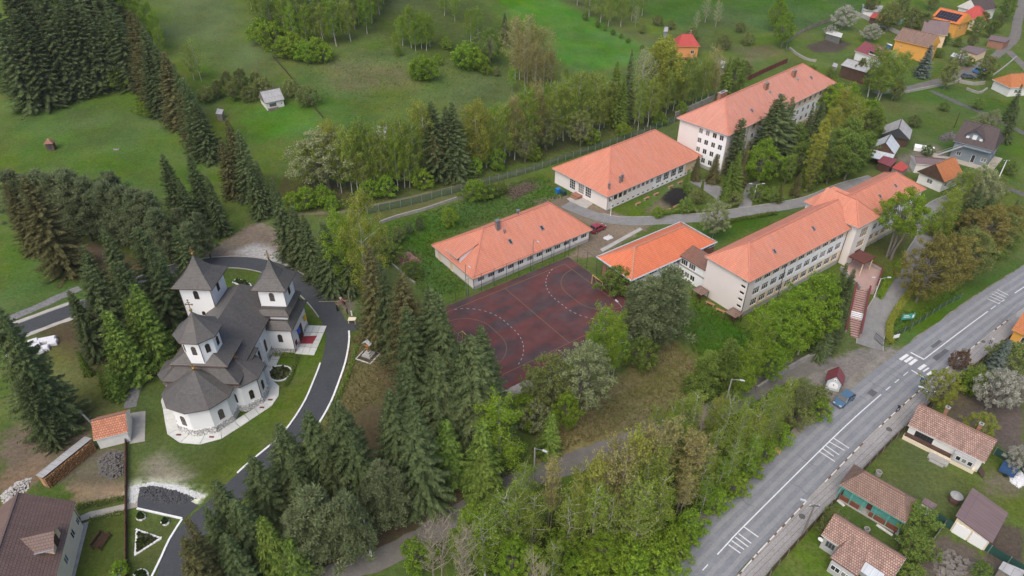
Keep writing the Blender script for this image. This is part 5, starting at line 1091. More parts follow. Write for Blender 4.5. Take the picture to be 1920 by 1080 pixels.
def twiggy(seed, h=13.0, Rx=2.6, n=2600, stems=2, size=.13, spread=1.0, low=.3):
    """tree still mostly twigs with few young leaves"""
    r = np.random.default_rng(seed); paths, cen, rad = [], [], []
    for s in range(stems):
        b = np.array([r.normal(0, .4) if stems > 1 else 0, r.normal(0, .4) if stems > 1 else 0, -.3]); top = np.array([b[0] * 2 + r.normal(0, .5), b[1] * 2 + r.normal(0, .5), h * r.uniform(.85, 1)]); tr = bent(r, b, top, 7, .04); paths.append((tr, .14, .02))
        for k in range(26):
            f = low + (.97 - low) * (k + r.random()) / 26; p = np.array([np.interp(f, np.linspace(0, 1, 7), [t[i] for t in tr]) for i in range(3)]); a = k * 2.4 + r.normal(0, .4); L = Rx * r.uniform(.5, 1.1) * (1.05 - f * .65) * spread; e = p + np.array([L * math.cos(a), L * math.sin(a), L * r.uniform(.9, 1.5)]); e[2] = min(e[2], h * 1.03); paths.append((bent(r, p, e, 4, .1), .045, .014))
            for _ in range(7): t = r.uniform(.25, 1); q0 = p + (e - p) * t; q1 = q0 + np.array([r.normal(0, .5), r.normal(0, .5), r.uniform(.3, 1.1)]) * (.5 + L * .22); paths.append(([tuple(q0), tuple((q0 + q1) / 2 + r.normal(0, .05, 3)), tuple(q1)], .016, .007)); cen.append(q1); rad.append(.32); cen.append((q0 + q1) / 2); rad.append(.25)
    C, U, Vv = clumps(r, np.array(cen), rad, n, size, 1, .3); return limbs_mb(r, h, paths, .14, 3), (C, U, Vv)
def trunk_mb(h, r0, white=0.0):
    m = MB(); zs = [-.4, 0, .5, 1.2, 1.25, h * .3, h * .6, h * .97]; rr = [r0 * 1.35, r0 * 1.25, r0 * 1.08, r0, r0, r0 * .75, r0 * .42, .02]
    m.tube([(0, 0, z) for z in zs], rr, 7); 
    if white:
        for i in range(3 * 7): m.m[i] = 1
    return m
KINDS = {}
def reg(kind, label, name, cat, variants, leaf, h0, barkm): KINDS[kind] = dict(label=label, name=name, cat=cat, variants=variants, leaf=leaf, h=h0, bark=barkm)
def conifer(kind, label, seeds, leaf, name='spruce_tree', **kw):
    vs_ = []
    for s in seeds:
        C, U, Vv = spruce(s, **kw); tm = trunk_mb(kw.get('h', 20.0), .24 * kw.get('h', 20) / 20); tw = trunk_mb(kw.get('h', 20.0), .24 * kw.get('h', 20) / 20, 1)
        vs_.append((tm.mesh('trunk', [BARK, LIME]), leafmesh('crown', C, U, Vv, LM[leaf]), tw.mesh('trunk', [BARK, LIME])))
    reg(kind, label, name, 'tree', vs_, leaf, kw.get('h', 20.0), BARK)
def leafy(kind, label, fn, seeds, leaf, bark, name, h0, cat='tree', **kw):
    vs_ = []
    for s in seeds: tm, (C, U, Vv) = fn(s, h=h0, **kw); vs_.append((tm.mesh('trunk', bark), leafmesh('crown', C, U, Vv, LM[leaf]), None))
    reg(kind, label, name, cat, vs_, leaf, h0, bark)
conifer('S', 'dark green spruce', (1, 2, 3, 4), 'spruce', h=20.0, Rb=5.2)
_v = KINDS['S']['variants']; conifer('S', 'dark green spruce', (5, 6), 'spruce', h=20.0, Rb=4.2, pw=1.0, droop=.65, full=.8); _v += KINDS['S']['variants']; conifer('S', 'dark green spruce', (7,), 'spruce', h=20.0, Rb=5.6, pw=.72, droop=.4, full=.85); KINDS['S']['variants'] += _v
conifer('SW', 'broad drooping spruce', (11, 12), 'spruce', h=18.0, Rb=5.3, droop=.62)
conifer('SY', 'light green young spruce', (21, 22), 'sprucey', h=10.0, Rb=2.5, droop=.3)
conifer('SM', 'small blue spruce', (31,), 'blue', h=10.0, Rb=3.0, droop=.25, full=1.3)
conifer('CY', 'slim dark cypress', (41,), 'spruce', 'cypress', h=10.0, Rb=1.35, pw=.5, droop=-.2, low=.02)
leafy('P', 'bluish green pine', pine_, (51, 52, 53), 'pine', BARK, 'pine_tree', 11.0)
leafy('B', 'slender light green birch', birch, (61, 62, 63, 64), 'birch', BIRCHB, 'birch_tree', 15.0)
leafy('BT', 'thin see-through spring birch', birch, (65, 66, 67), 'birch', BIRCHB, 'birch_tree', 15.0, n=4600, low=.15, form=.85)
leafy('BW', 'tall weeping yellow green birch', birch, (71, 72), 'yell', BIRCHB, 'birch_tree', 15.0, n=12000, low=.08, form=1.05)
leafy('BS', 'airy tan budding birch', birch, (81, 82), 'tan', BIRCHB, 'birch_tree', 15.0, n=5000, size=.10)
leafy('M', 'bright green round maple', broad, (91, 92, 93), 'birchd', BARKG, 'broadleaf_tree', 10.0)
leafy('G', 'mid green leafy tree', broad, (101, 102, 103), 'green', BARKG, 'broadleaf_tree', 10.0, Rx=3.0)
leafy('W', 'pale grey green willow', broad, (111, 112), 'pale', BARKG, 'willow_tree', 9.0, Rx=3.8, nc=130, clump=.6, n=13000, size=.10)
leafy('R', 'rusty leaved maple', broad, (121, 122), 'rust', BARKG, 'broadleaf_tree', 10.0, Rx=4.0, nc=130, n=13000, low=.1)
leafy('PO', 'columnar yellow green poplar', broad, (131,), 'yell', BARKG, 'poplar_tree', 16.0, Rx=1.5, n=11000, nc=130, clump=.55, low=.05)
leafy('T', 'tan twiggy budding tree', twiggy, (141, 142, 143), 'tan', PALEB, 'budding_tree', 12.0, n=5200, stems=2, size=.095)
leafy('N', 'nearly bare pinkish tree', twiggy, (151, 152), 'tan', PALEB, 'bare_tree', 12.0, n=500, stems=2, size=.05)
leafy('L', 'white blossoming fruit tree', broad, (161, 162), 'blossom', BARKG, 'fruit_tree', 6.0, Rx=3.2, nc=80, n=8000, size=.085, twig=2, clump=.5)
leafy('H', 'leafy green bush', broad, (171, 172, 173), 'green', BARKG, 'bush', 3.5, 'bush', Rx=2.0, n=4500, nc=60, low=.02, stems=3, trunk=.06, clump=.45, size=.095)
leafy('MT', 'tall bright green maple with bare forked trunk', broad, (95,), 'birchd', BARKG, 'broadleaf_tree', 12.0, Rx=4.0, low=.40, stems=3, trunk=.24)
rt = random.Random(77); GROUPS = {}
def tree(area, kind, u, vt, vb, wf=1.0, col=None, white=False, at=None):
    K = KINDS[kind]
    if at is None: b, h = foot(u, vt, vb)
    else: b, h = at
    s = h / K['h']; v = rt.choice(K['variants']); root = thing(K['name'], 'x', K['cat'], tuple(b), rt.uniform(0, 6.28))
    root.rotation_euler.x = rt.gauss(0, .012); root.rotation_euler.y = rt.gauss(0, .012)
    w = s * wf * rt.uniform(.84, 1.12); s *= rt.uniform(.94, 1.05)
    t = link('trunk', v[2] if (white and v[2]) else v[0], root); t.scale = (w, w, s) if not white else (w, w, s)
    c = link('crown', v[1], root); c.scale = (w, w, s)
    if col and col != K['leaf']: c.material_slots[0].link = 'OBJECT'; c.material_slots[0].material = LM[col]
    tint = {'birchd': 'bright green', 'yell': 'yellow green', 'tan': 'tan', 'rust': 'rusty', 'pale': 'pale', 'green': 'mid green', 'olive': 'olive', 'spruceb': 'brownish', 'sprucey': 'light green', 'birch': 'light green', 'pine': 'bluish', 'maroon': 'maroon', 'spruce': 'dark'}
    lab = K['label'] if not col or col == K['leaf'] else {'spruce_tree': '%s tinged spruce', 'birch_tree': '%s slender birch', 'broadleaf_tree': '%s broadleaf tree', 'bush': '%s leafy bush', 'budding_tree': '%s twiggy tree', 'pine_tree': '%s toned pine', 'willow_tree': '%s toned willow', 'poplar_tree': '%s column poplar', 'fruit_tree': '%s fruit tree', 'bare_tree': '%s bare tree', 'cypress': '%s cypress'}[K['name']] % tint.get(col, col)
    GROUPS.setdefault((area, lab), []).append((proj((b[0], b[1], b[2] + h * .5))[0], root)); return root
def finish_labels():
    for (area, lab), L_ in GROUPS.items():
        L_.sort(key=lambda q: q[0]); n = len(L_)
        for i, (_, o) in enumerate(L_):
            o['label'] = '%s %s' % (lab, area) if n == 1 else '%s %s, %s' % (lab, area, 'leftmost' if i == 0 else 'rightmost' if i == n - 1 else ORD[i] + ' from left')
            o['group'] = 'trees ' + area
def trees(area, kind, rows, **kw):
    for q in rows: tree(area, kind, *q[:3], **{**kw, **(q[3] if len(q) > 3 else {})})
def scatter(area, mix_, poly, spacing, hr, seed, wf=(1, 1.1)):
    rr = random.Random(seed); pw = [g2(*q) for q in poly]; xa, xb = min(p[0] for p in pw), max(p[0] for p in pw); ya, yb = min(p[1] for p in pw), max(p[1] for p in pw); pts = []
    for _ in range(4000):
        x, y = rr.uniform(xa, xb), rr.uniform(ya, yb)
        if poly_weight(np.array([x]), np.array([y]), pw, .01)[0] < .5: continue
        if any((x - p[0]) ** 2 + (y - p[1]) ** 2 < spacing ** 2 for p in pts): continue
        pts.append((x, y))
    for x, y in pts:
        k, col = rr.choice(mix_); tree(area, k, 0, 0, 0, wf=rr.uniform(*wf), col=col, at=((x, y, float(T(x, y)) - .05), rr.uniform(*hr)))
br = dict(col='spruceb')
a = 'in the dense forest at top left'
trees(a, 'S', [(-18, 18, 205), (14, 2, 196), (40, 25, 190), (66, -8, 184), (94, 10, 177), (122, -12, 168), (146, -4, 163), (176, 8, 160), (206, 16, 163), (0, -45, 150), (30, -55, 142), (60, -48, 136), (92, -62, 126), (122, -66, 122), (152, -58, 116), (186, -48, 118), (10, -88, 98), (52, -92, 92), (100, -95, 86), (142, -96, 82), (182, -86, 78), (-40, -20, 170), (75, -120, 62), (30, -120, 66), (130, -125, 55)])
trees(a, 'B', [(108, 5, 120), (205, -50, 75), (228, -40, 72), (250, -22, 76), (266, -4, 82), (282, 22, 92), (292, 50, 105), (195, -70, 60)], col='birchd')
trees(a, 'H', [(150, 130, 168, dict(wf=1.2)), (168, 118, 162), (200, 128, 162), (215, 132, 166, dict(wf=1.3)), (185, 135, 160), (262, 190, 215), (275, 198, 220)], col='birchd')
a = 'in the row running down the meadow edge'
trees(a, 'S', [(234, 13, 186, br), (250, 32, 200, br), (264, 52, 208), (284, 80, 218), (300, 98, 238, br), (318, 112, 250), (340, 143, 292), (330, 160, 280, br), (362, 180, 300), (424, 222, 352, br), (442, 248, 372), (412, 262, 368, br), (268, 100, 215)])
a = 'on the slope behind the church'
trees(a, 'S', [(303, 290, 408), (353, 287, 414), (333, 335, 432), (510, 328, 486), (386, 330, 440, dict(wf=.9)), (461, 290, 407, dict(white=True)), (480, 300, 402, dict(white=True))])
trees(a, 'P', [(330, 395, 480), (370, 402, 485), (300, 405, 490), (348, 420, 500)])
a = 'among the pines at the left edge'
trees(a, 'P', [(8, 318, 440), (55, 318, 440), (90, 330, 448), (120, 325, 452), (150, 332, 456), (185, 338, 462), (215, 345, 470), (245, 350, 478), (270, 365, 480), (140, 345, 440), (200, 330, 445), (30, 330, 430), (285, 390, 495)], wf=1.15)
trees(a, 'S', [(40, 322, 512, dict(col='spruceb', white=True, wf=.9)), (12, 345, 470, br)])
a = 'in the grove left of the church'
trees(a, 'S', [(143, 450, 600), (197, 436, 592), (272, 473, 642), (320, 416, 540), (250, 418, 560), (126, 541, 668, dict(wf=.95)), (290, 478, 622), (165, 500, 655), (225, 495, 650)], white=True)
trees(a, 'SY', [(243, 533, 690), (183, 574, 712), (207, 588, 712), (230, 560, 690), (145, 660, 704), (193, 684, 748), (262, 545, 672), (180, 690, 742)], white=True, wf=.8)
trees(a, 'S', [(-2, 598, 815, dict(wf=.72, white=True)), (26, 700, 838, dict(white=True, wf=.7)), (-25, 560, 800)])
a = 'between the drive and the sports court'
trees(a, 'S', [(567, 400, 524, dict(white=True)), (600, 418, 546), (545, 385, 500), (640, 440, 552), (612, 430, 535), (694, 478, 625), (682, 445, 640, dict(col='spruceb', wf=.85)), (715, 482, 670), (752, 503, 697, br), (800, 540, 722), (828, 556, 740), (760, 575, 745)])
trees(a, 'SW', [(764, 678, 852), (816, 650, 858), (860, 628, 846), (903, 602, 800), (884, 632, 852), (845, 690, 858), (725, 738, 902), (772, 750, 952, dict(wf=.95))])
trees(a, 'BW', [(626, 385, 548, dict(col='birchd')), (660, 350, 566), (642, 395, 550, dict(col='birchd'))], wf=.75)
a = 'in the stand below the church drive'
trees(a, 'SW', [(513, 800, 952), (577, 778, 936), (630, 745, 930), (470, 850, 992), (403, 898, 1052), (650, 800, 950)])
trees(a, 'S', [(357, 975, 1128, br), (412, 1005, 1130), (380, 940, 1080), (610, 830, 965), (545, 850, 985), (340, 1010, 1160, br), (440, 930, 1060)])
trees(a, 'SY', [(493, 977, 1088), (537, 1005, 1092), (674, 886, 962), (835, 788, 902), (895, 788, 922), (902, 842, 936, dict(white=True)), (1030, 772, 852), (515, 1030, 1100)])
trees(a, 'P', [(573, 925, 1052), (636, 935, 1046), (713, 875, 986), (548, 950, 1066), (600, 950, 1050), (735, 890, 985), (690, 900, 980), (660, 950, 1040)], white=False)
trees(a, 'B', [(933, 752, 892, dict(wf=1.3))], col='birchd')
a = 'in the wood beside the lower lane'
trees(a, 'N', [(797, 946, 1110), (855, 955, 1118), (1017, 1035, 1150), (1330, 770, 880)], wf=.65)
trees(a, 'BT', [(947, 920, 1045), (965, 925, 1046), (986, 862, 945, dict(col='birchd', wf=1.2)), (975, 900, 1010), (1073, 925, 1040), (1000, 930, 1040), (905, 960, 1080), (1040, 1010, 1100)])
trees(a, 'M', [(890, 950, 1050, dict(wf=.75)), (960, 1010, 1085, dict(wf=.8)), (1130, 1005, 1075, dict(wf=.8)), (1000, 1030, 1100, dict(wf=.8))])
trees(a, 'T', [(1040, 868, 1000), (1107, 882, 1010, dict(col='yell')), (1173, 830, 975), (1207, 800, 965), (1190, 808, 985, dict(col='yell')), (1230, 820, 972, dict(col='yell')), (1257, 830, 985, dict(col='birch')), (1160, 850, 1022), (1137, 868, 1015, dict(col='yell')), (1190, 900, 1045, dict(col='birch'))], wf=.75)
trees(a, 'BT', [(1220, 862, 1000), (1125, 908, 1040), (1250, 880, 1010), (1085, 900, 1010), (1150, 930, 1050), (1205, 930, 1050)], col='birch', wf=.9)
trees(a, 'H', [(1215, 990, 1040), (1268, 1002, 1045), (1150, 1040, 1085), (1080, 1050, 1090), (1240, 1030, 1072), (1296, 966, 1008), (1195, 1055, 1095), (780, 1020, 1060), (1110, 1052, 1095), (1060, 1000, 1045), (1180, 1010, 1060)], col='birchd')
a = 'in the wood above the main road'
trees(a, 'BT', [(1236, 752, 856), (1285, 733, 846), (1312, 728, 856), (1342, 748, 860), (1370, 742, 885), (1405, 752, 885), (1440, 742, 860), (1472, 735, 836), (1488, 702, 800), (1391, 788, 905), (1426, 770, 880), (1286, 780, 890), (1455, 765, 850), (1350, 800, 905), (1310, 800, 915), (1330, 840, 945), (1385, 830, 925)], wf=.85)
trees(a, 'BT', [(1300, 745, 838), (1265, 762, 852), (1410, 735, 812), (1465, 722, 795), (1362, 858, 935), (1292, 860, 950), (1250, 920, 1010), (1330, 895, 965), (1271, 785, 900), (1420, 815, 900)], col='birchd', wf=1.05)
trees(a, 'T', [(1260, 800, 930), (1290, 820, 940), (1518, 712, 790, dict(col='olive')), (1300, 870, 970), (1345, 760, 870, dict(col='yell')), (1435, 785, 880, dict(col='yell'))])
trees(a, 'H', [(1384, 885, 928), (1349, 924, 960), (1535, 726, 770, dict(col='olive')), (1500, 755, 798, dict(col='olive')), (1470, 795, 833), (1410, 855, 890), (1540, 748, 783), (1440, 828, 862)], col='birchd', wf=.9)
a = 'between the court and the main school'
trees(a, 'P', [(1228, 518, 642, dict(wf=1.25)), (1262, 508, 640, dict(wf=1.3)), (1196, 535, 632), (1245, 545, 652, dict(wf=1.2)), (1335, 660, 752, dict(wf=1.0, col='green')), (1372, 645, 745, dict(col='green', wf=.9))])
trees(a, 'B', [(1137, 572, 692), (1155, 580, 702), (1115, 612, 692), (1160, 610, 705)], col='birchd', wf=1.0)
trees(a, 'W', [(1098, 636, 765, dict(wf=.85)), (1035, 668, 765, dict(col='olive', wf=.8)), (1010, 692, 770, dict(col='olive', wf=.7))])
trees(a, 'M', [(1065, 733, 805, dict(wf=.8)), (1475, 560, 682), (1510, 540, 662), (1545, 518, 650), (1455, 648, 716), (1390, 655, 740)], wf=.8)
trees(a, 'B', [(1440, 588, 702), (1420, 640, 722), (1495, 590, 690), (1530, 560, 665), (1400, 690, 760), (1460, 600, 700)], col='birchd', wf=1.1)
trees(a, 'H', [(1160, 503, 548, dict(wf=1.2)), (1175, 515, 550), (1005, 755, 800, dict(col='pale')), (985, 745, 790, dict(col='birchd')), (1210, 640, 690), (1320, 700, 745)])
trees(a, 'S', [(1590, 488, 622, dict(wf=.8)), (1602, 500, 640, dict(wf=.7)), (1578, 560, 655, dict(wf=.9)), (1560, 590, 670, dict(wf=.9))])
a = 'around the tall school block'
trees(a, 'CY', [(1393, 222, 330)])
trees(a, 'S', [(1470, 178, 312, dict(wf=1.35)), (1492, 182, 305, dict(wf=1.1)), (1452, 200, 315), (1345, 287, 342, dict(wf=1.2, col='spruceb')), (1310, 290, 338, dict(wf=1.1, col='spruceb')), (1388, 282, 372, dict(col='sprucey')), (1372, 300, 385, dict(col='sprucey', wf=.8)), (1402, 268, 350, dict(col='spruceb')), (1545, 185, 265), (1560, 160, 235), (1500, 325, 368, dict(col='spruceb')), (1468, 340, 380, dict(col='spruceb')), (1525, 200, 285)])
trees(a, 'M', [(1440, 262, 348, dict(wf=1.1)), (1575, 155, 235), (1640, 180, 250), (1600, 160, 245), (1528, 300, 352, dict(col='green'))])
trees(a, 'BW', [(1590, 168, 268, dict(wf=1.25)), (1612, 185, 280, dict(wf=1.2)), (1575, 190, 300), (1560, 250, 345, dict(col='green'))])
trees(a, 'PO', [(1552, 215, 352), (1540, 260, 362)])
trees(a, 'G', [(1590, 235, 330), (1610, 250, 338), (1630, 240, 320), (1572, 270, 345), (1605, 215, 300), (1510, 260, 330), (1485, 290, 345), (1645, 200, 270), (1500, 230, 300)])
trees(a, 'W', [(1350, 376, 446, dict(wf=.9))])
trees(a, 'CY', [(1293, 318, 362, dict(wf=.8)), (1320, 332, 372, dict(wf=.8)), (1285, 330, 356, dict(wf=.7))], col='sprucey')
trees(a, 'H', [(1288, 372, 398, dict(col='sprucey')), (1310, 355, 380, dict(col='olive')), (1235, 388, 408, dict(col='birchd')), (1425, 345, 375), (1455, 350, 378), (1520, 330, 356), (1380, 360, 385, dict(col='olive'))])
a = 'at the right end of the main school'
trees(a, 'MT', [(1714, 350, 482, dict(wf=.95))])
trees(a, 'B', [(1802, 345, 452), (1785, 372, 455), (1820, 320, 400)])
trees(a, 'R', [(1768, 448, 566, dict(wf=.8)), (1806, 436, 548, dict(wf=.85)), (1836, 425, 522, dict(col='olive', wf=.9)), (1872, 382, 475), (1895, 400, 470, dict(col='olive')), (1852, 440, 505, dict(col='olive', wf=.8)), (1910, 382, 452)])
trees(a, 'S', [(1862, 362, 445), (1845, 352, 440), (1915, 372, 440)])
trees(a, 'H', [(1770, 400, 432), (1755, 415, 440, dict(col='yell')), (1830, 395, 420), (1900, 440, 468), (1880, 460, 485), (1800, 400, 428)])
a = 'along the perimeter track'
trees(a, 'W', [(597, 238, 352, dict(wf=1.15, col='pale')), (1027, 200, 282, dict(col='olive', wf=.85)), (1092, 206, 275, dict(col='olive', wf=.85)), (985, 238, 305, dict(col='olive', wf=.7)), (575, 262, 350)], col='birch')
trees(a, 'B', [(613, 224, 350, dict(col='yell')), (640, 230, 362), (666, 212, 358), (690, 240, 362), (720, 220, 352), (745, 215, 352), (770, 225, 348), (785, 188, 335, dict(col='yell')), (655, 250, 365), (705, 245, 362), (895, 192, 320, dict(col='yell', wf=1.2)), (910, 205, 315, dict(col='yell', wf=1.2)), (928, 212, 312), (945, 195, 306), (965, 172, 300, dict(col='tan')), (986, 163, 296, dict(col='birchd')), (1008, 145, 282, dict(col='tan')), (1040, 150, 272), (1062, 140, 264), (1090, 130, 256), (1118, 138, 252), (1130, 160, 250, dict(col='yell')), (1225, 148, 240), (1240, 160, 235), (1275, 115, 208), (1300, 105, 202), (1328, 110, 194), (735, 255, 358, dict(col='birchd')), (870, 225, 325, dict(col='yell')), (760, 265, 352), (880, 250, 322, dict(col='yell')), (1205, 165, 245), (1075, 165, 262), (1260, 130, 218), (1310, 125, 200), (625, 265, 362), (1025, 175, 278), (1105, 165, 255), (1290, 130, 208)], wf=.9)
trees(a, 'BT', [(650, 240, 345, dict(col='birchd')), (675, 230, 345), (700, 225, 342, dict(col='birchd')), (733, 230, 338), (757, 218, 335), (870, 195, 312, dict(col='yell')), (885, 205, 312), (935, 190, 296, dict(col='birchd')), (955, 195, 292), (975, 180, 285), (1000, 165, 278), (1020, 160, 270, dict(col='birchd')), (1050, 158, 262), (1072, 150, 255), (1100, 148, 246, dict(col='birchd')), (1140, 145, 240), (1150, 150, 240), (1200, 140, 232), (1215, 145, 232, dict(col='birchd')), (1265, 112, 205), (1285, 110, 200), (1318, 108, 192), (1340, 105, 186)], wf=1.15)
trees(a, 'S', [(811, 190, 335), (850, 182, 332), (836, 205, 336), (1160, 108, 238, dict(col='sprucey', wf=.8)), (1185, 92, 230, dict(wf=.8)), (1172, 140, 240, dict(col='sprucey', wf=.7)), (1372, 105, 192, dict(col='sprucey'))])
trees(a, 'BS', [(1345, 85, 186), (1212, 90, 228, dict(col='pale')), (1000, 170, 290), (1355, 100, 188), (820, 250, 338), (670, 280, 366, dict(col='yell'))])
trees(a, 'G', [(1250, 62, 205, dict(col='yell', wf=.85)), (1236, 90, 210, dict(col='yell', wf=.8)), (1385, 110, 185)])
trees(a, 'H', [(690, 335, 372), (720, 330, 368), (600, 345, 385), (570, 352, 392), (790, 315, 352), (930, 280, 318), (1000, 268, 302), (1110, 240, 270), (1170, 228, 256), (1240, 208, 236), (890, 295, 330), (1280, 192, 216), (620, 368, 395), (545, 358, 395)], col='birchd', wf=.9)
a = 'on the rough meadow at top centre'
trees(a, 'BS', [(966, 28, 150), (990, 22, 156), (1015, 42, 152), (1030, 50, 152), (985, 60, 162), (1003, 70, 160), (975, 60, 150), (1000, 40, 150)])
trees(a, 'BS', [(1005, 105, 175), (985, 110, 170), (1020, 100, 172), (1035, 95, 165)], col='rust', wf=1.2)
trees(a, 'S', [(947, 27, 84)])
trees(a, 'W', [(917, 52, 118, dict(wf=1.05, col='green'))])
trees(a, 'B', [(880, 15, 78), (765, 12, 90), (785, 18, 92), (802, 24, 88), (750, 28, 86), (740, 60, 104), (795, 30, 95), (775, 40, 96), (1062, 130, 170, dict(col='birchd')), (960, 125, 172, dict(col='birchd')), (895, 12, 70), (850, -20, 40), (830, -30, 30)], col='birchd')
trees(a, 'H', [(788, 105, 150), (800, 112, 148), (778, 118, 148), (875, 80, 130), (890, 88, 130), (865, 88, 124), (745, 88, 105), (835, 68, 92), (900, 100, 132), (820, 100, 122), (910, 118, 140), (930, 125, 142, dict(col='olive'))], col='birchd')
scatter('in the birch wood at top centre', [('B', None), ('B', 'birchd'), ('B', 'birchd'), ('B', 'green')], [(455, -60), (470, 20), (515, 78), (560, 96), (630, 92), (700, 60), (722, 10), (715, -70)], 4.3, (12, 16), 4, (1.0, 1.25))
trees('in the birch wood at top centre', 'H', [(545, 60, 106), (528, 70, 108), (560, 78, 112), (590, 72, 112), (575, 80, 118), (605, 82, 116), (505, 40, 92), (490, 30, 80)], col='birchd', wf=1.1)
a = 'beyond the bright meadow at the top'
trees(a, 'B', [(1108, -30, 32), (1130, -25, 42), (1150, -35, 40), (1170, -20, 50), (1145, -10, 50), (1190, -25, 40), (1210, -30, 30), (1085, -50, 10)])
trees(a, 'BS', [(1195, 8, 50), (1330, -10, 42), (1310, 20, 60), (1350, 0, 50)], col='pale')
trees(a, 'H', [(1235, 28, 48), (1260, 38, 55), (1205, 45, 62), (1390, 40, 60), (1360, 65, 92), (1300, 50, 75), (1405, 60, 85), (1330, 130, 160), (1400, 115, 145)], col='olive')
trees(a, 'H', [(1098, 24, 38), (1122, 38, 52), (1150, 54, 66), (1178, 70, 80), (1205, 84, 94), (1135, 48, 58), (1165, 62, 72)], col='green', wf=.8)
trees(a, 'M', [(1480, 20, 90, dict(wf=.8)), (1465, -10, 60, dict(wf=.7))])
a = 'in the orchard by the white cabin'
trees(a, 'BS', [(355, 66, 152), (345, 80, 150)], col='birch')
trees(a, 'G', [(420, 130, 176), (445, 126, 180), (400, 148, 185), (475, 130, 170), (430, 150, 190)], col='olive')
trees(a, 'H', [(490, 145, 178), (570, 160, 198), (540, 150, 182), (460, 160, 190), (385, 160, 190)], col='olive')
a = 'in the village gardens at top right'
trees(a, 'L', [(1590, 8, 55), (1640, 42, 78), (1560, 45, 70)])
trees(a, 'B', [(1658, 82, 182), (1680, 88, 188), (1702, 96, 186), (1668, 110, 190)], wf=1.35)
trees(a, 'SM', [(1748, 84, 145)])
trees(a, 'G', [(1680, 0, 58), (1720, 8, 70), (1700, -12, 48), (1640, -15, 30), (1660, 15, 55), (1740, 20, 75), (1790, 112, 168), (1830, 60, 92), (1862, 100, 150), (1850, 20, 55), (1880, 25, 62), (1760, -30, 20), (1620, 110, 150), (1640, 135, 172), (1690, 150, 190)], col='olive')
trees(a, 'G', [(1840, 30, 68), (1868, 35, 72), (1525, 120, 170), (1560, 125, 165), (1780, 60, 85), (1900, -10, 40)])
trees(a, 'W', [(1870, 205, 250), (1845, 210, 245), (1832, 318, 392), (1855, 312, 390), (1880, 330, 380, dict(col='olive')), (1810, 90, 130)], wf=.9)
trees(a, 'S', [(1912, 200, 268), (1918, 160, 230)])
trees(a, 'H', [(1745, 270, 292), (1600, 120, 142), (1800, 70, 88), (1765, 90, 108), (1820, 105, 125), (1775, 190, 208), (1850, 240, 262), (1720, 215, 238, dict(col='olive')), (1685, 230, 250, dict(col='olive')), (1840, 185, 205), (1900, 300, 325), (1640, 262, 288), (1660, 275, 300)], col='green')
a = 'in the gardens beside the main road'
trees(a, 'W', [(1785, 690, 765, dict(wf=.85, col='yell'))]); trees(a, 'L', [(1893, 690, 768, dict(wf=.75)), (1924, 840, 885, dict(wf=.7)), (1918, 700, 765, dict(wf=.7))])
trees(a, 'W', [(1855, 774, 832, dict(col='yell', wf=.9))]); trees(a, 'SM', [(1893, 638, 692)])
trees(a, 'H', [(1812, 655, 692, dict(col='maroon', wf=.75)), (1850, 690, 735), (1838, 700, 738, dict(col='birchd')), (1730, 952, 988), (1716, 962, 990), (1726, 1004, 1042), (1738, 1010, 1040, dict(col='olive')), (1910, 645, 690, dict(col='olive')), (1850, 1058, 1080), (218, 1055, 1076, dict(col='birchd', wf=.8)), (1720, 1065, 1090), (1570, 960, 985, dict(col='olive')), (1555, 985, 1002, dict(col='olive'))], col='green')
a = 'on the lawn behind the low building'
trees(a, 'H', [(890, 340, 375, dict(col='birchd', wf=1.2)), (840, 388, 426, dict(col='birchd', wf=.6)), (785, 408, 432, dict(col='spruce', wf=.6)), (766, 418, 438, dict(col='spruce', wf=.6)), (920, 345, 372), (940, 340, 364), (770, 492, 520), (712, 440, 480, dict(col='olive')), (730, 455, 490), (745, 425, 452, dict(col='olive')), (905, 350, 374)], col='green')
finish_labels()
# ---------------------------------------------------------------- houses of the village and by the road
OLDT = tile_mat('old mottled clay tiles', (.42, .27, .215), (.28, .17, .135), (.21, .155, .135), .28, .32, .035, mcol=(.10, .06, .05), stain_amt=.45, relief=.9, var=2.2)
OLDB = tile_mat('weathered brown clay tiles', (.29, .185, .14), (.23, .145, .112), (.21, .155, .13), .28, .32, .035, mcol=(.09, .06, .05), stain_amt=.5, relief=.9, var=1.5)
OVENT = tile_mat('orange clay tiles', (.56, .24, .14), (.40, .16, .10), (.34, .18, .12), .34, .36, .045, stain_amt=.4, relief=.9, var=1.8)
BROWNT = tile_mat('brown metal tiles', (.165, .105, .088), (.14, .09, .076), (.18, .12, .10), .36, .36, .03, rough=.5, stain_amt=.5, relief=.5)
MAROONM = tile_mat('maroon roof sheet', (.20, .055, .065), (.18, .05, .06), (.17, .06, .065), .5, 3, .02, rough=.5, stain_amt=.4, relief=.2)
MAUVE = tile_mat('mauve brown roof sheet', (.165, .115, .115), (.15, .105, .105), (.18, .13, .13), .6, 4, .02, rough=.5, stain_amt=.5, relief=.15)
GREYT = tile_mat('dark brown grey roof tiles', (.095, .072, .07), (.08, .062, .06), (.10, .08, .075), .33, .34, .03, stain_amt=.4, relief=.5)
REDT = tile_mat('red roof tiles', (.46, .075, .065), (.40, .065, .055), (.38, .09, .08), .33, .36, .025, stain_amt=.4)
ASBES = tile_mat('grey fibre cement sheets', (.36, .355, .35), (.30, .295, .29), (.24, .235, .23), .9, 1.5, .03, stain_amt=.7, relief=.3)
SHEETM = tile_mat('bright metal sheet', (.48, .51, .53), (.42, .45, .47), (.36, .38, .4), .7, 2.2, .02, rough=.4, stain_amt=.5, relief=.2)
ORNT = tile_mat('orange village tiles', (.50, .185, .07), (.42, .15, .06), (.33, .15, .08), .33, .36, .03, stain_amt=.5)
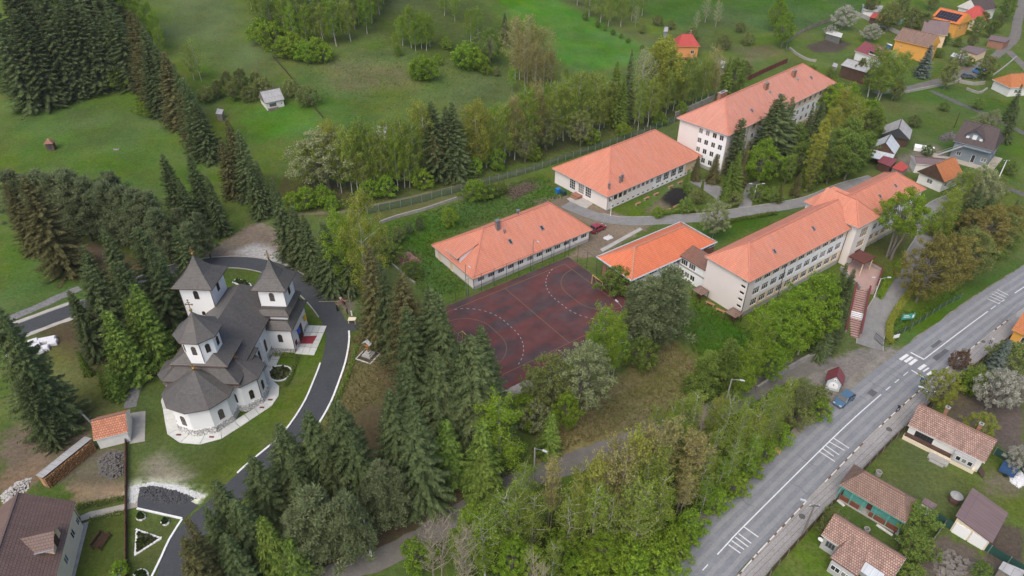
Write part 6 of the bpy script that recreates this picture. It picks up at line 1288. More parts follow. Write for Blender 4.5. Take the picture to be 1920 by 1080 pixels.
YEL = mat('ochre yellow house render', (.66, .33, .07), (.58, .29, .07), scale=.5); PEACH = mat('peach render', (.70, .52, .34), (.62, .46, .3), scale=.5); GREYW = mat('grey render', (.42, .42, .41), (.33, .33, .32), scale=.5); WHW = mat('whitewashed wall', (.70, .69, .66), (.58, .57, .54), scale=.7)
BLGR = mat('blue grey render', (.20, .235, .26), (.16, .19, .21), scale=.5); TEAL = mat('teal painted wall', (.13, .42, .36), (.11, .36, .31), scale=.8); DWOOD = mat('dark barn boards', (.10, .055, .035), (.05, .032, .025), scale=1.2, fine=.3); CRM = mat('cream render', (.72, .62, .46), (.64, .55, .41), scale=.4)
def gable(name, label, cat, E0, E1, D, ze, zr, rm, wm, wn=(), ov=.35, hips=(0, 0), wall0=-1.0, gab=None, base=None, axis='x', chim=(), bands=None, yr=None, mats=None, fy=None):
    """house with its front eave seen from E0 to E1"""
    if base is None: o, Wd, yw = edge_frame(E0, E1, ze)
    else: o, Wd, yw = base
    h = thing(name, label, cat, tuple(o), yw); yr = D / 2 if yr is None else yr
    wall_block(h, ov, Wd - ov, fy or ov, D - ov, wall0, ze - .02, wn, mats or [wm], bands, deep=.12)
    hip_roof(h, Wd, D, ze, zr, hips[0], Wd - hips[1], rm, None, th=.14, fascia=gab or wm, yr=yr)
    m = MB(); m.beam((hips[0], yr, zr + .03), (Wd - hips[1], yr, zr + .03), .26, .12); obj('ridge_cap', m, mat('weathered ridge', (.27, .155, .115), (.2, .12, .095), scale=2) if 'clay' in rm.name or 'orange' in rm.name else mat('brown ridge trim', (.12, .085, .075), (.1, .07, .065), scale=2), h)
    for i, hp in enumerate(hips):
        if hp == 0:
            x = ov if i == 0 else Wd - ov; f = ov / yr
            t = [(x, ov, ze - .02), (x, D - ov, ze - .02), (x, yr, zr - .16)]; mm = MB(); mm.face(t if i else t[::-1]); obj('gable_wall', mm, gab or wm, h)
    for c in chim: chimney(h, c[0], c[1], zr - 1.4, zr + .8, .5, .5, BRICK)
    return h, Wd
def w1(side_, xs_, z, w, h, **k): return wins(side_, xs_, z, w, h, **k)
# three old houses and a garage by the road
H1, W1 = gable('old_house', 'long old house with pinkish mottled tiles and dark glazed porch', 'house', (1702, 797), (1847, 868), 6.0, 2.6, 4.95, OLDT, WHW, w1('f', [7.2, 8.3], 1.0, .9, 1.2, nx=2) + w1('f', [1.0], .9, 2.6, 1.2, nx=3, fm=WOODBR), .3, chim=((3.5, 4.2), (8.2, 4.0)))
m = MB(); m.box(.2, 6.8, -.45, .25, .75, 1.05); obj('porch_rail', m, DWOOD, H1); m = MB(); m.box(.1, 10.2, -.55, .28, -.6, .74); obj('plinth', m, CRM, H1)
m = MB(); m.box(4.2, 7.0, -1.8, -.55, -.4, .35); m.box(4.6, 6.6, -2.3, -1.8, -.4, .1); obj('porch_step', m, CONC, H1)
m = MB(); m.box(7.0, 9.8, -.6, .25, .75, 2.3); b_ = obj('porch_box', m, BLGR if False else GREYW, H1)
for x in (7.35, 8.15, 8.95): put_window(H1, (7.0, -.6), (1, 0), x - 7.0, 1.2, .7, .9, 1, 1, deep=-.03)
m = MB(); m.face([(10.6, -.3, .9), (11.6, -.4, .1), (11.5, 1.0, .1), (10.6, 1.1, .9)]); obj('leaning_sheet', m, BROWNT, H1)
H2, W2 = gable('old_house', 'teal walled porch house with brown hipped tile roof', 'house', (1572.6, 909), (1698, 982), 5.2, 2.8, 4.95, OLDB, TEAL, w1('f', [.5, 2.3, 4.5, 6.6], 1.1, 1.2, 1.0, nx=2, fm=TEAL) + w1('f', [3.7], .1, .7, 2.0, nx=1, fm=MAR, glass=MAR, name='door'), .35, hips=(1.9, 1.7), fy=1.3)
m = MB(); m.box(.3, 3.4, .25, .35, .1, .95); m.box(4.8, 8.8, .25, .35, .1, .95); obj('porch_rail', m, mat('red brown boards', (.20, .075, .045), (.15, .055, .035), scale=2), H2)
for k in range(6):
    m = MB(); m.box(.3 + k * 1.68, .42 + k * 1.68, .24, .36, .1, 2.65); obj('porch_post', m, TEAL, H2)
m = MB(); m.box(.1, 9.0, .0, 1.4, -.5, .1); obj('porch_floor', m, CONC, H2)
m = MB(); m.box(3.4, 4.8, -.7, .0, -.4, -.05); m.box(3.3, 4.9, -1.3, -.7, -.4, -.2); obj('porch_step', m, CONC, H2)
H3, W3 = gable('old_house', 'old house with mottled tiles and glazed veranda at bottom edge', 'house', (1540, 1002.6), (1672, 1090), 4.7, 2.8, 4.95, OLDT, GREYW, w1('f', [.5], .9, 1.2, 1.2, nx=3, fm=BLGR), .3, gab=WHW)
m = MB(); m.box(2.6, 5.6, -2.3, .3, -.4, 2.0); ver = obj('veranda', m, GREYW, H3)
for x in (.2, 1.55): put_window(H3, (2.6, -2.3), (1, 0), x, .9, 1.2, .95, 2, 1, deep=-.03)
m = MB(); m.slope([(2.3, -2.0, 2.35), (5.9, -2.0, 2.35), (5.0, 2.3, 4.6), (3.2, 2.3, 4.6)]); m.slope([(2.3, .4, 2.75), (2.3, -2.0, 2.35), (3.2, 2.3, 4.6)]); m.slope([(5.9, -2.0, 2.35), (5.9, .4, 2.75), (5.0, 2.3, 4.6)]); m.face([(2.3, -2.0, 2.2), (5.9, -2.0, 2.2), (5.9, -2.0, 2.35), (2.3, -2.0, 2.35)]); obj('veranda_roof', m, OLDT, H3)
m = MB(); m.slope([(5.8, -1.2, 2.5), (8.2, -1.2, 2.5), (8.2, .6, 3.1), (5.8, .6, 3.1)]); m.face([(5.8, -1.2, 2.4), (8.2, -1.2, 2.4), (8.2, -1.2, 2.5), (5.8, -1.2, 2.5)]); obj('lean_to_roof', m, SHEETM, H3)
m = MB(); m.tube([(.2, -.1, 2.3), (.2, -.25, 2.3), (.2, -.35, 2.3)], [.12, .3, .36], 12); obj('satellite_dish', m, PANEL, H3)
# garage: single pitch falling to the right
ga, gb = pick(1791.6, 967, 3.3), pick(1824, 914, 3.3); d_ = gb[:2] - ga[:2]; gl = np.linalg.norm(d_); gy = math.atan2(d_[1], d_[0]) - math.pi / 2
G1 = thing('garage', 'garage with mauve single pitch roof and two white doors', 'garage', (ga[0], ga[1], ga[2] - 3.3), gy)
m = MB(); Wg, Dg = 4.9, float(gl); m.slope([(Wg, 0, 2.3), (Wg, Dg, 2.3), (0, Dg, 3.3), (0, 0, 3.3)]); m.face([(0, 0, 3.18), (Wg, 0, 2.18), (Wg, 0, 2.3), (0, 0, 3.3)]); m.face([(Wg, 0, 2.18), (Wg, Dg, 2.18), (Wg, Dg, 2.3), (Wg, 0, 2.3)]); m.face([(0, Dg, 3.18), (0, 0, 3.18), (0, 0, 3.3), (0, Dg, 3.3)]); m.face([(0, 0, 3.18), (0, Dg, 3.18), (Wg, Dg, 2.18), (Wg, 0, 2.18)]); obj('roof', m, MAUVE, G1)
m = MB(); m.prism([(.3, .35), (Wg - .3, .35), (Wg - .3, Dg - .3), (.3, Dg - .3)], -.6, [3.1, 2.25, 2.25, 3.1]); obj('wall', m, CRM, G1)
for x in (.5, 2.55): m = MB(); m.box(x, x + 1.85, .22, .33, -.2, 2.0); obj('garage_door', m, PANEL, G1)
# lower left house
o, Wd, yw = edge_frame((106, 1080), (142, 940), 4.6)
o2 = np.array([o[0] - math.cos(yw) * 9, o[1] - math.sin(yw) * 9, 0.0])
CRMB = mat('warm cream render', (.80, .70, .54), (.74, .645, .5), scale=.4)
HB, WB = gable('parish_house', 'large house with brown tiled roof, gabled dormer and cream walls', 'house', None, None, 10.6, 4.6, 8.4, BROWNT, CRMB, w1('f', [12.0, 15.8], 1.6, 1.0, 1.3) + w1('f', [18.2], 1.2, .8, 1.2), .5, base=(o2, Wd + 9, yw))
m = MB(); x0d, x1d = 11.6, 15.2; xm = (x0d + x1d) / 2
m.slope([(x0d, 4.4, 6.2), (x0d, .25, 6.2), (xm, .25, 7.4), (xm, 5.0, 7.4)][::-1][::-1]); m.slope([(x1d, .25, 6.2), (x1d, 4.4, 6.2), (xm, 5.0, 7.4), (xm, .25, 7.4)]); m.face([(x0d + .3, .6, 4.7), (x1d - .3, .6, 4.7), (x1d - .3, .6, 6.2), (xm, .6, 7.2), (x0d + .3, .6, 6.2)], 1); m.face([(x0d + .3, .6, 4.6), (x0d + .3, .6, 6.25), (x0d + .3, 4.2, 6.25)], 1); m.face([(x1d - .3, .6, 4.6), (x1d - .3, 4.2, 6.25), (x1d - .3, .6, 6.25)], 1)
dmo = obj('dormer', m, [BROWNT, PEACH], HB); m = MB(); m.box(xm - .5, xm + .5, .5, .62, 4.9, 6.3); obj('dormer_door', m, WOODBR, dmo)
m = MB(); m.beam((x0d - .05, .2, 6.25), (x0d - .05, 4.5, 6.25), .16, .1); obj('gutter', m, SHEETM, HB)
m = MB(); m.slope([(WB - .2, 1.2, 3.2), (WB + 1.6, 1.2, 2.9), (WB + 1.6, 4.8, 2.9), (WB - .2, 4.8, 3.2)]); m.face([(WB + 1.6, 1.2, 2.8), (WB + 1.6, 4.8, 2.8), (WB + 1.6, 4.8, 2.9), (WB + 1.6, 1.2, 2.9)]); obj('side_canopy', m, MAROONM, HB)
for y in (1.4, 4.6): flag_pipe(HB, [(WB + 1.5, y, 0), (WB + 1.5, y, 2.85)], .06, CRM, 'canopy_post')
# small buildings
OV, WO = gable('oven_hut', 'small whitewashed hut with orange clay tile roof and stovepipe', 'hut', (175, 826), (240, 810), 5.0, 2.2, 3.9, OVENT, WHW, (), .25)
flag_pipe(OV, [(-.2, 3.2, .5), (-.5, 3.3, 3.2), (-1.0, 3.6, 4.6)], .14, STEEL, 'stovepipe')
m = MB(); m.tube([(-1.0, 3.6, 4.6), (-1.1, 3.7, 5.0)], .17, 8); obj('stovepipe_cap', m, DARKSTEEL, OV)
o, Wd, yw = edge_frame((80, 896), (172, 822), 2.3); WS = thing('firewood_shed', 'long grey roofed rack full of split firewood', 'woodshed', tuple(o), yw)
m = MB(); m.slope([(0, 0, 2.3), (Wd, 0, 2.3), (Wd, 1.7, 1.95), (0, 1.7, 1.95)]); m.face([(0, 0, 2.22), (Wd, 0, 2.22), (Wd, 0, 2.3), (0, 0, 2.3)]); m.face([(0, 1.7, 1.87), (Wd, 1.7, 1.87), (Wd, 0, 2.22), (0, 0, 2.22)]); obj('roof', m, ASBES, WS)
for k in range(5): m = MB(); m.box(k * Wd / 4 - .05, k * Wd / 4 + .05, .1, .2, -.1, 2.25); obj('post', m, WOODGR, WS)
LOG = mat('split firewood', (.36, .20, .09), (.22, .115, .055), scale=4, fine=.3); rl = random.Random(8); m = MB(); n_l = 0
for i in range(int(Wd / .22)):
    for j in range(9):
        x, z = .1 + i * .22 + rl.uniform(-.03, .03), .1 + j * .225 + rl.uniform(-.03, .03); rr_ = rl.uniform(.085, .125); y0_ = -.15 + rl.uniform(-.12, .1); k = len(m.v); nn = 5; a0 = rl.uniform(0, 6)
        if x > Wd - .1: continue
        m.v += [(x + rr_ * math.cos(a0 + 6.283 * q / nn), y0_, z + rr_ * math.sin(a0 + 6.283 * q / nn)) for q in range(nn)] + [(x + rr_ * math.cos(a0 + 6.283 * q / nn), 1.2, z + rr_ * math.sin(a0 + 6.283 * q / nn)) for q in range(nn)]
        m.f.append(tuple(k + q for q in range(nn))); m.m.append(0); m.uv.append([(0, 0)] * nn)
        for q in range(nn): m.f.append((k + q, k + (q + 1) % nn, k + nn + (q + 1) % nn, k + nn + q)); m.m.append(0); m.uv.append([(0, 0)] * 4)
lg = obj('split_logs', m, LOG, WS); lg['kind'] = 'stuff'
CBN, WC = gable('cabin', 'small white cabin with steep grey roof in the upper meadow', 'cabin', (497, 194), (533, 184), 6.0, 2.4, 5.0, ASBES, WHW, w1('f', [.9], .9, 2.0, 1.0, nx=3, fm=WOODGR) + w1('f', [4.2], 1.1, .5, .5, nx=1), .3, gab=WOODGR)
flag_pipe(CBN, [(4.0, 3.4, 4.4), (4.0, 3.4, 6.2)], .09, WOODGR, 'stovepipe'); m = MB(); m.box(.5, 3.4, -.5, .1, .0, .8); obj('porch_rail', m, WOODGR, CBN)
p = pick(98, 280); WE = thing('well_house', 'small brown sided well shelter with rusty pointed roof', 'well', tuple(p), R(10))
m = MB(); m.prism([(-.9, -.8), (.9, -.8), (.9, .8), (-.9, .8)], 0, 2.0); obj('wall', m, mat('rusty boards', (.15, .085, .07), (.10, .06, .05), scale=2, fine=.2), WE)
m = MB(); q = [(-1.2, -1.1), (1.2, -1.1), (1.2, 1.1), (-1.2, 1.1)]
for i in range(4): m.slope([(*q[i], 1.95), (*q[(i + 1) % 4], 1.95), (0, 0, 3.2)])
m.face([(*v, 1.95) for v in q[::-1]]); obj('roof', m, tile_mat('rusty sheet', (.25, .12, .08), (.33, .24, .2), (.2, .1, .07), .6, .6, .02), WE)
m = MB(); m.box(-.45, .45, -.86, -.8, .5, 1.7); obj('opening', m, DARKSTEEL, WE)
# roadside shrine
p = pick(1561, 724); KS = thing('roadside_shrine', 'white roadside shrine with steep maroon gable roof', 'shrine', (p[0], p[1], p[2]), R(-28)); KS.scale = (.86, .86, .92)
m = MB(); m.prism([(-1.25, -1.3), (1.25, -1.3), (1.25, 1.3), (-1.25, 1.3)], -.4, 2.2); m.face([(-1.25, -1.3, 2.2), (1.25, -1.3, 2.2), (0, -1.3, 3.5)]); m.face([(1.25, 1.3, 2.2), (-1.25, 1.3, 2.2), (0, 1.3, 3.5)]); obj('wall', m, mat('pale grey blue render', (.52, .56, .59), (.46, .5, .53), scale=1), KS)
m = MB(); m.slope([(-1.65, 1.6, 1.95), (-1.65, -1.6, 1.95), (0, -1.6, 3.75), (0, 1.6, 3.75)]); m.slope([(1.65, -1.6, 1.95), (1.65, 1.6, 1.95), (0, 1.6, 3.75), (0, -1.6, 3.75)])
m.face([(-1.65, -1.6, 1.8), (0, -1.6, 3.6), (0, -1.6, 3.75), (-1.65, -1.6, 1.95)]); m.face([(1.65, -1.6, 1.8), (1.65, -1.6, 1.95), (0, -1.6, 3.75), (0, -1.6, 3.6)]); m.face([(-1.65, -1.6, 1.8), (-1.65, 1.6, 1.8), (0, 1.6, 3.6), (0, -1.6, 3.6)]); m.face([(1.65, 1.6, 1.8), (1.65, -1.6, 1.8), (0, -1.6, 3.6), (0, 1.6, 3.6)])
obj('roof', m, MAROONM, KS)
m = MB(); pts_ = [(-.85, .55), (.85, .55)] + [(.85 * math.cos(t), 1.2 + .85 * math.sin(t)) for t in np.linspace(0, math.pi, 11)]; m.face([(a, -1.34, b) for a, b in pts_]); obj('niche_panel', m, CWALL, KS)
m = MB(); m.tube([(0, -1.40, 2.55), (0, -1.31, 2.55)], .3, 12); obj('round_emblem', m, CWALL, KS); m = MB(); m.tube([(0, -1.43, 2.55), (0, -1.40, 2.55)], .13, 8); obj('emblem_picture', m, DARKSTEEL, KS)
m = MB(); m.tube([(0, -1.38, 1.35), (0, -1.34, 1.35)], .13, 8); obj('icon', m, DARKSTEEL, KS)
# village houses at the top right
VY, _ = gable('yellow_house', 'tall ochre yellow house with faded brown tile roof', 'house', (1676, 74), (1742, 90), 9.0, 5.2, 8.6, OLDB, YEL, w1('l', [3], 3.2, .8, 1.1) + w1('f', [2.2], 3.0, .5, .7, nx=1) + w1('f', [5.5], 1.0, .4, .5, nx=1) + w1('r', [2, 5.5], 2.8, 1.0, 1.2), .5)
VM, _ = gable('gabled_house', 'cream gabled house with steep mauve roof behind the yellow house', 'house', None, None, 9.5, 4.6, 8.4, MAUVE, PEACH, w1('l', [4.2], 3.0, 1.0, 1.2), .5, base=(np.array([*pick(1729, 62, 4.6)[:2], pick(1729, 62, 4.6)[2] - 4.6]), 8.5, R(-22)), gab=PEACH)
m = MB(); m.box(-.04, .36, 4.3, 5.1, 5.4, 6.6); obj('gable_window', m, GLASS, VM)
VS, _ = gable('solar_house', 'ochre house with bright orange roof carrying solar panels', 'house', (1745, 33), (1797, 48), 9.5, 5.0, 8.2, tile_mat('vivid orange roof', (.60, .17, .05), (.55, .15, .045), (.52, .18, .07), .33, .36, .02), YEL, w1('r', [2, 5], 2.6, 1.0, 1.2) + w1('f', [1.5, 5], 1, 1.2, 1.2), .5)
SOL = mat('solar cells', (.012, .016, .028), (.02, .026, .04), scale=2, rough=.15, spec=.5); zS = lambda y: 5.0 + 3.2 * y / 4.75; sm = MB(); sm.box(0, 1.0, 0, 1.15, 0, .06); sme = sm.mesh('solar_panel', SOL)
for i in range(8):
    for j in range(3): o = link('solar_panel', sme, VS, (1.1 + i * 1.08, .55 + j * 1.05, zS(.55 + j * 1.05) + .08)); o.rotation_euler = (math.atan2(3.2, 4.75), 0, 0)
VR, _ = gable('red_roof_house', 'house with red pyramid roof behind the solar house', 'house', None, None, 9.0, 4.2, 8.2, REDT, CRM, w1('r', [2, 5], 1.5, 1, 1.2), .5, hips=(4.2, 4.2), base=(np.array([*pick(1795, 30, 4.2)[:2], pick(1795, 30, 4.2)[2] - 4.2]), 9.5, R(-45)))
VD, _ = gable('dark_roof_house', 'white house with dark grey roof at the top edge', 'house', None, None, 9.0, 4.4, 8.0, GREYT, WHW, w1('r', [2, 5], 1.5, 1, 1.2) + w1('f', [2, 5, 8], 1.4, 1, 1.2), .5, base=(np.array([*pick(1833, 22, 4.4)[:2], pick(1833, 22, 4.4)[2] - 4.4]), 12, R(25)))
VN, _ = gable('maroon_house', 'white walled house with maroon sheet roof and solar heater', 'house', (1602, 95), (1652, 112), 8.5, 4.0, 6.6, MAROONM, WHW, w1('f', [3, 7.5], 1.4, 1.6, 1.1, nx=2) + w1('l', [3], 1.5, 1, 1), .4)
m = MB(); m.slope([(5.2, .2, 5.6), (10.4, .2, 5.6), (10.4, 4.2, 6.7), (5.2, 4.2, 6.7)]); m.box(5.4, 10.2, .5, 4.1, 4.3, 5.55, 1); do = obj('dormer', m, [MAROONM, WHW], VN)
m = MB(); m.box(5.6, 10.0, .42, .5, 4.7, 5.4); obj('dormer_window', m, GLASS, do)
m = MB(); m.beam((8.6, 4.0, 7.2), (10.4, 4.0, 7.2), .05, 1.6, 0); m.tube([(8.5, 4.3, 8.0), (10.5, 4.3, 8.0)], .25, 8, 1); obj('solar_heater', m, [mat('heater tubes', (.06, .14, .3), (.05, .1, .22), scale=3, rough=.2), PANEL], VN)
VB, _ = gable('barn', 'dark brown plank barn with grey sheet roof below the maroon house', 'barn', (1576, 122), (1624, 136), 7.0, 4.0, 5.6, ASBES, DWOOD, (), .3, wall0=-1.5)
VG, WG2 = gable('grey_house', 'blue grey house with dark roof, dormer and outside staircase', 'house', (1787, 264), (1864, 284), 10.0, 4.6, 8.8, GREYT, BLGR, w1('f', [1.2], 1.0, 1.1, 1.1, nx=2) + w1('f', [7.0], 1.0, 1.3, 1.1, nx=2) + w1('f', [4.8], .1, .9, 2.1, nx=1, name='door') + w1('r', [2, 6], 1.4, 1.0, 1.2) + w1('l', [3, 6.5], 1.3, 1.0, 1.2), .5, hips=(0, 1.2))
m = MB(); xm = 4.2; m.slope([(1.9, 6.5, 7.2), (1.9, 1.2, 6.4), (xm, .9, 8.1), (xm, 5, 8.7)]); m.slope([(6.5, 1.2, 6.4), (6.5, 6.5, 7.2), (xm, 5, 8.7), (xm, .9, 8.1)]); m.face([(2.2, 1.5, 5.6), (6.2, 1.5, 5.6), (6.2, 1.5, 6.6), (xm, 1.5, 7.9), (2.2, 1.5, 6.6)], 1); dg = obj('dormer', m, [GREYT, BLGR], VG)
m = MB(); m.box(xm - .5, xm + .5, 1.36, 1.5, 4.9, 6.9); obj('dormer_door', m, WHITE, dg)
for x in (2.3, 5.4): m = MB(); m.box(x, x + .7, 1.38, 1.5, 5.6, 6.3); obj('dormer_window', m, WHITE, dg)
m = MB(); m.box(2.6, 9.2, -.9, .5, 4.1, 4.3); m.beam((2.6, -.8, 4.9), (9.2, -.8, 4.9), .06, .06); obj('balcony', m, BLGR, VG)
m = MB(); m.beam((2.7, -.4, 4.1), (-2.2, -.4, .1), 1.0, .18); m.beam((2.7, -.9, 5.0), (-2.2, -.9, 1.0), .06, .06); obj('outside_stair', m, GREYW, VG)
m = MB(); m.box(-3.2, 9.6, -2.4, .4, -.4, .08); obj('terrace', m, PALE, VG); m = MB(); m.box(WG2 - .4, WG2 + 1.6, -1, 9, -.4, .07); obj('side_path', m, PALE, VG)
VO, _ = gable('orange_house', 'white house with steep orange half hipped roof by the lane', 'house', None, None, 7.0, 3.0, 6.4, ORNT, WHW, w1('l', [2.2], 1.0, 1.4, 1.1, nx=2) + w1('f', [1.2, 4.2], 1.0, 1.3, 1.1, nx=2), .5, base=(np.array([*pick(1771, 342, 3.0)[:2], 0.0]), 8.0, R(32)), gab=DWOOD)
VA, _ = gable('annex', 'low white outbuilding with mauve lean roof beside the orange house', 'outbuilding', None, None, 5.0, 2.6, 3.4, MAUVE, WHW, (), .3, base=(np.array([*pick(1717, 307, 2.6)[:2], 0.0]), 8.5, R(-12)))
VSh, _ = gable('open_shed', 'open fronted shed with silver grey gable roof', 'shed', None, None, 7.0, 2.6, 5.2, ASBES, DWOOD, (), .4, base=(np.array([*pick(1706, 262, 2.6)[:2], 0.0]), 7.5, R(60)), gab=DARKSTEEL)
VSi, _ = gable('silver_barn', 'small barn with shiny metal gable roof', 'barn', None, None, 6.0, 3.0, 5.6, SHEETM, WOODGR, (), .4, base=(np.array([*pick(1678, 290, 3.0)[:2], 0.0]), 6.5, R(55)), gab=DWOOD)
m = MB(); m.slope([(-3.2, 6.2, 2.2), (-3.2, 0, 2.2), (.2, 0, 3.1), (.2, 6.2, 3.1)]); m.face([(-3.2, 6.2, 2.1), (-3.2, 0, 2.1), (-3.2, 0, 2.2), (-3.2, 6.2, 2.2)]); m.face([(-3.2, 0, 2.1), (.2, 0, 3.0), (.2, 0, 3.1), (-3.2, 0, 2.2)]); obj('lean_to', m, SHEETM, VSi)
def slab_roof(name, label, cat, px, z, mt, wm, sl=.5, wall=True):
    """low shed under a single sheet roof: four picture corners of the roof"""
    P = [pick(*q, z) for q in px]; c = np.mean(P, axis=0); t = thing(name, label, cat, (c[0], c[1], float(T(c[0], c[1]))), 0); L_ = [p - np.array([c[0], c[1], 0]) for p in P]; zz = [z, z, z + sl, z + sl]
    m = MB(); q = [(L_[i][0], L_[i][1], zz[i]) for i in range(4)]
    ar = sum(q[i][0] * q[(i + 1) % 4][1] - q[(i + 1) % 4][0] * q[i][1] for i in range(4)); q = q if ar > 0 else q[::-1]
    m.slope(q); b = [(a[0], a[1], a[2] - .1) for a in q]; m.face(b[::-1]); [m.face([b[i], b[(i + 1) % 4], q[(i + 1) % 4], q[i]]) for i in range(4)]; obj('roof', m, mt, t)
    if wall: m = MB(); m.prism([(a[0] * .9, a[1] * .9) for a in q], -.5, [a[2] - .1 for a in q]); obj('wall', m, wm, t)
    else:
        for a in q: m = MB(); m.box(a[0] * .92 - .06, a[0] * .92 + .06, a[1] * .92 - .06, a[1] * .92 + .06, -.3, a[2] - .08); obj('post', m, WOODGR, t)
    return t
slab_roof('shed', 'low shed with magenta red roof below the silver barn', 'shed', [(1645, 303), (1670, 313), (1682, 302), (1655, 295)], 2.2, MAROONM, DWOOD)
slab_roof('shed', 'small shed with pink corrugated roof beside the school roof', 'shed', [(1672, 314), (1692, 322), (1703, 316), (1688, 305)], 2.4, REDT, WOODGR)
slab_roof('shed', 'grey roofed outbuilding with peach walls by the village lane', 'outbuilding', [(1800, 92), (1832, 103), (1852, 95), (1816, 87)], 2.6, MAUVE, PEACH)
slab_roof('shed', 'long brick shed with brown flat roof near the lane end', 'shed', [(1852, 74), (1884, 81), (1896, 74), (1858, 67)], 2.6, MAUVE, BRICK)
slab_roof('canopy_roof', 'white sheet lean to in front of the peach outbuilding', 'canopy', [(1782, 105), (1812, 113), (1818, 108), (1787, 100)], 2.2, SHEETM, WHW, .3, False)
slab_roof('shed', 'white garden shed with open front at the top edge', 'shed', [(1618, 20), (1650, 25), (1656, 12), (1617, 8)], 2.6, ASBES, WHW)
slab_roof('shed', 'small crimson gabled shed beside the garden wall', 'shed', [(1630, 33), (1652, 38), (1660, 30), (1640, 22)], 2.2, REDT, DWOOD)
slab_roof('greenhouse', 'long glazed garden frame with pale roof in the fenced plot', 'greenhouse', [(1548, 62), (1577, 72), (1580, 64), (1554, 54)], 2.3, mat('pale polycarbonate', (.50, .50, .46), (.42, .42, .39), scale=1), mat('dusty glazing', (.16, .17, .16), (.10, .11, .10), scale=1, rough=.2), .2)
slab_roof('shed', 'small silver roofed hut among the trees behind the school', 'shed', [(1343, 124), (1356, 128), (1360, 118), (1346, 113)], 2.2, SHEETM, WOODGR)
slab_roof('outhouse', 'narrow grey outhouse beside the barn', 'outhouse', [(1560, 124), (1569, 127), (1571, 121), (1563, 118)], 2.4, ASBES, WOODGR, .2)
slab_roof('shed', 'small grey blue hut behind the red roof house', 'shed', [(1244, 60), (1252, 60), (1253, 52), (1246, 52)], 2.4, ASBES, BLGR)
slab_roof('shed', 'little white hut among the birches above the track', 'shed', [(706, 248), (724, 251), (726, 240), (708, 237)], 2.0, SHEETM, WHW)
slab_roof('shed', 'brown plank hut under the spruces near the orchard', 'shed', [(404, 214), (416, 216), (420, 208), (408, 205)], 1.9, ASBES, WOODGR)
slab_roof('outbuilding', 'narrow brown roofed lean to behind the teal house', 'outbuilding', [(1727, 942), (1750, 956), (1757, 948), (1734, 935)], 2.0, MAUVE, WHW, .2)
slab_roof('shed', 'flat grey shed roof beside the green fence at bottom right', 'shed', [(1872, 1066), (1910, 1090), (1922, 1072), (1880, 1054)], 2.2, ASBES, WOODGR, .2)
VRR, _ = gable('red_house', 'orange walled house with crimson tiled roof in the hill meadow', 'house', None, None, 8.5, 4.2, 7.4, REDT, mat('orange render', (.62, .27, .10), (.55, .24, .09), scale=.5), w1('f', [4.5], 1.4, 1.2, 1.2) + w1('r', [2, 5], 1.4, 1, 1.2), .5, hips=(2.0, 2.6), base=(np.array([*pick(1271, 87, 4.2)[:2], pick(1271, 87, 4.2)[2] - 4.2]), 8.0, R(0)))
m = MB(); m.box(1, 7, -2.0, 0, -.5, .3); obj('terrace', m, WOODBR, VRR); chimney(VRR, 5, 4.6, 6.6, 8.4, .5, .5, BRICK)
VE, _ = gable('edge_house', 'white cottage with red orange roof at the right edge', 'house', None, None, 8.0, 3.0, 6.0, ORNT, WHW, w1('f', [2], 1, 1, 1.1), .5, hips=(2, 2), base=(np.array([*pick(1895, 165, 3.0)[:2], pick(1895, 165, 3.0)[2] - 3]), 10.0, R(10)))
VP, _ = gable('roadside_house', 'yellow cottage with orange tiles at the right edge by the pavement', 'house', None, None, 8.0, 2.8, 5.0, ORNT, YEL, w1('f', [1.5], .8, 1.2, 1.2) + w1('l', [2], .8, 1.2, 1.2), .4, base=(np.array([*pick(1897, 618, 2.8)[:2], -3.0]), 9.0, R(-48)))
# ---------------------------------------------------------------- wear on the road
PATCHM = asphalt('patched asphalt', (.115, .117, .122), (.085, .087, .092), .8); CRK = mat('tar seam', (.06, .06, .062))
rw = random.Random(12)
for k in range(9):
    i = rw.randrange(20, len(RCL) - 90); ln = rw.randrange(1, 4); a = rw.choice((-2.9, -1.6, .5, 1.8)); obj('asphalt_patch', ribbon_mb(RCL[i:i + ln + 1], a, a + rw.uniform(.5, 1.2), .0515, nx=1, wob=.08), PATCHM, road)
for k in range(16):
    i = rw.randrange(15, len(RCL) - 90); p = RCLN[i]; d = RCLN[i + 1] - p; d = d / np.linalg.norm(d); n = np.array([-d[1], d[0]]); o0, o1 = sorted((rw.uniform(-3.2, 3.4), rw.uniform(-3.2, 3.4))); q = [p + n * (o0 + (o1 - o0) * t) + d * rw.uniform(-.25, .25) for t in np.linspace(0, 1, 6)]
    obj('crack', ribbon_mb(q, -.025, .025, .0535, nx=1), CRK, road)
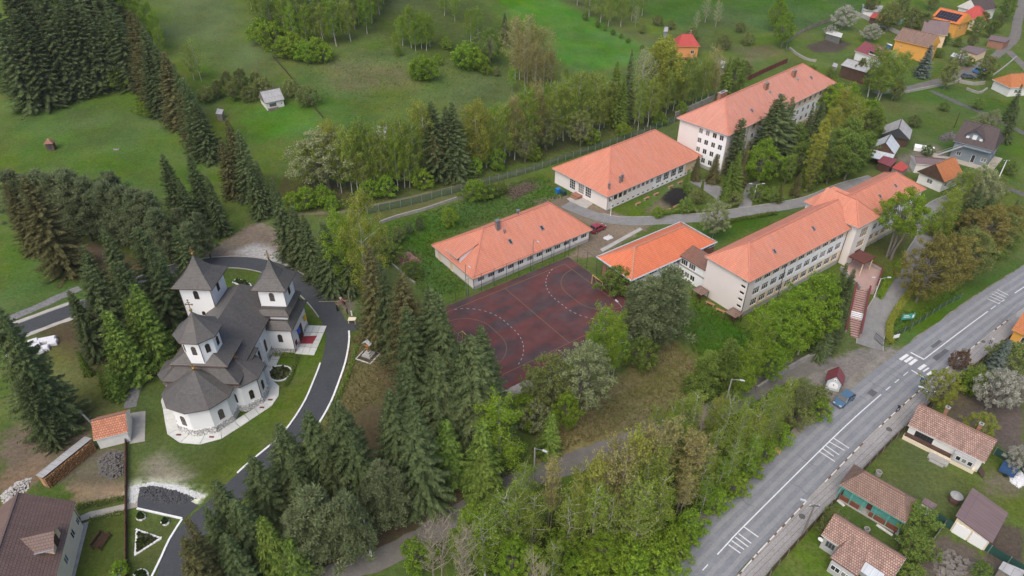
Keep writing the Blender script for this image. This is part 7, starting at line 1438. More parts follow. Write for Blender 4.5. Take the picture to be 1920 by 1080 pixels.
# ---------------------------------------------------------------- vehicles
RUB = mat('tyre rubber', (.018, .018, .018), rough=.8); RIM = mat('alloy rim', (.42, .42, .43), rough=.35, metal=.6); LAMPM = mat('headlamp glass', (.55, .56, .58), rough=.15); TAIL = mat('tail lamp', (.32, .02, .015), rough=.2); CGL = mat('car glass', (.012, .014, .017), rough=.06, spec=.6)
def car(label, px, heading, paint, L=4.4, Wd=1.78, H=1.48, van=False, wz=None):
    p = pick(*px) if wz is None else wz; c = thing('parked_car', label, 'car' if not van else 'van', (p[0], p[1], p[2] + .05), heading, 'parked cars'); hw = Wd / 2
    # side profile stations: x from nose, body belt; lofted over the width
    prof = [(0, .36, .56, .80), (.12, .26, .70, .90), (.55, .22, .78, .97), (1.15, .22, .88, 1.0), (1.6, .22, .93, 1.0), (3.2, .22, .95, 1.0), (3.9, .22, .96, .98), (4.28, .26, .90, .92), (4.4, .36, .80, .86)]
    k = L / 4.4; hk = H / 1.48; m = MB(); m.sm = False; ring = []
    for x, zb, zt, wf in prof:
        X = L / 2 - x * k; w = hw * wf; ring.append([(X, -w * .93, zb), (X, -w, zb + .14), (X, -w, zt * hk - .1), (X, -w * .9, zt * hk), (X, w * .9, zt * hk), (X, w, zt * hk - .1), (X, w, zb + .14), (X, w * .93, zb)])
    for i in range(len(ring) - 1):
        for j in range(8): q = (j + 1) % 8; m.face([ring[i][j], ring[i + 1][j], ring[i + 1][q], ring[i][q]][::-1])
    m.face(ring[0]); m.face(ring[-1][::-1]); obj('body', m, paint, c)
    xs0 = (1.15, 1.85, 3.55, 4.25) if not van else (.7, 1.2, 4.1, 4.35); zb, zt = .92 * hk, H; g = MB(); lo, hi = hw * .93, hw * .76
    A_ = [(L / 2 - xs0[0] * k, lo, zb), (L / 2 - xs0[1] * k, hi, zt), (L / 2 - xs0[2] * k, hi, zt - .02), (L / 2 - xs0[3] * k, lo, zb)]
    B_ = [(a[0], -a[1], a[2]) for a in A_]; g.face([A_[0], A_[1], A_[2], A_[3]][::-1]); g.face(B_); g.face([A_[0], B_[0], B_[1], A_[1]][::-1]); g.face([A_[2], B_[2], B_[3], A_[3]][::-1]); obj('glasshouse', g, CGL, c)
    r_ = MB(); r_.prism([(A_[2][0] - .06, -hi - .02), (A_[1][0] + .06, -hi - .02), (A_[1][0] + .06, hi + .02), (A_[2][0] - .06, hi + .02)], zt - .05, zt + .025); obj('roof_panel', r_, paint, c)
    for s in (-1, 1):
        pl = MB()
        for (a, b) in ((A_[0], A_[1]), (A_[3], A_[2])): pl.beam((a[0], s * (a[1] + .01), a[2]), (b[0], s * (b[1] + .015), b[2]), .07, .07)
        xm = (A_[1][0] + A_[2][0]) / 2; pl.beam((xm, s * (lo + .01), zb), (xm, s * (hi + .015), zt), .08, .06); obj('pillar', pl, paint, c)
        mi_ = MB(); mi_.box(A_[0][0] - .25, A_[0][0] - .05, s * hw if s > 0 else -hw - .16, s * hw + .16 if s > 0 else -hw, zb, zb + .14); obj('mirror', mi_, paint, c)
        h = MB(); h.box(L / 2 - .22, L / 2 - .03, s * hw * .62 - .18, s * hw * .62 + .18, .58 * hk, .72 * hk); obj('headlight', h, LAMPM, c)
        h = MB(); h.box(-L / 2 + .0, -L / 2 + .16, s * hw * .72 - .12, s * hw * .72 + .12, .62 * hk, .86 * hk); obj('tail_light', h, TAIL, c)
        for x in (L / 2 - .85 * k, -L / 2 + .85 * k):
            w = MB(); w.tube([(x, s * (hw - .19), .31), (x, s * (hw + .015), .31)], .31, 14); wo = obj('wheel', w, RUB, c); w = MB(); w.tube([(x, s * (hw - .02), .31), (x, s * (hw + .03), .31)], .19, 10); obj('rim', w, RIM, wo)
    return c
paint = lambda n, c: mat(n, c, tuple(.9 * x for x in c), scale=.5, rough=.35, spec=.5, coat=.6)
car('blue estate car parked beside the roadside shrine', (1581, 753), R(218), paint('blue car paint', (.065, .135, .215)), 4.5)
car('red car half hidden beside the low school building', (1120, 432), R(40), paint('red car paint', (.26, .02, .03)), 4.2)
car('dark grey car parked on the village lay-by', (1815, 147), R(-12), paint('grey car paint', (.05, .06, .07)), 4.3)
car('bright blue van parked on the village lay-by', (1835, 139), R(100), paint('sky blue van paint', (.06, .24, .50)), 4.8, 1.9, 1.95, True)
# ---------------------------------------------------------------- people
SKIN = mat('skin', (.45, .28, .2)); HAIR = mat('dark hair', (.03, .022, .018))
def cloth(n, c): return mat('cloth ' + n, c, tuple(.8 * x for x in c), scale=6)
def person(label, px, yaw, top, legs, robe=False, h=1.72, stride=.0, wz=None, hold=None):
    p = pick(*px) if wz is None else wz; me = bpy.data.meshes.new('sk'); s = h / 1.75
    V = [(0, 0, .95), (0, 0, 1.2), (0, 0, 1.42), (0, 0, 1.52), (0, .02, 1.66)]; r_ = [.15, .15, .15, .06, .1]; Ed = [(0, 1), (1, 2), (2, 3), (3, 4)]
    for q in (-1, 1):
        k = len(V); V += [(q * .1, 0, .9), (q * .11, q * stride * .5 + .03, .5), (q * .11, q * stride, .08), (q * .11, q * stride + .14, .03)]; r_ += [.1, .075, .055, .05] if not robe else [.16, .17, .19, .12]; Ed += [(0, k), (k, k + 1), (k + 1, k + 2), (k + 2, k + 3)]
        k = len(V); V += [(q * .2, 0, 1.4), (q * .27, -q * stride * .3, 1.12), (q * .27, .12 - q * stride * .5, .88), (q * .26, .16 - q * stride * .5, .80)]; r_ += [.075, .055, .042, .045]; Ed += [(2, k), (k, k + 1), (k + 1, k + 2), (k + 2, k + 3)]
    me.from_pydata([tuple(a * s for a in v) for v in V], Ed, []); o = bpy.data.objects.new('sk', me); COL.objects.link(o); md = o.modifiers.new('s', 'SKIN'); me.skin_vertices[0].data[0].use_root = True
    for i, x in enumerate(r_): me.skin_vertices[0].data[i].radius = (x * s, x * s * .8)
    o.modifiers.new('b', 'SUBSURF').levels = 1; dg = bpy.context.evaluated_depsgraph_get(); nm = bpy.data.meshes.new_from_object(o.evaluated_get(dg)); bpy.data.objects.remove(o); nm.materials.clear()
    for m_ in (SKIN, top, legs, HAIR): nm.materials.append(m_)
    for f in nm.polygons:
        z = f.center.z / s; f.material_index = 3 if z > 1.68 or (z > 1.58 and f.center.y < 0) else 0 if z > 1.49 else (0 if abs(f.center.x) > .2 * s and z < .84 and not robe else 1 if z > .93 or abs(f.center.x) > .2 * s else 2); f.use_smooth = True
    b = link('person', nm, None, (p[0], p[1], p[2] + .02), yaw); tag(b, label, 'person'); return b
blk, navy, wht, redc, grc = cloth('black', (.015, .015, .017)), cloth('navy', (.02, .025, .05)), cloth('white', (.6, .58, .56)), cloth('red', (.32, .03, .04)), cloth('grey', (.16, .16, .17))
person('person in a long black robe standing on the church drive', (633, 583), R(-60), blk, blk, True, 1.78)
person('person in dark clothes standing beside the whitewashed pole', (652, 589), R(90), blk, navy)
person('person in a red top in the group by the drive', (645, 573), R(40), redc, blk); person('person in a white top at the back of the group', (637, 562), R(-20), wht, blk, h=1.65); person('person in white and red beside the group by the drive', (640, 568), R(10), wht, redc, h=1.6); person('person in a dark jacket within the group by the drive', (648, 577), R(120), blk, grc)
person('person in dark clothes walking along the pavement', (1682, 772), R(-50), navy, navy, stride=.22, wz=np.array([*pz(1682, 772, -2.9)[:2], -2.9]))
person('person in white shirt walking on the pavement further along', (1856, 645), R(-50), wht, navy, stride=.22, wz=np.array([*pz(1856, 645, -2.9)[:2], -2.9]))
person('child in a red top beside the teal house', (1676, 1002), R(30), redc, navy, h=1.25)
# ---------------------------------------------------------------- lamps and poles
CONP = mat('concrete pole', (.36, .35, .33), (.27, .26, .25), scale=2)
def pole(name, label, u, vt, vb, r0=.11, arm=None, white=0, mt=None, head=True, cross_=False, n_arm=1):
    b, h = foot(u, vt, vb); t = thing(name, label, 'lamp post' if arm is not None else 'pole', tuple(b)); m = MB(); m.tube([(0, 0, -.3), (0, 0, h * .5), (0, 0, h)], [r0 * 1.25, r0, r0 * .7], 8); obj('post', m, mt or CONP, t)
    if white: m = MB(); m.tube([(0, 0, 0), (0, 0, 1.2)], r0 * 1.45, 8); obj('white_base', m, LIME, t)
    if arm is not None:
        for k in range(n_arm):
            a = arm + k * math.pi; e = Vector((math.cos(a) * 1.5, math.sin(a) * 1.5, h + .25)); m = MB(); m.tube([(0, 0, h - .15), (e.x * .5, e.y * .5, h + .15), tuple(e)], .04, 6); obj('arm', m, STEEL, t)
            m = MB(); m.prism([(-.35, -.12), (.35, -.12), (.35, .12), (-.35, .12)], -.06, .06, bottom=True); o = obj('lamp_head', m, mat('lamp head', (.5, .52, .54), rough=.4), t); o.location = e; o.rotation_euler = (0, 0, a)
    if cross_:
        m = MB(); m.box(-.7, .7, -.05, .05, h - .35, h - .25); obj('crossarm', m, DARKSTEEL, t)
        for x in (-.6, 0, .6): m = MB(); m.tube([(x, 0, h - .25), (x, 0, h - .05)], .05, 6); obj('insulator', m, PANEL, t)
    return b, h
pole('court_lamp', 'slim steel lamp post at the left corner of the court', 872, 496, 559, .07, R(-54), mt=STEEL); pole('court_lamp', 'slim steel lamp post before the middle of the low building', 1000, 449, 508, .07, R(-54), mt=STEEL); pole('court_lamp', 'slim steel lamp post at the right end of the court', 1166, 575, 640, .07, R(120), mt=STEEL)
pole('street_lamp', 'concrete street lamp on the lower lane near the spruces', 1003, 840, 918, .13, R(-30)); pole('street_lamp', 'concrete street lamp on the lower lane below the main school', 1372, 711, 790, .13, R(-20))
pole('street_lamp', 'twin arm lamp post beside the terrace stairs', 1652, 522, 558, .06, R(0), mt=PANEL, n_arm=2); pole('street_lamp', 'pale twin arm lamp post in the school yard', 1419, 346, 376, .06, R(0), mt=PANEL, n_arm=2); pole('street_lamp', 'white lamp post at the corner of the hall', 1147, 380, 405, .07, R(90), mt=PANEL)
pole('wooden_pole', 'leaning grey pole with whitewashed base by the lower lane', 682, 974, 1043, .11, white=1); pole('utility_pole', 'whitewashed pole beside the group of people', 652, 545, 592, .09, white=1, mt=WOODGR)
pole('utility_pole', 'white concrete pole standing right of the grey house', 1888, 300, 348, .12, cross_=True, mt=PANEL); pole('utility_pole', 'brown wooden pole left of the grey house', 1800, 211, 240, .1, mt=WOODBR)
pole('utility_pole', 'slim pole beside the village lane with wires', 1806, 95, 130, .1, cross_=True, mt=WOODGR)
P1b, P1h = pole('street_lamp', 'dark utility lamp pole on the pavement by the mottled roof house', 1528, 946, 1008, .13, R(160), cross_=True, mt=WOODGR); P2b, P2h = pole('street_lamp', 'utility lamp pole on the pavement by the zebra crossing', 1746, 733, 790, .13, R(155), cross_=True, mt=WOODGR)
dv = (P2b[:2] - P1b[:2]); P0 = P1b[:2] - dv * .9; P3 = P2b[:2] + dv * 1.05
def wire_(label, a, b, off, sag=.8):
    d = (np.array(b[:2]) - np.array(a[:2])); n = np.array([-d[1], d[0]]) / np.linalg.norm(d) * off; pts = [(a[0] + d[0] * t + n[0], a[1] + d[1] * t + n[1], a[2] + (b[2] - a[2]) * t - sag * 4 * t * (1 - t)) for t in np.linspace(0, 1, 14)]
    m = MB(); m.tube(pts, .018, 4); tag(obj('overhead_wire', m, DARKSTEEL), label, 'wire', 'wires along the pavement')
zt_ = lambda b, h: b[2] + h - .05
for off, nm in ((-.6, 'outer'), (0, 'middle'), (.6, 'inner')):
    wire_('%s thin overhead wire near the mottled roof house' % nm, (P0[0], P0[1], zt_(P1b, P1h)), (P1b[0], P1b[1], zt_(P1b, P1h)), off); wire_('%s overhead wire spanning between the two pavement poles' % nm, (P1b[0], P1b[1], zt_(P1b, P1h)), (P2b[0], P2b[1], zt_(P2b, P2h)), off); wire_('%s overhead wire beyond the zebra crossing' % nm, (P2b[0], P2b[1], zt_(P2b, P2h)), (P3[0], P3[1], zt_(P2b, P2h)), off)
BLUES = mat('blue traffic sign', (.015, .09, .28), rough=.4)
q = pz(*c8(432, 675), -3 + 5.0); sg = thing('crossing_sign', 'blue pedestrian crossing sign hung over the road', 'sign', (P2b[0], P2b[1], P2b[2])); v = np.array([q[0] - P2b[0], q[1] - P2b[1]]); m = MB(); m.tube([(0, 0, 5.4), (v[0], v[1], 5.4)], .05, 6); obj('arm', m, STEEL, sg)
m = MB(); m.box(-.45, .45, -.04, .04, -.5, .5); so = obj('sign_panel', m, BLUES, sg, (v[0], v[1], 4.85), R(128)); m = MB(); m.face([(-.3, -.045, -.32), (.3, -.045, -.32), (0, -.045, .3)]); m.face([(.3, .045, -.32), (-.3, .045, -.32), (0, .045, .3)]); obj('white_triangle', m, PANEL, so)
# ---------------------------------------------------------------- fences, walls, hedges
def fence(name, label, px, h, mt, bay=2.4, post=None, board=None, ph=None, world=None, wz=0.0, th=.04, gap=.12):
    cl = np.array(crv([g2(*q) for q in px], .6) if world is None else world); d = np.concatenate([[0], np.cumsum(np.linalg.norm(np.diff(cl, axis=0), axis=1))]); n = max(1, int(d[-1] / bay)); t = thing(name, label, 'fence' if 'wall' not in name else 'wall'); P = [np.array([np.interp(d[-1] * i / n, d, cl[:, 0]), np.interp(d[-1] * i / n, d, cl[:, 1])]) for i in range(n + 1)]
    t.location = tz(P[0]); o0 = np.array(tz(P[0])); pm = MB(); pm.box(-.06, .06, -.06, .06, -.3, (ph or h + .1)); pme = pm.mesh('post', post or mt)
    for p in P:
        if ph != 0: link('post', pme, t, tuple(np.array(tz(p)) - o0))
    for i in range(n):
        a, b = np.array(tz(P[i])) - o0, np.array(tz(P[i + 1])) - o0; m = MB()
        if board:
            k = board; L_ = h / k
            for j in range(k): z = gap + j * L_ + L_ / 2; m = MB(); m.beam(a + (0, 0, z), b + (0, 0, z), th, L_ * .8); obj('board', m, mt, t)
        else: m.beam(a + (0, 0, h / 2 + gap * .5), b + (0, 0, h / 2 + gap * .5), th, h - gap * .5); obj('panel', m, mt, t)
    return t
def meshm():
    m = bpy.data.materials.new('green wire mesh'); m.use_nodes = True; t = m.node_tree; L = t.links.new; b = t.nodes['Principled BSDF']; b.inputs['Base Color'].default_value = rgba((.075, .13, .085)); b.inputs['Alpha'].default_value = .38; return m
GMESH = meshm(); GPOST = mat('green fence post', (.16, .22, .19), rough=.5); DTEAL = mat('dark green fence sheet', (.022, .075, .058), (.018, .06, .05), scale=1); RUSTB = mat('rust brown fence', (.11, .05, .03), (.07, .035, .025), scale=2, fine=.3); CONW = mat('weathered concrete wall', (.34, .32, .29), (.19, .18, .16), scale=.7, fine=.25, bump=.3)
fence('mesh_fence', 'long green wire mesh fence along the perimeter track', [(690, 402), (770, 385), (870, 358), (1000, 322), (1030, 312), (1100, 288), (1190, 258), (1285, 222)], 1.9, GMESH, 2.6, GPOST, th=.02)
fence('concrete_wall', 'crumbling low concrete wall on the lawn behind the low building', [(712, 420), (745, 408), (790, 396), (830, 383), (868, 370)], .8, CONW, 2.0, th=.35, ph=0, gap=-.4)
fence('concrete_wall', 'thin concrete kerb wall beside the rubble heap', [(716, 478), (740, 500), (760, 518), (778, 532)], .5, CONW, 2.0, th=.25, ph=0, gap=-.4)
fence('concrete_wall', 'tall grey concrete wall behind the four storey block', [(1265, 222), (1300, 206), (1340, 188), (1372, 172)], 2.0, CONW, 2.5, th=.25, ph=2.2, gap=-.4)
fence('plank_fence', 'dark red plank fence behind the far end of the tall block', [(1385, 160), (1430, 138), (1475, 118)], 1.6, MAR, 2.5, ph=1.7)
fence('retaining_wall', 'pale curved retaining wall above the road forecourt', [(1418, 734), (1450, 712), (1490, 688), (1520, 672), (1556, 660)], 1.3, CONW, 1.6, th=.4, ph=0, gap=-.6)
fence('pavement_fence', 'brown plank fence on the garden side of the pavement', None, 1.15, WOODBR, 2.2, WOODGR, world=side(RCL, -6.35)[rpar(pz(1420, 1090, -3)[:2]):rpar(pz(1900, 600, -3)[:2])], board=3)
fence('garden_fence', 'dark green sheet fence beside the garage', [(1750, 974), (1790, 998), (1850, 1035), (1925, 1080)], 1.5, DTEAL, 2.2, GPOST); fence('garden_fence', 'dark green sheet fence beside the blue trailer', [(1862, 852), (1890, 868), (1925, 890)], 1.5, DTEAL, 2.2, GPOST)
fence('garden_fence', 'weathered plank fence beside the cluttered yard', [(1770, 985), (1745, 1020), (1722, 1055), (1705, 1090)], 1.2, WOODGR, 2.0, board=3)
fence('yard_fence', 'low rust brown fence dividing the church lawn from the house', [(237.5, 820), (238, 880), (238, 940), (238, 1000), (238, 1090)], .9, RUSTB, 2.0, th=.12, gap=-.1)
fence('rail_fence', 'short grey rail fence beside the firewood shed', [(92, 815), (120, 812), (150, 806)], 1.0, WOODGR, 2.0, board=2)
fence('garden_fence', 'grey plank fence round the tilled village plot', [(1474, 100), (1476, 82), (1500, 64), (1535, 48), (1558, 40)], 1.5, WOODGR, 2.4); fence('garden_wall', 'rough stone wall below the tilled village plot', [(1480, 92), (1495, 104), (1515, 114), (1530, 116)], .9, STc, 2, th=.4, ph=0, gap=-.4); fence('garden_wall', 'long pale concrete garden wall behind the maroon house', [(1604, 28), (1640, 44), (1685, 66)], 1.6, CONC, 2.6, th=.12, ph=1.8, gap=-.2)
fence('garden_fence', 'maroon fence below the barn', [(1612, 158), (1635, 160), (1655, 162)], 1.2, MAR, 2.2); fence('lane_wall', 'low stone wall along the village lane', [(1690, 176), (1740, 166), (1790, 156), (1800, 150)], .9, STc, 2.2, th=.35, ph=0, gap=-.5); fence('lane_wall', 'curved stone wall below the village lay-by', [(1798, 155), (1825, 160), (1845, 158)], 1.2, STc, 1.8, th=.35, ph=0, gap=-.5); fence('lane_wall', 'pale roadside wall along the upper lane bend', [(1862, 142), (1885, 125), (1905, 108)], .7, CONC, 2.2, th=.3, ph=0, gap=-.4); fence('lane_wall', 'broken stone wall at the edge of the lane meadow', [(1812, 168), (1835, 176), (1850, 168)], .8, STc, 2, th=.4, ph=0, gap=-.4)
fence('field_fence', 'old post fence line running up past the white cabin', [(605, 222), (585, 198), (560, 165), (540, 140), (512, 108)], .7, DWOOD, 3.0, board=2)
fence('drive_rail', 'wire fence on the bank between school drive and road', [(1680, 632), (1720, 608), (1770, 575), (1800, 560)], 1.3, GMESH, 2.4, STEEL, th=.02); fence('lane_rail', 'guard wall with dark net under the spruces by the court corner', [(850, 822), (880, 806), (910, 790)], 1.0, DARKSTEEL, 2.2, CONC, th=.05); fence('lane_rail', 'dark net fence at the foot of the spruces near the bottom', [(448, 1070), (478, 1058), (505, 1045)], .9, DARKSTEEL, 2.2, CONC, th=.05)
def hedge(label, px, h, w, col, seed):
    r = np.random.default_rng(seed); cl = np.array(crv([g2(*q) for q in px], .35)); n = int(len(cl) * 150 * w * h); i = r.integers(0, len(cl), n); c0 = cl[0]; off = r.uniform(-w / 2, w / 2, n); tt = np.gradient(cl, axis=0); tt /= np.linalg.norm(tt, axis=1)[:, None]; nn = np.stack([-tt[:, 1], tt[:, 0]], -1)
    z = r.random(n) ** .7 * h * (1 + .1 * np.sin(i * .7)); xy = cl[i] + nn[i] * off[:, None] + r.normal(0, .1, (n, 2)); C = np.stack([xy[:, 0] - c0[0], xy[:, 1] - c0[1], T(xy[:, 0], xy[:, 1]) - float(T(*c0)) + z], -1); d = unit(r.normal(0, 1, (n, 3)) + np.array([0, 0, .4])); a = unit(np.cross(d, r.normal(0, 1, (n, 3)))); b = unit(np.cross(d, a)); s = .1 * r.uniform(.6, 1.3, n)
    o = link('hedge', leafmesh('hedge', C, a * s[:, None], b * s[:, None] * .65, LM[col]), None, tz(c0)); tag(o, label, 'hedge')
hedge('clipped yellow green hedge along the school lane', [(1238, 405), (1270, 400), (1300, 398), (1330, 394)], 1.2, 1.3, 'sprucey', 1); hedge('low hedge on the lawn edge above the main school', [(1345, 425), (1380, 415), (1420, 408), (1455, 402)], .8, .9, 'green', 2); hedge('bright hedge beside the terrace wall', [(1648, 560), (1662, 535), (1678, 512), (1690, 495)], 1.1, 1.1, 'birchd', 3); hedge('olive hedge on the outer curve of the school drive', [(1668, 645), (1666, 615), (1680, 585), (1705, 550), (1718, 530)], 1.0, 1.1, 'yell', 4); hedge('low garden hedge beside the church drive', [(669, 650), (658, 690), (642, 730), (622, 772)], .5, .6, 'green', 5); hedge('flowering border beside the church lawn', [(558, 668), (552, 690), (543, 712), (536, 725)], .5, .7, 'green', 6); hedge('green border along the footpath of the lower house', [(148, 952), (180, 946), (232, 936)], .5, .8, 'green', 7); hedge('weedy border below the footpath of the lower house', [(170, 976), (200, 968), (232, 962)], .4, .7, 'olive', 8); hedge('narrow border inside the church corner', [(515, 666), (535, 668), (553, 670)], .5, .8, 'green', 9)
# ---------------------------------------------------------------- smaller things
def at(px, dz=0.0): p = pick(*px); return (p[0], p[1], p[2] + dz)
# wayside cross
wc = thing('wayside_cross', 'wooden crucifix with small roof on a tiered stone base', 'monument', at((690, 668)), R(-25)); m = MB(); m.box(-1.6, 1.6, -1.6, 1.6, -.2, .08); obj('border_slab', m, MARB, wc); m = MB(); m.box(-1.35, 1.35, -1.35, 1.35, .08, .12); obj('soil', m, mat('dark bed soil', (.04, .035, .03)), wc)
for k, s in enumerate((.85, .65, .45)): m = MB(); m.box(-s, s, -s + .2, s + .2, .12 + k * .28, .40 + k * .28); obj('stone_tier', m, PLINTH, wc)
OW = mat('varnished orange wood', (.42, .19, .06), (.33, .14, .05), scale=3); m = MB(); m.box(-.1, .1, .1, .3, .96, 3.0); m.box(-.55, .55, .12, .28, 2.1, 2.3); obj('cross_post', m, OW, wc); m = MB(); m.slope([(-.8, -.2, 2.7), (-.8, .6, 2.7), (0, .6, 3.3), (0, -.2, 3.3)][::-1]); m.slope([(.8, -.2, 2.7), (.8, .6, 2.7), (0, .6, 3.3), (0, -.2, 3.3)]); obj('little_roof', m, SHEETM, wc)
# rope and barrier by the drive
a, b = at((655, 573), 1.3), at((600, 578), 1.6); m = MB(); m.tube([tuple(np.array(a) + (np.array(b) - np.array(a)) * t - np.array([0, 0, .5 * t * (1 - t)])) for t in np.linspace(0, 1, 8)], .03, 5); tag(obj('rope', m, mat('pale rope', (.5, .42, .28))), 'pale rope strung across the church drive', 'rope')
bt = thing('barrier_table', 'small cream table standing at the end of the white kerb', 'table', at((661, 604))); m = MB(); m.box(-.7, .7, -.5, .5, .72, .8); obj('tabletop', m, CRM, bt)
for x in (-.6, .6):
    for y in (-.4, .4): m = MB(); m.box(x - .05, x + .05, y - .05, y + .05, -.05, .72); obj('leg', m, CRM, bt)
# white sacks by the drive
SACK = mat('white sacks', (.66, .65, .66), (.5, .49, .52), scale=2); rs = random.Random(4)
SPX = [(64, 644), (82, 642), (97, 639), (69, 652), (55, 658), (73, 661), (84, 656), (42, 662), (60, 667), (44, 670), (32, 675), (100, 645), (24, 666)]
for i, q in enumerate(sorted(SPX)):
    m = MB(); x, y, z = .8, .6, .75; top = [(-x * .82, -y * .8), (x * .85, -y * .82), (x * .8, y * .85), (-x * .85, y * .8)]; lo = [(-x, -y), (x, -y), (x, y), (-x, y)]
    for f0, f1, z0, z1 in ((lo, lo, -.05, z * .7), (lo, top, z * .7, z)):
        for k in range(4): j = (k + 1) % 4; m.face([(*f0[k], z0), (*f0[j], z0), (*f1[j], z1), (*f1[k], z1)])
    m.face([(*p, z) for p in top]); o = obj('white_sack', m, SACK, None, at(q), R(25) + rs.uniform(-.2, .2)); tag(o, 'bulky white sack stacked beside the drive, %s' % ('leftmost' if i == 0 else 'rightmost' if i == len(SPX) - 1 else ORD[i] + ' from left'), 'sack', 'white sacks by the drive')
# heaps
def heap(name, label, px, h, mt, n, size, seed, cat='heap', flat=1.0):
    r = np.random.default_rng(seed); pw = [g2(*q) for q in px]; c = np.mean(pw, axis=0); X0, X1 = min(p[0] for p in pw), max(p[0] for p in pw); Y0, Y1 = min(p[1] for p in pw), max(p[1] for p in pw); m = MB(); k = 0
    while k < n:
        x, y = r.uniform(X0, X1), r.uniform(Y0, Y1); w = poly_weight(np.array([x]), np.array([y]), pw, .8)[0]
        if w < .5: continue
        k += 1; z = h * min(1, (w - .5) * 2) * r.uniform(.5, 1) ; s = size * r.uniform(.5, 1.4); a = r.uniform(0, 6); q = [(x - c[0] + s * math.cos(a + t) * r.uniform(.7, 1), y - c[1] + s * math.sin(a + t) * r.uniform(.7, 1)) for t in (0, 1.57, 3.14, 4.71)]; m.prism(q, z - s * .6 * flat, [z + s * flat * r.uniform(.1, .6) for _ in range(4)])
    o = obj(name, m, mt, None, tz(c)); tag(o, label, cat); return o
heap('rubble_heap', 'heap of grey stones and rubble beside the brown fence', [(182, 862), (200, 848), (232, 845), (236, 890), (210, 900), (185, 890)], .55, mat('grey rubble', (.17, .158, .142), (.095, .088, .08), scale=3, fine=.3), 800, .15, 1, flat=.6); heap('asphalt_heap', 'low dark heap of asphalt scrapings on white gravel', [(262, 914), (285, 911), (330, 920), (368, 935), (345, 945), (300, 945), (262, 935)], .35, mat('asphalt scrapings', (.05, .052, .056), (.09, .092, .097), scale=3, fine=.3), 900, .14, 2); heap('gravel_edge', 'white gravel spread round the asphalt scrapings', [(244, 912), (285, 904), (335, 910), (386, 930), (368, 936), (330, 920), (285, 910), (262, 914), (256, 944), (244, 944)], .12, mat('white gravel', (.66, .66, .65), (.5, .5, .5), scale=4), 700, .12, 3)
heap('brick_heap', 'heap of broken bricks on the lawn beside the spruces', [(738, 484), (766, 472), (786, 488), (760, 500)], .5, mat('broken brick', (.30, .17, .13), (.2, .13, .1), scale=3, fine=.3), 300, .2, 4); heap('stone_heap', 'pale stones and debris beside the lower house roof', [(0, 930), (30, 905), (60, 895), (55, 915), (10, 955)], .4, mat('pale debris', (.5, .48, .45), (.3, .28, .25), scale=3), 260, .18, 5); heap('plastic_heap', 'pile of white plastic sheeting beside the blue trailer', [(1893, 893), (1915, 885), (1925, 905), (1910, 915), (1895, 905)], .7, mat('white plastic', (.7, .7, .71), (.55, .55, .57), scale=3, rough=.4), 240, .22, 6); heap('scrap_heap', 'cluttered scrap and planks in the yard at bottom right', [(1745, 1050), (1780, 1030), (1830, 1060), (1800, 1085), (1760, 1085)], .4, WOODGR, 160, .3, 7); heap('scrap_heap', 'heap of building debris left of the grey house', [(1757, 258), (1785, 246), (1795, 258), (1770, 268)], .6, mat('grey rubble', (.22, .21, .205)), 160, .3, 8); heap('brush_heap', 'brown brushwood heap on the lawn by the hall', [(950, 360), (990, 342), (1005, 352), (965, 374)], .5, mat('brushwood', (.13, .095, .07), (.08, .06, .045), scale=3, fine=.3), 420, .22, 9); heap('sand_heap', 'small white sand heap in the dirt yard', [(1130, 447), (1142, 440), (1150, 446), (1138, 451)], .35, mat('white gravel', (.66, .66, .65)), 120, .16, 10); heap('earth_heap', 'brown earth heap beside the silver sheds', [(1663, 252), (1675, 242), (1684, 250), (1672, 258)], .6, mat('brown earth', (.2, .14, .09), (.14, .1, .07), scale=2), 120, .3, 11)
# bins, signs, benches
for q, c_, lab in (((1046, 362), (.02, .16, .45), 'blue wheeled bin beside the hall path'), ((1057, 366), (.02, .06, .05), 'dark green wheeled bin beside the hall path')):
    t = thing('wheeled_bin', lab, 'bin', at(q), R(36)); m = MB(); m.prism([(-.55, -.4), (.55, -.4), (.55, .4), (-.55, .4)], .12, 1.1); obj('bin_body', m, mat('bin plastic %.2f' % c_[2], c_, rough=.5), t); m = MB(); m.prism([(-.6, -.45), (.6, -.45), (.6, .45), (-.6, .45)], 1.1, [1.16, 1.16, 1.28, 1.28]); obj('bin_lid', m, MATS['bin plastic %.2f' % c_[2]], t)
    for x in (-.45, .45): m = MB(); m.tube([(x - .06, -.42, .1), (x + .06, -.42, .1)], .11, 8); obj('wheel', m, RUB, t)
t = thing('billboard', 'teal information board on the grass above the road', 'sign', at((1698, 606)), R(8)); m = MB(); m.box(-1.3, 1.3, -.05, .05, 1.0, 2.2); obj('board', m, mat('teal board', (.03, .25, .2), (.05, .29, .23), scale=.8), t)
for x in (-1.1, 1.1): m = MB(); m.box(x - .06, x + .06, .05, .15, -.2, 2.4); obj('post', m, STEEL, t)
m = MB(); m.box(-1.0, 0, -.06, -.052, 1.8, 2.0); m.box(-1.0, .4, -.06, -.052, 1.45, 1.6); m.box(.75, 1.1, -.06, -.052, 1.3, 2.0); obj('printed_text', m, PANEL, t)
t = thing('name_board', 'small white board beside the school gate', 'sign', at((1677, 640)), R(20)); m = MB(); m.box(-.7, .7, -.04, .04, .8, 1.6); obj('board', m, PANEL, t)
for x in (-.6, .6): m = MB(); m.box(x - .05, x + .05, .04, .12, -.2, 1.6); obj('post', m, DARKSTEEL, t)
gt = thing('school_gate', 'dark metal gate leaf swung open at the school drive', 'gate', at((1655, 650)), R(110)); 
for k in range(9): m = MB(); m.box(k * .28 - .02, k * .28 + .02, -.02, .02, .1, 1.5); obj('bar', m, DARKSTEEL, gt)
for z in (.15, 1.45): m = MB(); m.box(0, 2.26, -.03, .03, z, z + .06); obj('rail', m, DARKSTEEL, gt)
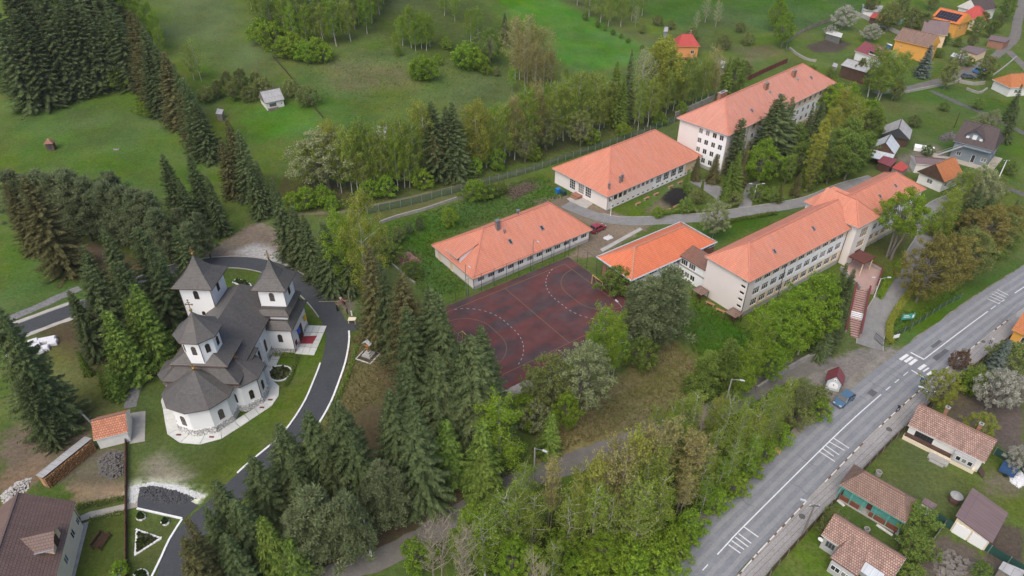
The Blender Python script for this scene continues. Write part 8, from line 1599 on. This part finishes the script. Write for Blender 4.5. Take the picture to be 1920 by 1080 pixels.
t = thing('garden_swing', 'brown wooden slatted bench on the lawn of the lower house', 'bench', at((193, 1018)), R(-8))
for k in range(6): m = MB(); m.box(-.55 + k * .19, -.40 + k * .19, -1.1, 1.1, .45, .5); obj('slat', m, WOODBR, t)
for y in (-1.1, 1.1):
    for x in (-.6, .6): m = MB(); m.beam((x, y, -.05), (x * .7, y, 1.0), .09, .09); obj('leg', m, WOODBR, t)
m = MB(); m.box(-.75, -.65, -1.1, 1.1, .55, 1.1); obj('backrest', m, WOODBR, t)
def bench(label, px, rz, name='bench'):
    t = thing(name, label, 'bench', at(px), rz)
    for k in range(3): m = MB(); m.box(-.9, .9, -.25 + k * .18, -.1 + k * .18, .42, .47); obj('slat', m, mat('orange bench wood', (.40, .2, .1), (.3, .15, .08), scale=2), t)
    for x in (-.7, .7): m = MB(); m.box(x - .06, x + .06, -.25, .25, -.05, .42); obj('leg', m, CONC, t)
for i, (q, lab) in enumerate((((1196, 384), 'wooden bench at the hall wall, nearest the corner'), ((1212, 374), 'wooden bench at the hall wall, second from the corner'), ((1230, 366), 'wooden bench at the hall wall, third from the corner'), ((1257, 352), 'wooden bench at the hall wall, fourth from the corner'), ((1275, 344), 'wooden bench at the hall wall, farthest from the corner'))): bench(lab, q, R(40.6))
bench('short wooden bench on the lawn by the hedge', (1267, 389), R(40)); bench('short wooden bench on the lawn beside the burnt patch', (1252, 396), R(40)); bench('pale bench beside the end wall of the main school', (1331, 572), R(-40)); bench('pale bench nearer the front corner of the main school', (1350, 585), R(-40))
for q, lab in (((1311, 560), 'small brown roofed picnic shelter near the link corridor'), ((1373, 602), 'small brown roofed picnic shelter at the school front corner')):
    t = thing('picnic_shelter', lab, 'shelter', at(q), R(36)); m = MB(); e = 1.2
    pq = [(-e, -e), (e, -e), (e, e), (-e, e)]
    for k in range(4): m.slope([(*pq[k], 2.0), (*pq[(k + 1) % 4], 2.0), (0, 0, 2.7)])
    m.face([(*p, 2.0) for p in pq[::-1]]); obj('roof', m, OLDB, t)
    for x, y in pq: m = MB(); m.box(x * .85 - .05, x * .85 + .05, y * .85 - .05, y * .85 + .05, -.1, 2.02); obj('post', m, WOODBR, t)
    m = MB(); m.box(-.6, .6, -.5, .5, .68, .75); m.box(-.1, .1, -.1, .1, 0, .68); obj('table', m, WOODBR, t)
t = thing('trailer', 'blue covered trailer beside the green fence', 'trailer', at((1886, 888)), R(-44)); m = MB(); m.prism([(-1.0, -.75), (1.0, -.75), (1.0, .75), (-1.0, .75)], .5, 1.5); obj('cover', m, mat('blue tarpaulin', (.035, .09, .2), (.03, .07, .16), scale=2, rough=.5), t)
for y in (-.8, .8): m = MB(); m.tube([(0, y - .08, .3), (0, y + .08, .3)], .3, 10); obj('wheel', m, RUB, t)
def well(label, px, r_=.5, h=.7, name='well_ring', mt=None):
    t = thing(name, label, 'well ring', at(px)); m = MB()
    for k in range(14):
        a, b = 6.283 * k / 14, 6.283 * (k + 1) / 14; ca, sa, cb, sb = math.cos(a), math.sin(a), math.cos(b), math.sin(b); i_ = r_ * .72
        m.face([(r_ * ca, r_ * sa, -.1), (r_ * cb, r_ * sb, -.1), (r_ * cb, r_ * sb, h), (r_ * ca, r_ * sa, h)]); m.face([(r_ * ca, r_ * sa, h), (r_ * cb, r_ * sb, h), (i_ * cb, i_ * sb, h), (i_ * ca, i_ * sa, h)]); m.face([(i_ * cb, i_ * sb, .1), (i_ * ca, i_ * sa, .1), (i_ * ca, i_ * sa, h), (i_ * cb, i_ * sb, h)])
    obj('ring', m, mt or CONC, t); m = MB(); m.face([(r_ * .75 * math.cos(6.283 * k / 12), r_ * .75 * math.sin(6.283 * k / 12), .15) for k in range(12)]); obj('dark_inside', m, DARKSTEEL, t)
well('concrete well ring on the grass behind the teal house', (1646, 890), .45, .7); well('concrete well ring between the teal and mottled houses', (1624, 996), .4, .6)
t = thing('barrel_tank', 'rusty barrel shaped tank with grey lid on the lawn', 'tank', at((1788, 940))); m = MB(); m.tube([(0, 0, -.1), (0, 0, .6), (0, 0, 1.2)], [.75, .85, .75], 14); obj('tank_body', m, mat('rusty boards', (.15, .085, .07)), t); m = MB(); m.tube([(0, 0, 1.2), (0, 0, 1.3), (0, 0, 1.55)], [.85, .85, .1], 14); obj('lid', m, PLINTH, t)
t = thing('polytunnel', 'small pale green polytunnel behind the yellow house', 'greenhouse', at((1685, 42)), R(-40)); m = MB()
for k in range(8): a, b = math.pi * k / 8, math.pi * (k + 1) / 8; m.face([(1.6 * math.cos(a), -3, 1.8 * math.sin(a)), (1.6 * math.cos(b), -3, 1.8 * math.sin(b)), (1.6 * math.cos(b), 3, 1.8 * math.sin(b)), (1.6 * math.cos(a), 3, 1.8 * math.sin(a))][::-1])
for y in (-3, 3): m.face([(1.6 * math.cos(math.pi * k / 8), y, 1.8 * math.sin(math.pi * k / 8)) for k in range(9)])
obj('film_cover', m, mat('pale green film', (.28, .5, .38), (.22, .4, .3), scale=1, rough=.4), t)
for q, lab in (((1723, 283), 'white box with slanted lid in the village yard, left one'), ((1738, 286), 'white box with slanted lid in the village yard, right one')):
    m = MB(); m.prism([(-1.4, -.8), (1.4, -.8), (1.4, .8), (-1.4, .8)], .2, [1.2, 1.2, 1.5, 1.5]); m.prism([(-1.2, -.6), (1.2, -.6), (1.2, .6), (-1.2, .6)], -.1, .2); o = obj('white_crate', m, PANEL, None, at(q), R(-25)); tag(o, lab, 'crate')
# stepping stones beside the old houses
for (a_px, b_px, n_, grp) in (((1645, 985), (1672, 1003), 6, 'by the teal house'), ((1680, 1010), (1722, 1040), 8, 'behind the mottled house'), ((1566, 935), (1582, 948), 4, 'before the teal porch')):
    t = thing('stepping_stones', 'row of pale stepping stones %s' % grp, 'paving', (0, 0, 0)); t['kind'] = 'structure'; del t['category']
    A2, B2 = g2(*a_px), g2(*b_px)
    for k in range(n_): p = A2 + (B2 - A2) * (k + .5) / n_; m = MB(); m.prism([(-.28, -.2), (.28, -.22), (.27, .2), (-.27, .22)], -.05, .06); obj('slab', m, MARB, t, tz(p), math.atan2(B2[1] - A2[1], B2[0] - A2[0]))
t = None
for q, lab in (((1504, 968), 'round manhole cover on the pavement near the lamp pole'), ((1667, 805), 'round manhole cover on the pavement by the long old house'), ((1843, 640), 'round dark manhole patch on the pavement near the walker')):
    p = pz(*q, -2.88); m = MB(); m.tube([(0, 0, -.05), (0, 0, .02)], .45, 14); o = obj('manhole_cover', m, mat('cast iron', (.12, .115, .11), (.08, .08, .08), scale=4), None, tuple(p)); tag(o, lab, 'manhole')
m = MB(); m.tube([(0, 0, 0), (.1, .05, .5)], [.55, .5], 10); tag(obj('tree_stump', m, mat('cut wood', (.45, .30, .13), (.35, .22, .1), scale=3), None, at((1457, 847))), 'pale cut tree stump on the road bank', 'stump')
t = thing('water_trough', 'small white trough in the open meadow', 'trough', at((219, 281))); m = MB(); m.box(-.7, .7, -.25, .25, 0, .35); m.box(-.6, .6, -.17, .17, .35, .352, 1); obj('basin', m, [CONC, DARKSTEEL], t)
# ---------------------------------------------------------------- rough grass and weeds
SDN = np.array(list(sd) + list(ll))
def tufts(label, polys, n, hgt, col, seed):
    r = np.random.default_rng(seed); P = []
    ar = []
    for poly in polys:
        pw = [g2(*q) for q in poly]; ar.append((pw, (max(p[0] for p in pw) - min(p[0] for p in pw)) * (max(p[1] for p in pw) - min(p[1] for p in pw))))
    tot = sum(a for _, a in ar)
    for pw, a in ar:
        k = int(n * a / tot); X = r.uniform(min(p[0] for p in pw), max(p[0] for p in pw), k); Y = r.uniform(min(p[1] for p in pw), max(p[1] for p in pw), k); ok = poly_weight(X, Y, pw, .5) > .5; P.append(np.stack([X[ok], Y[ok]], -1))
    P = np.concatenate(P); tr_ = (P - RP) @ RN; P = P[(tr_ > 7.6) | (tr_ < -8)]; P = P[[float(np.min(np.hypot(SDN[:, 0] - q[0], SDN[:, 1] - q[1]))) > 2.6 for q in P]]; P = P + 0.35 * np.stack([np.sin(P[:, 1] * 1.7), np.cos(P[:, 0] * 1.9)], -1); m_ = len(P); Z = T(P[:, 0], P[:, 1]); V = []
    for b in range(3):
        a = r.uniform(0, 6.28, m_); h = hgt * r.uniform(.5, 1.5, m_); w = h * .45; o = r.normal(0, .12, (m_, 2)); dx, dy = np.cos(a), np.sin(a); lean = r.normal(0, .35, (m_, 2)) * h[:, None]
        V.append(np.stack([np.stack([P[:, 0] + o[:, 0] - dx * w, P[:, 1] + o[:, 1] - dy * w, Z - .02], -1), np.stack([P[:, 0] + o[:, 0] + dx * w, P[:, 1] + o[:, 1] + dy * w, Z - .02], -1), np.stack([P[:, 0] + o[:, 0] + lean[:, 0], P[:, 1] + o[:, 1] + lean[:, 1], Z + h], -1)], 1))
    V = np.concatenate(V).reshape(-1, 3); me_ = fastmesh('grass', V, np.arange(len(V)).reshape(-1, 3), [col]); o = link('rough_grass', me_); tag(o, label, 'grass', kind='stuff'); return o
TG = leaf_mat('rough grass blades', (.060, .118, .014), (.115, .175, .030), .3, 0, 0, .15); TD = leaf_mat('dry grass blades', (.155, .145, .055), (.25, .225, .10), .3, 0, 0, .15); TW = leaf_mat('woodland weeds', (.055, .10, .018), (.12, .17, .035), .3, 0, 0, .15)
tufts('rough green grass on the lawns behind the low building', [[(700, 430), (870, 375), (1020, 325), (1060, 370), (960, 400), (810, 455), (880, 545), (800, 560), (740, 480)], [(1300, 560), (1380, 600), (1420, 640), (1330, 700), (1290, 640)], [(1670, 600), (1920, 480), (1920, 520), (1720, 650), (1660, 650)]], 26000, .22, TG, 1)
tufts('dry tussock grass on the field above the lower lane', [[(1000, 870), (1010, 800), (1110, 740), (1180, 690), (1255, 635), (1345, 720), (1300, 765), (1200, 800), (1100, 860), (1020, 885)], [(662, 628), (700, 630), (752, 690), (748, 720), (690, 760), (650, 800), (600, 810), (640, 720)]], 14000, .2, TD, 2)
tufts('green weeds covering the woodland bank beside the road', [[(860, 1080), (1010, 975), (1260, 840), (1500, 725), (1550, 755), (1470, 860), (1260, 1065)]], 22000, .32, TW, 3)
tufts('meadow grass clumps on the upper slopes', [[(560, 110), (940, 110), (940, 190), (700, 210), (600, 190)], [(690, 385), (1010, 310), (1290, 215), (1290, 200), (1000, 290), (690, 370)]], 14000, .18, leaf_mat('meadow blades', (.075, .125, .02), (.13, .17, .04), .3, 0, 0, .15), 4)
# ---------------------------------------------------------------- thin spring haze
hb = MB(); hb.box(-7000, 7000, -7000, 7000, -6, 150); hm = bpy.data.materials.new('spring haze'); hm.use_nodes = True; t_ = hm.node_tree
for n in list(t_.nodes): t_.nodes.remove(n)
ho = _n(t_, 'ShaderNodeOutputMaterial'); pv = _n(t_, 'ShaderNodeVolumePrincipled'); pv.inputs['Density'].default_value = .00007; pv.inputs['Color'].default_value = (.97, .97, .95, 1); t_.links.new(pv.outputs[0], ho.inputs['Volume'])
hz = obj('haze', hb, hm); hz['kind'] = 'stuff'; hz['label'] = 'thin pale haze over the valley'
